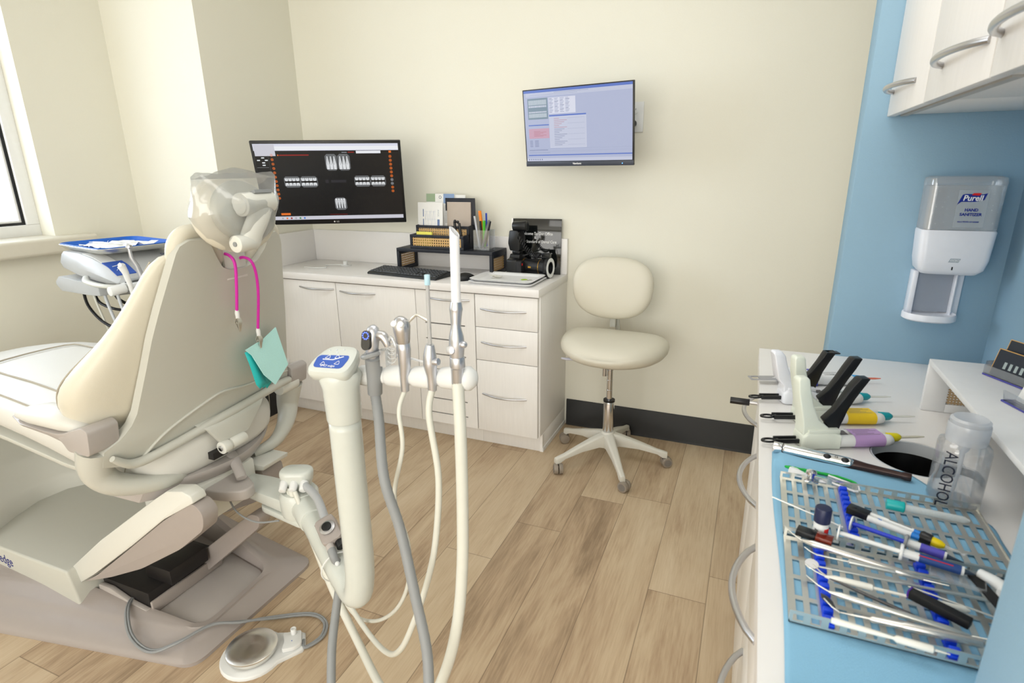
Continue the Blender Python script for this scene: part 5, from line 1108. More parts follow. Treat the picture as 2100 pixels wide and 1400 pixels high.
# grey control valve block on the third hose
t = thing('pinch_valve', 'grey valve block with round dark dial tied to the arm tube', 'valve', (-.98, 1.0, .47))
m = MB(); m.tube([(-1.122, 1.118, .528), (-1.04, 1.075, .53), (-.955, 1.008, .515)], .0115, 12, 4); m.done('inlet_hose', mk('mid_grey_hose', (0.70, 0.71, 0.72), 0.4), t)
MV = frame((-.930, .990, .508), Vector((.80, -.52, -.25)), (0, -.45, 1))
m = MB(MV); m.prism(rrect(-.042, .042, -.026, .026, .012), 'z', -.014, .014); bl = m.done('valve_body', TAUPE, t, bev=0.004)
m = MB(MV); m.lathe([(.019, .014), (.020, .019), (.015, .021)], (0, 0, 0), 24); m.done('dial_ring', BRUSH, bl)
m = MB(MV); m.lathe([(.0125, .020), (.0125, .025), (.008, .026)], (0, 0, 0), 24); m.done('dial', BPLA, bl)
m = MB(MV); m.cyl((.040, .010, -.004), (.060, .010, -.006), .012, n=18); m.done('black_plug', BPLA, bl, bev=0.002)
m = MB(MV); m.cyl((.038, -.014, 0), (.055, -.014, 0), .011, n=18); m.done('hose_nut', TAUPE2, bl, bev=0.002)
e = MV @ Vector((.05, -.014, 0))
m = MB(); m.tube([e, e + Vector((.018, -.012, -.014)), (-.872, .950, .43), (-.855, .90, .36), (-.832, .847, .30), (-.798, .793, .235)], .0105, 12, 8); m.done('outlet_hose', GPLA, t, sharp=180)
m = MB(); m.torus((0, 0, 0), .043, .002, 30, 6, Matrix.Translation((-.885, .958, .437)) @ Vector((.33, -.21, -.04)).to_track_quat('Z', 'Y').to_matrix().to_4x4()); m.ball((-.866, .935, .468), .006); m.done('cable_tie', WPLA, t)
# thin grey wire from chair to arm
m = MB(); m.tube([(-1.37, 1.06, .47), (-1.33, 1.05, .43), (-1.27, 1.06, .405), (-1.20, 1.08, .415)], .0028, 8, 6); m.done('wire', GPLA, at)

# ================================================================ FOOT CONTROL
pcx, pcy = -1.262, .968
t = thing('foot_control', 'round stainless steel foot pedal on a white base with grey cord on the floor', 'foot pedal', (pcx, pcy, 0))
pd_ = Vector((math.cos(R(42)), math.sin(R(42)), 0)); MPD = frame((pcx, pcy, 0.0), pd_, (0, 0, 1))
m = MB(MPD); outl = [(.092 * math.cos(a), .092 * math.sin(a)) for a in [R(40 + 280 * k / 24) for k in range(25)]] + [(.115, -.045), (.140, -.038), (.150, -.02), (.150, .03), (.138, .040), (.115, .045)]
m.rings([[(p[0], p[1], z) for p in outl] for z in (0.0, .008)] + [[(p[0] * .97, p[1] * .96, .012) for p in outl]]); m.done('base', WPLA, t, sharp=50)
m = MB(MPD); m.lathe([(.055, .012), (.068, .018), (.073, .028), (.073, .036), (.071, .0375), (.036, .0405), (.002, .0435)], n=56)
# conical brushed disc
def brushed_disc():
    mm = bpy.data.materials.new('radially_brushed_steel'); mm.use_nodes = True; nt = mm.node_tree; N = nt.nodes; Lk = nt.links; b = N['Principled BSDF']
    b.inputs['Metallic'].default_value = 1; b.inputs['Roughness'].default_value = .25; b.inputs['Base Color'].default_value = srgb((.88, .87, .85)); b.inputs['Anisotropic'].default_value = .85
    tg = N.new('ShaderNodeTangent'); tg.direction_type = 'RADIAL'; tg.axis = 'Z'; Lk.new(tg.outputs[0], b.inputs['Tangent'])
    return mm
pdl = m.done('pedal_disc', brushed_disc(), t, sharp=35)
m = MB(MPD); m.prism(rpoly([(.082, -.034), (.118, -.036), (.140, -.025), (.140, .030), (.085, .034), (.090, 0)], .008), 'z', .012, .026); sw = m.done('side_housing', WPLA, t, bev=0.003)
m = MB(MPD); m.cyl((.118, .020, .026), (.118, .020, .044), .009, n=18); m.torus((.118, .020, .044), .007, .0022, 18, 6); m.done('toggle', WPLA, sw, bev=0.001)
m = MB(MPD); m.ball((.112, -.008, .0262), .0018, .0018, .0006, 8); m.done('blue_dot', BLUEL, sw)
for k, dz in enumerate((0, 1)):
    q = .008 * k
    m = MB(); m.tube([MPD @ Vector((.145, -.008 + q, .012)), (-1.135 + q * .5, 1.045, .008), (-1.118 + q, 1.10, .008), (-1.150 + q, 1.150 + q * .4, .008), (-1.215, 1.155 + q, .008), (-1.32, 1.09 + q, .012), (-1.385 + q, 1.03, .030), (-1.43, .97 + q * .5, .052), (-1.465, .880 + q, .052), (-1.53, .838 + q, .034), (-1.62, .845 + q, .052), (-1.71, .900 + q, .074), (-1.755 + q, .965, .070), (-1.73, 1.02 + q, .065), (-1.70, 1.04 + q, .080), (-1.66, 1.035 + q, .080)], .0042, 8, 7); m.done('cord', GPLA, t)

# ================================================================ DOCTOR DELIVERY UNIT
MD = T(-2.53, 1.725, 1.03, 84)
du = thing('delivery_unit', 'grey doctor delivery head with touch pads and hanging handpieces left of the chair', 'delivery unit', M=MD)
GRB = mk('cool_light_grey', (0.71, 0.72, 0.725), 0.3)
m = MB(MD)
secs = []
def topz(y): return interp([(-.25, -.050), (-.22, -.040), (-.15, .0), (-.05, .030), (.05, .045), (.2, .045)], y)
for y, w_ in ((-.235, .19), (-.22, .215), (-.15, .222), (-.05, .225), (.05, .225), (.19, .215), (.205, .20)):
    z1 = topz(y); z0 = interp([(-.24, -.068), (-.2, -.085), (.0, -.070), (.2, -.040)], y); c = .018
    secs.append([(-w_, y, z0 + c), (-w_ - .006, y, (z0 + z1) / 2), (-w_ + .004, y, z1 - .012), (-w_ + .014, y, z1), (w_ - .014, y, z1), (w_ - .004, y, z1 - .012), (w_ + .006, y, (z0 + z1) / 2), (w_, y, z0 + c), (w_ - .03, y, z0), (-w_ + .03, y, z0)])
m.rings(secs); m.done('head_body', GRB, du, sharp=30, bev=0.003)
m = MB(MD); m.rings([[(-.235, y, z0), (-.13, y, z0), (-.13, y, z1), (-.235, y, z1)] for y, z0, z1 in ((.245, -.10, -.085), (.21, -.125, -.06), (.0, -.125, -.07), (-.10, -.12, -.075))]); m.done('under_arm', GRB, du, bev=0.006)
m = MB(MD); m.tube([(-.16, -.06, -.105), (.0, -.02, -.12), (.20, -.1, -.18), (.3, -.3, -.30)], [.03, .035, .035, .035], 16); m.done('carrier_arm', GRB, du, sharp=60)
def fr_pt(x, y, dz=0.001): return MD @ Vector((x, y, topz(y) + dz))
def patch(x0, x1, y0, y1, h0, h1, name, mat, par):
    ys = [y0 + (y1 - y0) * k / 6 for k in range(7)]
    m = MB(); m.rings([[fr_pt(x0, y, h0), fr_pt(x1, y, h0), fr_pt(x1, y, h1), fr_pt(x0, y, h1)] for y in ys]); return m.done(name, mat, par)
patch(-.205, -.150, .03, -.11, .0005, .003, 'white_button_strip', WPLA, du)
bm_ = patch(-.207, -.130, -.11, -.205, .0005, .0035, 'blue_touch_pad', BLUEL, du)
m = MB(); m.tube([fr_pt(-.192, -.155, .004), fr_pt(-.165, -.150, .004), fr_pt(-.148, -.130, .004)], .0013, 6); m.tube([fr_pt(-.19, -.18, .004), fr_pt(-.175, -.165, .004), fr_pt(-.16, -.185, .004)], .0009, 6); m.done('chair_symbol', WINK, bm_)
m = MB(MD); m.tube([(-.235, -.02, -.045), (-.262, -.08, -.055), (-.265, -.18, -.062), (-.235, -.245, -.066), (-.14, -.26, -.068)], [.010, .014, .014, .013, .010], 10, 5, flat=.6); m.done('grab_handle', SHELL, du)
text('DCI', .022, MD @ T(.06, -.10, topz(-.10) + .004, 0, 20), NAVY, du, name='brand_lettering')
m = MB(MD @ T(-.02, -.27, -.040, 0, 18)); m.box(-.08, .09, -.05, .045, -.012, .004); ts = m.done('side_screen', GRB, du, bev=0.004)
m = MB(MD @ T(-.02, -.27, -.040, 0, 18)); m.box(-.072, .082, -.042, .038, .0042, .005); m.done('blue_border', BLUEL, ts)
m = MB(MD @ T(-.02, -.27, -.040, 0, 18)); m.box(-.050, .070, -.030, .024, .0052, .0058); m.done('white_display', WPLA, ts)
def wpt(p): return MD @ Vector(p)
for xa, xb in ((-.275, -.215), (-.195, -.125)): m = MB(); m.cyl(wpt((xa, -.262, -.078)), wpt((xb, -.262, -.074)), .019, n=20); m.done('handpiece_holder', WPLA, du, bev=0.004)
m = MB(); m.cyl(wpt((-.20, -.19, -.06)), wpt((-.20, -.262, -.075)), .012, n=12); m.done('holder_stem', WPLA, du)
def hp(name, label, pts, rr, mat, hose):
    t = thing(name, label, 'dental handpiece', wpt(pts[0]))
    m = MB(); m.tube([wpt(p) for p in pts], rr, 16); m.done('body', mat, t, sharp=50)
    hd_ = Vector(pts[-1]); m = MB(); m.cyl(wpt(hd_ + Vector((-.008, -.006, .004))), wpt(hd_ + Vector((.010, .004, .000))), .0085, n=14); m.done('head', mat, t, bev=0.001)
    m = MB(); m.tube([wpt(p) for p in hose], .0052, 10, 6); m.done('tubing', TUB, t)
hp('air_water_syringe', 'white syringe standing in the delivery unit holder farther from the chair', [(-.205, -.287, -.108), (-.207, -.287, -.06), (-.213, -.283, -.01), (-.222, -.280, .018)], [.006, .009, .012, .015], WPLA, [(-.205, -.287, -.105), (-.205, -.29, -.20), (-.205, -.29, -.32), (-.20, -.28, -.45)])
hp('turbine_handpiece', 'slim metal drill handpiece standing nearest the chair on the delivery unit', [(-.150, -.285, -.10), (-.153, -.284, -.05), (-.165, -.282, .01), (-.178, -.280, .045), (-.180, -.280, .085)], [.011, .012, .010, .0075, .006], SATIN, [(-.150, -.285, -.10), (-.148, -.285, -.2), (-.15, -.27, -.33), (-.16, -.24, -.45)])
for k, (x, yy) in enumerate(((-.20, .03), (-.20, -.06), (-.18, -.12))):
    m = MB(); m.tube([wpt((x, yy, -.085)), wpt((x + .002, yy - .01, -.16)), wpt((x + .01, yy - .05, -.30)), wpt((x + .02, yy - .09, -.45)), wpt((x + .04, yy - .12, -.60))], [.0045, .0062, .0062][k], 10, 6); m.done('hanging_tube', TUB if k == 0 else LGREY, du)
for k, pts in enumerate(([(-.20, .10, -.10), (-.205, .08, -.18), (-.20, .0, -.245), (-.19, -.10, -.265), (-.16, -.20, -.23), (-.12, -.26, -.15)], [(-.19, .04, -.10), (-.19, .01, -.165), (-.17, -.10, -.19), (-.12, -.14, -.18), (-.05, -.16, -.14)], [(-.17, -.08, -.10), (-.17, -.10, -.14), (-.14, -.14, -.17), (-.08, -.17, -.16), (.0, -.16, -.13)], [(-.12, -.22, -.10), (-.10, -.25, -.2), (-.08, -.27, -.28), (-.04, -.28, -.36)])):
    m = MB(); m.tube([wpt(p) for p in pts], .0062, 8, 6); m.done('black_cable', BPLA, du)
# tray on top
MT = T(-2.60, 1.695, 1.078, -11)
t = thing('instrument_tray', 'oval-cornered metal tray with bright blue liner on top of the delivery unit', 'tray', M=MT)
def dish(par, w_, d_, zs, mat, name, rad=.05):
    m = MB(MT); m.rings([[(p[0], p[1], z) for p in rrect(-w_ + q, w_ - q, -d_ + q, d_ - q, max(.01, rad - q * .5), 6)] for q, z in zs]); return m.done(name, mat, par, sharp=60)
dish(t, .215, .165, ((.018, 0), (.006, .014), (0, .020), (.001, .022), (.004, .0215), (.012, .015), (.020, .004), (.03, .003)), STEEL, 'metal_tray')
dish(t, .211, .161, ((.016, .005), (.006, .018), (0, .0235), (.002, .0255), (.010, .0195), (.019, .0085), (.03, .0075)), BLUEP, 'blue_liner')
tw = T(0, 0, 0)
t3 = thing('napkin', 'crumpled white paper napkin lying in the blue lined tray', 'napkin', M=MT @ T(.0, 0, .0085))
m = MB(); random.seed(5); nx, ny = 14, 10; G = [[m.bm.verts.new((-.15 + .30 * i / nx + random.uniform(-.004, .004), -.10 + .20 * j / ny + random.uniform(-.004, .004), .001 + .008 * random.random() + (.018 if (i > 9 and j > 5) else 0) * random.random())) for j in range(ny + 1)] for i in range(nx + 1)]
for i in range(nx):
    for j in range(ny): m._f([G[i][j], G[i + 1][j], G[i + 1][j + 1], G[i][j + 1]])
m.done('paper', PAPER, t3, local=True, flat=True, solid=0.0008)
for k, (x, y, rz_, L_, lab) in enumerate(((.02, -.02, 8, .16, 'steel dental probe lying across the napkin in the blue tray, nearest the camera'), (.05, .01, 3, .15, 'steel dental mirror lying across the middle of the napkin in the blue tray'), (-.10, -.04, 20, .10, 'white cotton stick at the left end of the blue lined tray'))):
    M_ = MT @ T(x, y, .0215, rz_); tt = thing(['dental_probe', 'dental_mirror', 'cotton_stick'][k], lab, ['dental instrument', 'dental instrument', 'cotton stick'][k], M=M_)
    m = MB(); m.tube([(-L_ / 2, 0, 0), (-L_ * .3, 0, 0), (-L_ * .28, 0, 0), (L_ * .3, 0, 0), (L_ * .32, 0, 0), (L_ / 2, 0, 0), (L_ / 2 + .008, 0, .008)], [.001, .0015, .0032, .0032, .0015, .001, .0008], 10); m.done('shaft', STEEL if k < 2 else PAPER, tt, local=True)
# ================================================================ INSTRUMENT COUNTER
ZC = 0.8505
CREAMP = mk('pale_green_white_plastic', (0.89, 0.91, 0.86), 0.35)
def gun(name, label, px_, py_, ang, bodymat, rodmat, handle=True, lab=(0.9, 0.8, 0.2), cap=(0.1, 0.62, 0.66), tipc=(0.93, 0.93, 0.90), hz=0.145, txt=None, collar=None, hx=0.0, wide=False):
    M = T(px_, py_, ZC, ang); L = lambda m, n, mt, p, **k: m.done(n, mt, p, local=True, **k)
    t = thing(name, label, 'dispensing gun', M=M, group='dispensing guns on the side counter')
    # rod with ring end: two rails and rounded end
    m = MB()
    if wide:
        o = rrect(0, .085, -.014, .014, .006, 4); 
        m.rings([[(p[0], p[1], z) for p in rrect(0, .085, -.014, .014, .006, 4)] for z in (.012, .015)] + [], cap=(False, False))
        m.bm.free(); m.bm = bmesh.new()
        m.box(.024, .085, -.014, .014, .012, .015).box(0, .006, -.014, .014, .012, .015).box(.006, .024, -.014, -.009, .012, .015).box(.006, .024, .009, .014, .012, .015)
        L(m, 'plunger_rod', rodmat, t, bev=0.0008)
        m = MB(); m.rings([[(p[0], p[1], z) for p in ((.058, 0), (.072, .005), (.072, .002), (.080, .002), (.080, -.002), (.072, -.002), (.072, -.005))] for z in (.0151, .0154)]); L(m, 'arrow_mark', WINK, t)
    else:
        ro = [(.016 + .016 * math.cos(a) * 1.0, .0095 * math.sin(a)) for a in [2 * PI * i / 28 for i in range(28)]]; ri = [(.016 + .0105 * math.cos(a), .0055 * math.sin(a)) for a in [2 * PI * i / 28 for i in range(28)]]
        m.rings([[(p[0], p[1], z) for p in P] for P, z in ((ro, .010), (ro, .014), (ri, .014), (ri, .010))], loop=True)
        m.box(.028, .090, -.010, -.0045, .008, .017).box(.028, .090, .0045, .010, .008, .017).box(.028, .036, -.0045, .0045, .009, .015)
        L(m, 'plunger_rod', rodmat, t, bev=0.001)
    m = MB(); m.rings([[(x, -w_, z0), (x, w_, z0), (x, w_, z1), (x, w_ * .6, z1 + .004), (x, -w_ * .6, z1 + .004), (x, -w_, z1)] for x, w_, z0, z1 in ((.074, .020, .002, .026), (.082, .023, .0005, .034), (.136, .023, .0005, .034), (.146, .024, .0005, .030), (.150, .026, .0005, .030))])
    body = L(m, 'gun_body', bodymat, t, bev=0.003)
    if handle:
        m = MB(); m.rings([[(x - th, -w_, z), (x - th, w_, z), (x + th, w_ * .8, z), (x + th, -w_ * .8, z)] for x, th, w_, z in ((.108, .034, .018, .030), (.100, .026, .018, .045), (.088 + hx, .017, .018, .062), (.078 + hx, .014, .017, .090), (.070 + hx, .013, .015, .120), (.066 + hx, .012, .013, hz), (.066 + hx, .008, .010, hz + .005))])
        L(m, 'grip_handle', bodymat, t, bev=0.005, seg=3)
        m = MB(); m.box(.084, .148, -.0215, .0215, .034, .042); L(m, 'saddle', bodymat, t, bev=0.002)
        m = MB(); m.rings([[(x - th, -w_, z), (x - th, w_, z), (x + th, w_, z), (x + th, -w_, z)] for x, th, w_, z in ((.142, .006, .009, .022), (.140, .014, .009, .048), (.138, .020, .0085, .058), (.150, .013, .009, .078), (.163, .011, .010, .103), (.176, .011, .011, .128), (.186, .010, .011, hz - .002), (.188, .009, .011, hz + .001))])
        L(m, 'trigger', BPLA, t, bev=0.002)
    # twin barrel cartridge
    t2 = thing('impression_cartridge', label.replace('dispensing gun', 'cartridge') if 0 else CARTLAB[name_i[0]], 'cartridge', M=M @ Matrix.Translation((.15, 0, 0)), group='cartridges in the dispensing guns')
    LW = mk('milky_cartridge', (0.93, 0.93, 0.92), 0.3)
    m = MB()
    for s_ in (-1, 1):
        m = MB(); m.tube([(.0005, s_ * .0118, .0135), (.098, s_ * .0118, .0135), (.106, s_ * .0108, .0135), (.112, s_ * .006, .0135)], [.0125, .0125, .0115, .006], 20); m.done('barrel', LW, t2, local=True, sharp=60)
    m = MB(); m.rings([[(x, 0 + p[0], .0135 + p[1]) for p in rrect(-.0247, .0247, -.0130, .0130, .012, 5)] for x in (.030, .092)], cap=(False, False)); m.done('label_band', mk('label_' + name + str(name_i[0]), lab, 0.5), t2, local=True)
    m = MB(); 
    for k in range(5): m.box(.036 + .002 * (k % 2), .086 - .01 * (k % 3), -.012 + k * .0055, -.0112 + k * .0055, .0264, .0268)
    m.box(.006, .022, -.010, .010, .0262, .0264)
    m.done('small_print', mk('faint_print', (0.45, 0.42, 0.42), 0.6), t2, local=True)
    if txt:
        for body_, x, y, sz in txt: text(body_, sz, T(x, y, .0268, 180), mk('grey_print', (0.45, 0.50, 0.50), 0.6), t2, local=True, name='printed_text')
    m = MB(); m.tube([(.108, 0, .0135), (.118, 0, .0135), (.130, 0, .0135), (.137, 0, .0135)], [.010, .0095, .0085, .004], 18); m.done('mixing_tip_cap', mk('cap_%d' % name_i[0], cap, 0.35), t2, local=True, bev=0.001)
    m = MB(); m.tube([(.135, 0, .0135), (.172, 0, .0135), (.186, 0, .0135)], [.0028, .0026, .0012], 12); m.done('mixing_tip', mk('tip_%d' % name_i[0], tipc, 0.2, alpha=0.8), t2, local=True)
    if collar: m = MB(); m.box(.003, .016, -.027, .027, .0005, .031); m.done('blue_collar', mk('royal_blue_plastic', (0.18, 0.22, 0.70), 0.35), t2, local=True, bev=0.003)
CARTLAB = ['lavender labelled cartridge with yellow cap and clear mixing tip', 'yellow labelled cartridge with teal cap', 'white 50mL cartridge with teal cap, between the yellow labelled one and the far one', 'white cartridge with blue cap and orange mixing tip, farthest of the four']
name_i = [0]
gun('dispensing_gun', 'cream dispensing gun holding the lavender cartridge, nearest the camera', .058, 1.172, 23.5, CREAMP, BPLA, lab=(0.74, 0.60, 0.80), cap=(0.92, 0.86, 0.10), tipc=(0.90, 0.88, 0.80))
name_i[0] = 1
gun('dispensing_gun', 'cream dispensing gun holding the yellow labelled cartridge, second from the camera', .056, 1.300, 20, CREAMP, BPLA, lab=(0.95, 0.80, 0.15), cap=(0.10, 0.62, 0.66), hz=.150)
name_i[0] = 2
gun('dispensing_gun', 'white dispensing gun with wide black trigger holding the 50mL cartridge, third from the camera', .030, 1.412, 20, mk('cool_white_plastic', (0.92, 0.93, 0.96), 0.35), BPLA, lab=(0.93, 0.94, 0.94), cap=(0.10, 0.62, 0.66), hz=.125, hx=-.012, txt=[('50mL', .055, -.004, .013), ('MIXTIP', .055, .010, .008)])
name_i[0] = 3
gun('dispensing_gun', 'low white dispensing gun with a flat grey arrow rod, farthest from the camera', .030, 1.545, 20, mk('cool_white_plastic', (0.92, 0.93, 0.96)), mk('flat_grey_plastic', (0.62, 0.62, 0.63), 0.4), handle=False, lab=(0.94, 0.94, 0.94), cap=(0.30, 0.65, 0.88), tipc=(0.95, 0.50, 0.38), collar=True, wide=True, txt=[('H-0-1', .06, -.008, .008)])
# ---- blue towel
TOW = mk('light_blue_towel', (0.55, 0.75, 0.87), 0.85, bump=0.4, scale=900)
m = MB(); nx, ny = 44, 60; x0, x1, y0, y1 = .081, .395, .578, 1.160
def towz(x, y, u, v):
    z = .0018 + .0012 * math.sin(9 * u + 5 * v) * math.sin(4 * v) ; 
    z += .010 * math.exp(-((v - .955) / .03) ** 2) * (0.5 + .5 * math.sin(5 * u + .8)) * (u > .03) if v > .85 else 0
    z += .004 * math.exp(-((v - .93 + .25 * u) / .02) ** 2)
    z += .012 * math.exp(-((v - .03) / .03) ** 2) * (.5 + .5 * math.cos(4 * u)) 
    return z
def towy(u): return y1 - .030 * u - .115 * max(0, u - .72) / .28 - .012 * math.sin(7 * u)
G = []
for i in range(nx + 1):
    u = i / nx; row = []
    for j in range(ny + 1):
        v = j / ny; y0 = .52 if u < .48 else .578; x = x0 + (x1 - x0) * u + .004 * math.sin(6 * v) * (1 - u); yy = y0 + (towy(u) - y0) * v
        z = towz(x, yy, u, v)
        if .64 < yy < 1.05: z = min(z, .0032)
        row.append(m.bm.verts.new((x, yy, ZC + z)))
    G.append(row)
for i in range(nx):
    for j in range(ny): m._f([G[i][j], G[i + 1][j], G[i + 1][j + 1], G[i][j + 1]])
tw = m.done('paper_towel', TOW, sharp=60, solid=0.0006); tag(tw, 'light blue paper towel spread under the open instrument cassette', 'towel')
# ---- cassette (open, two perforated halves)
ct = thing('instrument_cassette', 'open stainless steel perforated instrument cassette lying on the blue towel', 'instrument cassette', (.238, .85, ZC + .004))
CX0, CX1 = .090, .386; CZ = ZC + .0045
def perf(y0, y1, name, rows):
    m = MB(); n = 17; px_ = (CX1 - CX0 - .012) / n; wbar = .0075; th = .0012; fr = .006
    m.box(CX0, CX1, y0, y0 + fr, CZ, CZ + th).box(CX0, CX1, y1 - fr, y1, CZ, CZ + th)
    ry = (y1 - y0 - 2 * fr) / rows
    for r in range(1, rows): m.box(CX0, CX1, y0 + fr + r * ry - .004, y0 + fr + r * ry + .004, CZ, CZ + th)
    for i in range(n + 1):
        x = CX0 + .006 + i * px_; a = CX0 if i == 0 else x - wbar / 2; b = CX1 if i == n else x + wbar / 2
        m.box(a, b, y0 + fr, y1 - fr, CZ - .0001, CZ + th - .0001)
    return m.done(name, STEEL, ct)
lid = perf(.860, 1.040, 'perforated_lid', 4); bas = perf(.668, .852, 'perforated_base', 4)
def wall(par, x0, x1, y0, y1, h, ax):
    """side wall with a row of slots: bottom strip, top strip and posts"""
    m = MB(); m.box(x0, x1, y0, y1, CZ, CZ + h * .22).box(x0, x1, y0, y1, CZ + h * .74, CZ + h)
    L_ = (x1 - x0) if ax == 'x' else (y1 - y0); n = max(4, int(L_ / .019))
    for i in range(n + 1):
        q = L_ * i / n
        if ax == 'x': m.box(max(x0, x0 + q - .004), min(x1, x0 + q + .004), y0, y1, CZ + h * .22, CZ + h * .74)
        else: m.box(x0, x1, max(y0, y0 + q - .004), min(y1, y0 + q + .004), CZ + h * .22, CZ + h * .74)
    return m.done('side_wall', STEEL, par)
for par, ya, yb, h in ((lid, .860, 1.040, .014), (bas, .668, .852, .018)):
    wall(par, CX0, CX1, yb - .0012, yb, h, 'x'); wall(par, CX0, CX1, ya, ya + .0012, h, 'x')
    for x in (CX0, CX1 - .0012): m = MB(); m.box(x, x + .0012, ya, yb, CZ, CZ + .0035); m.done('end_lip', STEEL, par)
m = MB(); m.lathe([(.010, 0), (.011, .002), (.006, .004), (.0055, .010), (.009, .012), (.0085, .016), (.003, .018)], (.138, 1.030, CZ + .012), 22); m.done('latch_knob', CHROME, ct)
m = MB(); m.box(.128, .150, 1.020, 1.040, CZ + .010, CZ + .013); m.done('latch_tab', CHROME, ct, bev=0.0008)
BSIL = mk('blue_silicone', (0.06, 0.27, 0.88), 0.45)
for par, x, ya, yb, lean in ((lid, .188, .872, 1.030, 0), (bas, .135, .672, .846, 0), (bas, .262, .672, .846, 0)):
    m = MB(); m.box(x - .006, x + .006, ya, yb, CZ + .0012, CZ + .007); n = int((yb - ya) / .0155)
    for i in range(n): a = ya + i * (yb - ya) / n; m.box(x - .0055, x + .0055, a + .001, a + .0095, CZ + .007, CZ + .0135)
    m.done('silicone_rail', BSIL, par, bev=0.001)
# ---- instruments across the rails
IZ = CZ + .0175
def tool(label, a, b, parts, cat='dental instrument', name='dental_instrument', za=IZ, zb=IZ, group='loose instruments in the cassette'):
    """parts: (part name, material, [(u, r, dz, dn)...]) along the axis a-b"""
    A = Vector((a[0], a[1], za)); B = Vector((b[0], b[1], zb)); d = B - A; nrm = Vector((-d.y, d.x, 0)).normalized()
    t = thing(name, label, cat, A, group=group)
    for pn, mt, pts in parts:
        m = MB(); m.tube([A + d * u + Vector((0, 0, dz)) + nrm * dn for u, r, dz, dn in pts], [r for u, r, dz, dn in pts], 12); m.done(pn, mt, t, sharp=45)
    return t
SH = mk('satin_instrument_handle', (0.84, 0.83, 0.81), 0.25, 0.85)
HW = mk('white_resin_handle', (0.91, 0.90, 0.86), 0.35)
def hook(u0, u1, up=.006, side=.0): return [(u0, .0012, 0, 0), ((u0 + u1) / 2, .0010, up * .4, side * .3), (u1, .0006, up, side)]
tool('thick satin steel handled instrument lying at the top of the cassette base', (.112, .826), (.255, .792), [('handle', SH, [(.0, .0012, 0, 0), (.08, .0045, 0, 0), (.12, .0052, 0, 0), (.82, .0052, 0, 0), (.92, .003, 0, 0), (1, .0012, 0, 0)]), ('tip', STEEL, hook(0, -.18, .010, .008)), ('tip', STEEL, hook(1, 1.18, .006, -.004))])
tool('thin probe with ribbed handle just below the thick satin one', (.130, .797), (.300, .796), [('shaft', STEEL, [(0, .0011, 0, 0), (.22, .0015, 0, 0), (.23, .0038, 0, 0), (.55, .0036, 0, 0), (.56, .0014, 0, 0), (1, .001, 0, 0)]), ('tip', STEEL, hook(0, -.10, .006, .004))])
tool('dental mirror with slender steel handle', (.128, .770), (.330, .778), [('shaft', STEEL, [(0, .0014, 0, 0), (.3, .0016, 0, 0), (.8, .0022, 0, 0), (1, .0018, 0, 0)])])
m = MB(); m.lathe([(.0085, 0), (.009, .001), (.0085, .002)], n=24, M=T(.121, .770, IZ + .001, 0, 12)); mm = m.done('mirror_head', CHROME); tag(mm, 'round mirror head at the left end of the slender mirror handle', 'dental mirror')
tool('white handled plastic filling instrument in the middle of the cassette base', (.118, .752), (.262, .748), [('white_handle', HW, [(.12, .0014, 0, 0), (.20, .0042, 0, 0), (.40, .0046, 0, 0), (.5, .0044, 0, 0), (.51, .002, 0, 0), (.9, .002, 0, 0), (.91, .0044, 0, 0), (1.18, .0044, 0, 0), (1.22, .0015, 0, 0)]), ('tip', STEEL, hook(.13, -.05, .008, .006))])
tool('dark slim plugger running diagonally below the white handled instrument', (.140, .750), (.245, .705), [('shaft', mk('gunmetal', (0.35, 0.35, 0.36), 0.3, 0.9), [(0, .001, 0, 0), (.3, .0022, 0, 0), (.8, .0024, 0, 0), (1, .0012, 0, 0)]), ('tip', STEEL, hook(0, -.2, .006, .006))])
tool('long polished steel scaler crossing the lower cassette base', (.128, .722), (.282, .700), [('handle', STEEL, [(.06, .0015, 0, 0), (.14, .0040, 0, 0), (.35, .0043, 0, 0), (.85, .0043, 0, 0), (.95, .0028, 0, 0), (1.02, .001, 0, 0)]), ('tip', STEEL, hook(.07, -.12, .009, .008)), ('tip', STEEL, hook(1.0, 1.1, .006, -.004))])
tool('stout satin handled instrument near the lower edge of the cassette', (.146, .686), (.290, .692), [('handle', SH, [(0, .001, 0, 0), (.22, .0016, 0, 0), (.24, .0038, 0, 0), (.45, .0042, 0, 0), (.47, .0055, 0, 0), (1.0, .0055, 0, 0), (1.01, .004, 0, 0)]), ('tip', STEEL, hook(0, -.12, .008, .010))])
tool('ivory handled brush tipped instrument at the bottom edge of the cassette', (.135, .668), (.250, .660), [('handle', HW, [(0, .0035, 0, 0), (.05, .0042, 0, 0), (.40, .0030, 0, 0), (.55, .0018, 0, 0), (.58, .0042, 0, 0), (.88, .0044, 0, 0), (.90, .0015, 0, 0), (1.02, .0008, 0, 0)])])
tool('short knurled steel holder at the middle right of the cassette base', (.225, .800), (.275, .800), [('handle', SH, [(0, .0020, 0, 0), (.2, .0036, 0, 0), (.95, .0036, 0, 0), (1, .002, 0, 0)]), ('tip', STEEL, hook(0, -.5, .004, .004))], zb=IZ + .001)
m = MB(); m.rings([[(x, -w_, 0), (x, w_, 0), (x, w_, .0012), (x, -w_, .0012)] for x, w_ in ((0, .0005), (.006, .0042), (.016, .0046), (.026, .001))]); m.bm.transform(T(.128, .716, IZ - .002, -58)); mm = m.done('spatula_blade', mk('gunmetal', (0.35, 0.35, 0.36)), bev=0.0003); tag(mm, 'dark leaf shaped spatula blade at the left of the cassette base', 'spatula')
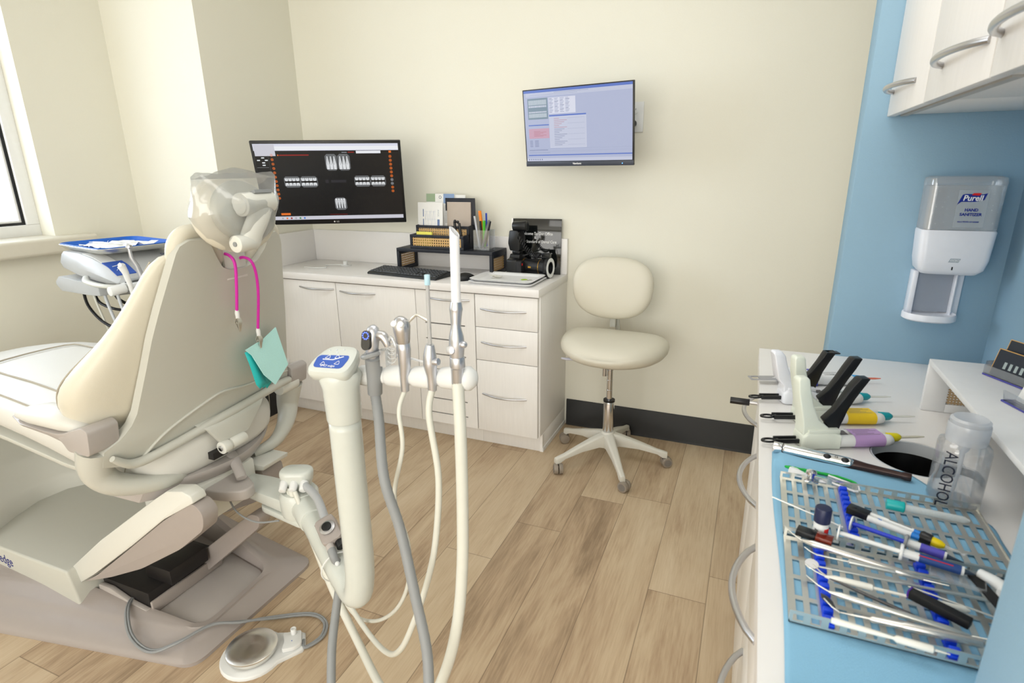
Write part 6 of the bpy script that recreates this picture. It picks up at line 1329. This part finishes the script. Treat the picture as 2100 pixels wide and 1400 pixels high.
# black square marker and things at the right
t = thing('black_eraser_block', 'black rectangular sleeve lying on the right of the cassette base', 'sleeve', (.26, .745, IZ))
m = MB(frame((.232, .752, IZ - .002), (.052, -.033, 0), (0, 0, 1))); m.box(0, .064, -.0065, .0065, 0, .011); m.done('sleeve', mk('deep_black', (0.03, 0.03, 0.04), 0.6), t, bev=0.001)
m = MB(frame((.232, .752, IZ - .002), (.052, -.033, 0), (0, 0, 1))); m.box(-.002, 0, -.0065, .0065, 0, .011); m.done('purple_edge', mk('purple_edge', (0.30, 0.15, 0.55), 0.5), t)
t = thing('mixing_pad', 'clear plastic mixing well lying over the hinge of the cassette', 'mixing well', (.30, .80, IZ))
m = MB(T(.296, .812, CZ + .0185, -14)); m.box(-.030, .030, -.018, .018, 0, .0012).box(-.030, .030, -.018, -.0168, .0012, .006).box(-.030, .030, .0168, .018, .0012, .006).box(-.030, -.0288, -.0168, .0168, .0012, .006).box(.0288, .030, -.0168, .0168, .0012, .006); m.done('well', FILM, t)
t = thing('polishing_strip', 'black strip with a white knob at the right edge of the cassette', 'strip', (.325, .79, IZ))
m = MB(frame((.316, .822, CZ + .019), (.018, -.075, 0), (0, 0, 1))); m.box(0, .075, -.007, .007, 0, .003); m.done('strip', mk('deep_black', (0.03, 0.03, 0.04)), t, bev=0.0006)
m = MB(); m.tube([(.322, .822, CZ + .026), (.336, .806, CZ + .027), (.340, .792, CZ + .027), (.333, .784, CZ + .027)], [.006, .0075, .008, .005], 12, 4); m.done('white_knob', WPLA, t, sharp=60)
tool('loose thin steel file crossing from the rail to the right corner', (.235, .775), (.345, .742), [('shaft', STEEL, [(0, .0012, 0, 0), (1, .0012, 0, 0)])], za=IZ - .003, zb=IZ - .002)
# ---- lid half contents
t = thing('bonding_bottle', 'small white bottle with navy cap standing on the cassette lid', 'bottle', (.142, .876, CZ))
m = MB(); m.lathe([(.0095, .0018), (.0105, .003), (.0105, .030), (.008, .033)], (.139, .862, CZ), 24); m.done('bottle_body', WPLA, t)
m = MB(); m.lathe([(.0105, .033), (.0115, .034), (.0115, .055), (.0105, .057), (.003, .0575)], (.139, .862, CZ), 24); m.done('cap', mk('navy_plastic', (0.13, 0.15, 0.28), 0.35), t)
m = MB(); m.rings([[(.139 + .0107 * math.cos(a), .862 + .0107 * math.sin(a), CZ + z) for a in [R(-70 + 12 * k) for k in range(6)]] for z in (.012, .026)], closed=False, cap=(False, False)); m.done('red_mark', mk('red_print', (0.85, 0.10, 0.10), 0.5), t, solid=0.0003)
text('47', .009, Matrix.Translation((.1335, .8525, CZ + .020)) @ Matrix.Rotation(R(-30), 4, 'Z') @ Matrix.Rotation(R(90), 4, 'X') @ Matrix.Rotation(R(90), 4, 'Z'), BINK, t, name='printed_number')
t = thing('shade_block', 'dark translucent block, half amber, lying at the hinge of the cassette', 'block', (.13, .84, CZ))
MBl = T(.133, .838, CZ + .0165, -16)
m = MB(MBl); m.box(-.028, -.002, -.009, .009, 0, .009); m.done('black_half', BPLA, t, bev=0.001)
m = MB(MBl); m.box(-.002, .020, -.009, .009, 0, .009); m.done('amber_half', mk('amber_resin', (0.45, 0.14, 0.06), 0.15, coat=0.5), t, bev=0.001)
tool('thin white applicator stick over the left edge of the cassette lid', (.074, .938), (.172, .886), [('stick', PAPER, [(0, .0011, 0, 0), (1, .0011, 0, 0)])], cat='applicator', name='applicator_stick', za=CZ + .016, zb=CZ + .016)
def M2d(a, b, z): return frame((a[0], a[1], z), (b[0] - a[0], b[1] - a[1], 0), (0, 0, 1))
# twin barrel syringe
t = thing('resin_syringe', 'twin white resin syringes with black plungers and a yellow cap on the cassette lid', 'syringe', M=M2d((.184, .936), (.272, .893), CZ + .0215), group='syringes on the cassette lid')
m = MB(); m.box(0, .030, -.009, .009, -.004, .006); m.box(.005, .012, -.003, .003, .006, .0064); m.done('black_plunger', BPLA, t, local=True, bev=0.0015)
for s_ in (-1, 1): m = MB(); m.tube([(.030, s_ * .0055, 0), (.088, s_ * .0055, 0)], .0050, 14); b_ = m.done('barrel', WPLA, t, local=True); m = MB(); m.tube([(.088, s_ * .0055, 0), (.098, s_ * .0050, 0)], [.0048, .0045], 12); m.done('blue_end', mk('cyan_blue_plastic', (0.10, 0.50, 0.85), 0.35), t, local=True)
m = MB(); m.tube([(.097, 0, 0), (.100, 0, 0), (.112, 0, 0)], [.008, .0095, .0085], 16); m.done('black_collar', BPLA, t, local=True)
m = MB(); m.tube([(.110, 0, 0), (.122, -.001, 0), (.128, -.001, 0)], [.007, .0062, .003], 14); m.done('yellow_cap', mk('yellow_plastic', (0.96, 0.85, 0.05), 0.35), t, local=True)
m = MB(); m.tube([(.126, -.001, 0), (.150, -.004, 0), (.154, -.006, .003)], [.0018, .0015, .001], 8); m.done('clear_tip', CLEAR, t, local=True)
text('F', .008, T(.045, -.0055, .0052, -90), mk('cyan_blue_plastic', (0.10, 0.50, 0.85)), t, local=True, name='printed_mark')
m = MB(); m.box(.055, .085, .0045, .0055, .0048, .0052); m.done('printed_line', BINK, t, local=True)
# syringes with white discs
def syr(label, a, b, discr, rodm, barm, labm, z, rl, bl, tip):
    t = thing('etch_syringe', label, 'syringe', M=M2d(a, b, z), group='syringes on the cassette lid')
    L_ = (Vector(b) - Vector(a)).length
    m = MB(); m.cyl((0, 0, 0), (.0025, 0, 0), discr, n=24); m.done('thumb_disc', WPLA, t, local=True, bev=0.0006)
    m = MB(); m.cyl((.0025, 0, 0), (L_ * rl, 0, 0), .0032, n=12); m.done('plunger', rodm, t, local=True)
    m = MB(); m.cyl((L_ * rl, 0, 0), (L_ * rl + .004, 0, 0), .0115, n=20); m.done('flange', WPLA if rodm is WPLA else GPLA, t, local=True, bev=0.001)
    m = MB(); m.tube([(L_ * rl + .003, 0, 0), (L_ * bl, 0, 0)], .0060, 16); m.done('barrel', barm, t, local=True)
    m = MB(); m.tube([(L_ * (rl + .14), 0, 0), (L_ * (bl - .02), 0, 0)], .0063, 16, cap=(False, False)); m.done('label_wrap', labm, t, local=True)
    m = MB(); m.tube([(L_ * bl, 0, 0), (L_ * (bl + .04), 0, 0), (L_, 0, 0)], [.004, .0025, .0008], 10); m.done('needle_tip', tip, t, local=True)
syr('syringe with white thumb disc and slim blue plunger on the cassette lid', (.182, .892), (.312, .845), .0110, mk('royal_blue_rod', (0.15, 0.25, 0.80), 0.4), WPLA, mk('violet_label', (0.33, 0.30, 0.72), 0.5), CZ + .0225, .50, .86, mk('dark_tip', (0.22, 0.27, 0.33), 0.4))
syr('large white syringe with navy label across the middle of the cassette', (.160, .852), (.315, .815), .0125, WPLA, WPLA, mk('navy_label', (0.10, 0.25, 0.50), 0.5), CZ + .0265, .48, .93, mk('dark_tip', (0.22, 0.27, 0.33)))
m = MB(M2d((.160, .852), (.315, .815), CZ + .0265)); m.box(.098, .136, -.0040, -.0030, .0048, .0056); mm = m.done('red_stripe', mk('red_print', (0.85, 0.10, 0.10))); 
par = [o for o in bpy.data.objects if o.get('label', '').startswith('large white syringe')][0]
mm.parent = par; mm.matrix_parent_inverse = par.matrix_basis.inverted()
# teal capped tube
t = thing('capped_tube', 'clear speckled tube with a teal cap at the far edge of the cassette lid', 'tube', M=M2d((.240, .966), (.345, .958), CZ + .0255))
m = MB(); m.tube([(0, 0, 0), (.020, 0, 0), (.024, 0, 0), (.025, 0, 0)], [.0085, .0085, .009, .007], 18); m.done('teal_cap', mk('teal_plastic', (0.08, 0.68, 0.68), 0.35), t, local=True, bev=0.001)
m = MB(); m.tube([(.025, 0, 0), (.100, 0, 0), (.108, 0, 0)], [.0055, .0052, .002], 16); m.done('tube_body', mk('speckled_clear', (0.86, 0.88, 0.88), 0.15, var=0.1, scale=400, alpha=0.7), t, local=True)
# white Y shaped spatula and green floss ring
t = thing('bite_fork', 'white plastic paddle with translucent end lying on the towel', 'paddle', (.16, 1.055, ZC))
pl_ = [(.108, 1.085), (.116, 1.087), (.135, 1.066), (.165, 1.060), (.172, 1.045), (.150, 1.043), (.130, 1.050), (.112, 1.052), (.104, 1.062)]
m = MB(); m.rings([[(x, y, z) for x, y in rpoly(pl_, .006, 3)] for z in (ZC + .0055, ZC + .0085)]); m.done('paddle', mk('bright_white_plastic', (0.96, 0.96, 0.97)), t, bev=0.0008)
m = MB(T(.190, 1.045, ZC + .0092, -28)); m.box(-.028, .026, -.012, .012, 0, .0015); m.done('translucent_end', FILM, t)
m = MB(T(.190, 1.045, ZC + .0110, -28)); m.tube([(-.028, -.010, 0), (.024, -.011, 0), (.028, -.006, 0)], .0018, 8).tube([(-.028, .011, 0), (.022, .012, 0), (.028, .0, 0)], .0018, 8); m.done('rim', mk('bright_white_plastic', (0.96, 0.96, 0.97)), t)
t = thing('floss_ring', 'bright green looped elastic under the white paddle', 'elastic ring', (.16, 1.07, ZC))
m = MB(T(.158, 1.072, ZC + .0062, -13)); pts = [(.058 * math.cos(a), .0095 * math.sin(a) + .004 * math.sin(2 * a), 0) for a in [2 * PI * i / 40 for i in range(40)]]
rs = []; 
for i in range(40):
    p = Vector(pts[i]); d = (Vector(pts[(i + 1) % 40]) - Vector(pts[i - 1])).normalized(); nn = Vector((-d.y, d.x, 0)); rr = .0024 + (.0007 if i % 2 and 6 < i < 18 else 0)
    rs.append([p + nn * rr * math.cos(b) + Vector((0, 0, rr * math.sin(b))) for b in [2 * PI * k / 8 for k in range(8)]])
m.rings(rs, loop=True); m.done('loop', mk('bright_green', (0.03, 0.68, 0.25), 0.45), t, sharp=60)
# curing light
PA, PB = Vector((.080, 1.150, ZC + .0125)), Vector((.306, 1.112, ZC + .0115)); PD = (PB - PA)
t = thing('curing_light', 'silver and dark brown curing light pen lying along the top of the towel', 'curing light', PA)
BRN = mk('dark_brown_metal', (0.24, 0.17, 0.16), 0.3, 0.4)
def ax(u): return PA + PD * u
m = MB(); m.tube([ax(.0), ax(.005), ax(.075)], [.0100, .0112, .0112], 28); m.done('chrome_cap', CHROME, t, bev=0.0008)
m = MB(); m.tube([ax(.076), ax(.60), ax(.70), ax(.93), ax(.96), ax(1.0)], [.0110, .0105, .0080, .0062, .0078, .0070], 28); bd_ = m.done('brown_body', BRN, t, sharp=50)
MCt = frame(ax(.08), PD, (-.15, -.85, 1)); LL = PD.length
m = MB(MCt); rs = []
for u, hw in ((.0, .010), (.02, .0135), (.45, .0135), (.50, .010), (.525, .003)):
    rs.append([Vector((u * LL, .0109 * math.sin(a) * 1.0, .0111 * math.cos(a))) for a in [-hw / .011 + 2 * hw / .011 * k / 10 for k in range(11)]])
m.rings(rs, closed=False, cap=(False, False)); m.done('silver_panel', mk('mirror_silver', (0.86, 0.87, 0.88), 0.12, 1.0), bd_, solid=0.0012)
for u in (.335, .465):
    m = MB(MCt); m.ball((u * LL, 0, .0112), .0068, .0052, .0022, 14); m.done('black_button', BPLA, bd_)
m = MB(MCt)
for k in range(5): m.ball((LL * (.36 + .018 * k) + .008, -.004, .0108), .0007, .0007, .0004, 6)
m.done('indicator_dots', BINK, bd_); text('CE', .005, MCt @ T(LL * .40, .0025, .0118), BINK, bd_, name='printed_mark')
# ---- alcohol bottle
bx_, by_ = .358, 1.072
t = thing('alcohol_bottle', 'clear pump bottle half full of liquid and lettered ALCOHOL', 'bottle', (bx_, by_, ZC))
def sq(r, z, e=3.0): return [(bx_ + r * abs(math.cos(a)) ** (2 / e) * (1 if math.cos(a) >= 0 else -1), by_ + r * abs(math.sin(a)) ** (2 / e) * (1 if math.sin(a) >= 0 else -1), ZC + z) for a in [2 * PI * j / 40 for j in range(40)]]
BOT = thin_clear('bottle_plastic', (0.985, 0.985, 0.99), 0.05, 0.10, 0.10)
m = MB(); m.rings([sq(.0335, .0005), sq(.0355, .004), sq(.0355, .100), sq(.034, .108), sq(.027, .113, 2.2), sq(.026, .118, 2)], cap=(True, False)); m.done('bottle_body', BOT, t, sharp=50)
LIQ = thin_clear('clear_liquid', (0.95, 0.96, 0.975), 0.02, 0.06, 0.08)
m = MB(); m.rings([sq(.0325, .003), sq(.0342, .006), sq(.0342, .052)]); m.done('liquid', LIQ, t, sharp=50)
FC = thin_clear('frosted_cap', (0.92, 0.93, 0.96), 0.2, 0.10, 0.42)
m = MB(); m.lathe([(.028, .112), (.029, .114), (.029, .142), (.0285, .144)], (bx_, by_, ZC), 40, cap=(False, False)); m.done('pump_collar', FC, t)
m = MB(); m.lathe([(.0265, .118), (.0275, .146), (.0275, .150), (.024, .1535), (.012, .150), (.001, .149)], (bx_, by_, ZC), 40, cap=(False, True)); m.done('pump_dish', FC, t)
m = MB(); m.tube([(bx_, by_, ZC + .112), (bx_ - .001, by_, ZC + .098), (bx_ - .001, by_, ZC + .090), (bx_, by_, ZC + .055), (bx_ - .003, by_ - .002, ZC + .02)], [.010, .008, .0035, .0028, .0025], 14); m.done('pump_stem', FC, t, sharp=50)
m = MB(); m.rings([sq(.0356, .034)[0:14] , sq(.0356, .048)[0:14]], closed=False, cap=(False, False)); m.done('dark_band', mk('slate_print', (0.25, 0.30, 0.38), 0.5), t, solid=0.0003)
text('ALCOHOL', .0255, Matrix.Translation((bx_ - .0265, by_ - .0362, ZC + .056)) @ Matrix.Rotation(R(0), 4, 'Z') @ Matrix.Rotation(R(90), 4, 'X') @ Matrix.Rotation(R(-90), 4, 'Z'), mk('dark_navy_print', (0.10, 0.12, 0.20), 0.5), t, sx=.82, shear=0.15, name='alcohol_lettering')
# ---- white riser with cane end panel
WR = mk('white_wood', (0.92, 0.92, 0.92), 0.45)
t = thing('counter_shelf', 'white wooden riser with woven cane end panel at the back of the side counter', 'shelf', (.505, 1.2, ZC))
wx0, wx1, wy0, wy1, wz = .402, .612, .80, 1.512, ZC + .122
MB().box(wx0, wx1, wy0, wy1, wz - .012, wz).done('shelf_top', WR, t, bev=0.0015)
CW = m_cane('pale_cane', col=(0.80, 0.68, 0.52), pitch=0.0062, hole=0.24, axes=(0, 2))
for y in (wy0, wy1 - .012):
    m = MB(); m.box(wx0, wx0 + .045, y, y + .012, ZC, wz - .012).box(wx1 - .045, wx1, y, y + .012, ZC, wz - .012).box(wx0 + .045, wx1 - .045, y, y + .012, ZC, ZC + .020).box(wx0 + .045, wx1 - .045, y, y + .012, wz - .026, wz - .012)
    f = m.done('end_frame', WR, t, bev=0.0008); MB().box(wx0 + .045, wx1 - .045, y + .004, y + .0065, ZC + .020, wz - .026).done('cane_panel', CW, f)
# card holder and acrylic document holder on the riser
zr = wz + .0005
t = thing('card_holder', 'small clear holder of dark business cards on the white riser', 'card holder', (.50, 1.37, zr))
MC_ = T(.520, 1.395, zr, -62)
VIO = mk('violet_edge_acrylic', (0.30, 0.30, 0.62), 0.2)
m = MB(MC_); m.box(-.05, .05, -.022, .022, 0, .002).box(-.05, .05, -.022, -.020, .002, .022).box(-.05, .05, .020, .022, .002, .05).box(-.05, -.048, -.020, .020, .002, .03).box(.048, .05, -.020, .020, .002, .03); m.done('holder', CLEAR, t)
m = MB(MC_); m.box(-.0505, .0505, -.0226, -.0222, 0, .0035); m.done('edge', VIO, t)
def card(lab, dx, dy, dz, cc):
    t_ = thing('business_card', lab, 'business cards', M=MC_ @ T(dx, dy, dz + .003, 0, -14), group='business cards in the clear holder')
    m = MB(); m.box(-.044, .044, -.004, .004, 0, .055); m.done('card_stack', mk('dark_card', (0.10, 0.13, 0.18), 0.5), t_, local=True)
    m = MB(); m.box(-.0445, .0445, -.0044, .0044, .0545, .0558).box(-.0447, -.0435, -.0044, .0044, 0, .0555); m.done('orange_edge', mk('orange_card_edge', cc, 0.5), t_, local=True)
    m = MB(); [m.box(-.022 + .012 * k, -.016 + .012 * k, -.0046, -.0042, .018, .032) for k in range(4)]; m.done('white_marks', mk('pale_card_print', (0.65, 0.70, 0.70), 0.5), t_, local=True)
card('front stack of dark business cards with an orange top edge', 0, -.010, 0, (0.85, 0.66, 0.38)); card('taller back stack of dark business cards with an orange edge', .0, .010, .018, (0.88, 0.70, 0.40))
t = thing('document_holder', 'clear slanted acrylic stand with white sheets at the right edge of the riser', 'document holder', (.50, 1.2, zr))
MDh = T(.515, 1.205, zr, -72)
m = MB(MDh); m.box(-.075, .075, -.030, .045, 0, .003); m.rings([[(-.075, -.030 + q, z), (.075, -.030 + q, z), (.075, -.027 + q, z), (-.075, -.027 + q, z)] for q, z in ((0, .003), (-.004, .022))]); m.rings([[(-.075, -.005 + q, z), (.075, -.005 + q, z), (.075, -.002 + q, z), (-.075, -.002 + q, z)] for q, z in ((0, .003), (.045, .165))]); m.done('acrylic_stand', CLEAR, t)
m = MB(MDh); m.tube([(-.076, -.032, .001), (.076, -.032, .001)], .0018, 8).tube([(-.076, .045, .0015), (-.076, -.032, .0015)], .0015, 8); m.tube([(-.076, .040, .165), (.076, .040, .165)], .0014, 8); m.done('violet_edges', VIO, t)
t2 = thing('paper_sheets', 'white printed sheets with a rounded navy outline in the slanted stand', 'papers', M=MDh)
m = MB(); m.rings([[(-.070, -.0115 + q, z), (.070, -.0115 + q, z), (.070, -.0065 + q, z), (-.070, -.0065 + q, z)] for q, z in ((0, .004), (.044, .160))]); m.done('sheet', PAPER, t2, local=True)
m = MB(); pts = [(x, -.0122 + (z - .004) * .282, z) for x, z in ((-.055, .05), (-.055, .135), (-.050, .148), (-.040, .152), (.060, .152))]; m.tube(pts, .0011, 6, 3); m.tube([(-.055, -.0122 + .046 * .282, .05), (-.045, -.0122 + .036 * .282, .040), (.06, -.0122 + .034 * .282, .038)], .0011, 6); m.done('navy_outline', mk('navy_outline', (0.22, 0.26, 0.50), 0.5), t2, local=True)
# ================================================================ SANITIZER DISPENSER on the blue wall
PX, YW = .481, YA
t = thing('hand_sanitizer_dispenser', 'white wall mounted hand sanitizer dispenser with clear bottle on the blue wall', 'sanitizer dispenser', (PX, YW, 1.0))
WPD = mk('dispenser_white', (0.91, 0.92, 0.95), 0.3)
m = MB(); m.box(PX - .055, PX + .055, YW - .012, YW - .0005, .995, 1.34); m.done('back_plate', WPD, t, bev=0.002)
def prx(w_, yf, z, r=.018): return [(p[0], p[1], z) for p in rrect(PX - w_, PX + w_, YW - yf, YW - .012, r, 5)]
m = MB(); m.rings([prx(.034, .050, 1.118), prx(.060, .085, 1.122), prx(.072, .096, 1.135), prx(.077, .100, 1.16), prx(.081, .100, 1.232), prx(.079, .098, 1.236)]); cv = m.done('cover', WPD, t, sharp=50)
m = MB(); m.box(PX - .0015, PX + .0015, YW - .0975, YW - .094, 1.136, 1.146); m.done('sensor_slot', BINK, cv)
m = MB(); m.prism([(PX - .012, 1.156), (PX + .010, 1.156), (PX + .014, 1.166), (PX - .008, 1.166)], 'y', YW - .1003, YW - .0995); lg_ = m.done('emblem', mk('dispenser_grey_emblem', (0.66, 0.70, 0.74), 0.3), cv)
text('GOJO', .0075, Matrix.Translation((PX + .001, YW - .1004, 1.161)) @ Matrix.Rotation(R(90), 4, 'X'), WINK, cv, name='brand_lettering', shear=.3)
GC = thin_clear('dispenser_clear', (0.97, 0.98, 0.985), 0.05, 0.14, 0.22)
m = MB(); m.rings([prx(.079, .097, 1.2365, .016), prx(.080, .097, 1.345, .016), prx(.081, .097, 1.352, .016), prx(.079, .094, 1.364, .014), prx(.070, .086, 1.368, .014)], cap=(False, True)); m.done('clear_bottle', GC, t, sharp=50)
m = MB(); m.rings([prx(.073, .090, 1.238, .014), prx(.074, .090, 1.345, .014)]); m.done('gel', thin_clear('gel', (0.93, 0.95, 0.96), 0.03, 0.08, 0.28), t, sharp=50)
m = MB(); random.seed(11)
for k in range(26): m.ball((PX + random.uniform(-.068, -.02) if k % 3 else PX + random.uniform(.045, .070), YW - .0925, 1.245 + .095 * random.random()), .0007 + .0012 * random.random() ** 2, n=6)
m.done('bubbles', mk('bubble_white', (0.95, 0.97, 0.98), 0.2, alpha=0.6), t); t.id_data if 0 else None
LX = PX; PX = LX - .022
m = MB(); m.box(PX + .004, PX + .066, YW - .0978, YW - .0972, 1.244, 1.335); lb = m.done('clear_label', thin_clear('label_film', (0.90, 0.94, 0.97), 0.2, 0.05, 0.25), t)
TP = lambda x, z: Matrix.Translation((PX + x, YW - .0984, z)) @ Matrix.Rotation(R(90), 4, 'X')
DB = mk('deep_blue_print', (0.07, 0.16, 0.55), 0.4)
m = MB(); m.prism([(PX + .004, 1.300), (PX + .012, 1.307), (PX + .040, 1.307), (PX + .058, 1.312), (PX + .062, 1.328), (PX + .054, 1.325), (PX + .020, 1.326), (PX + .012, 1.324)], 'y', YW - .0983, YW - .0979); fl_ = m.done('blue_flag', DB, lb)
m = MB(); m.prism([(PX + .030, 1.323), (PX + .046, 1.322), (PX + .050, 1.328), (PX + .034, 1.328)], 'y', YW - .0986, YW - .0984); m.done('red_accent', mk('red_print', (0.85, 0.10, 0.10)), fl_)
text('Purell', .019, Matrix.Translation((PX + .034, YW - .0988, 1.3155)) @ Matrix.Rotation(R(90), 4, 'X'), WINK, fl_, sx=.92, bold=.0004, shear=.15, name='brand_lettering')
text('HAND', .0095, TP(.036, 1.287), DB, lb, bold=.0003); text('SANITIZER', .0095, TP(.036, 1.276), DB, lb, bold=.0003); text('KILLS 99.99% OF GERMS', .0042, TP(.034, 1.258), DB, lb, bold=.0001)
PX = LX
m = MB(); m.box(PX - .055, PX + .028, YW - .024, YW - .0125, 1.010, 1.120); m.done('sensor_window', mk('window_grey', (0.60, 0.63, 0.68), 0.35), t)
for s0, s1 in ((PX - .068, PX - .055), (PX + .028, PX + .034)): m = MB(); m.box(s0, s1, YW - .040, YW - .0005, 1.0, 1.122); m.done('side_fin', WPD, t, bev=0.003)
m = MB(); rs = []
for k, (s_, z) in enumerate(((.90, .992), (1.0, .996), (1.0, 1.008), (.97, 1.012), (.88, 1.006), (.5, 1.003))): rs.append([(PX - .018 + s_ * .062 * (abs(math.cos(a)) ** .8) * (1 if math.cos(a) >= 0 else -1), YW - .0005 - (.0 if math.sin(a) > 0 else 0) - .050 + s_ * .048 * math.sin(a) if 1 else 0, z) for a in [2 * PI * j / 40 for j in range(40)]])
m.rings(rs); m.done('drip_tray', WPD, t, sharp=50)
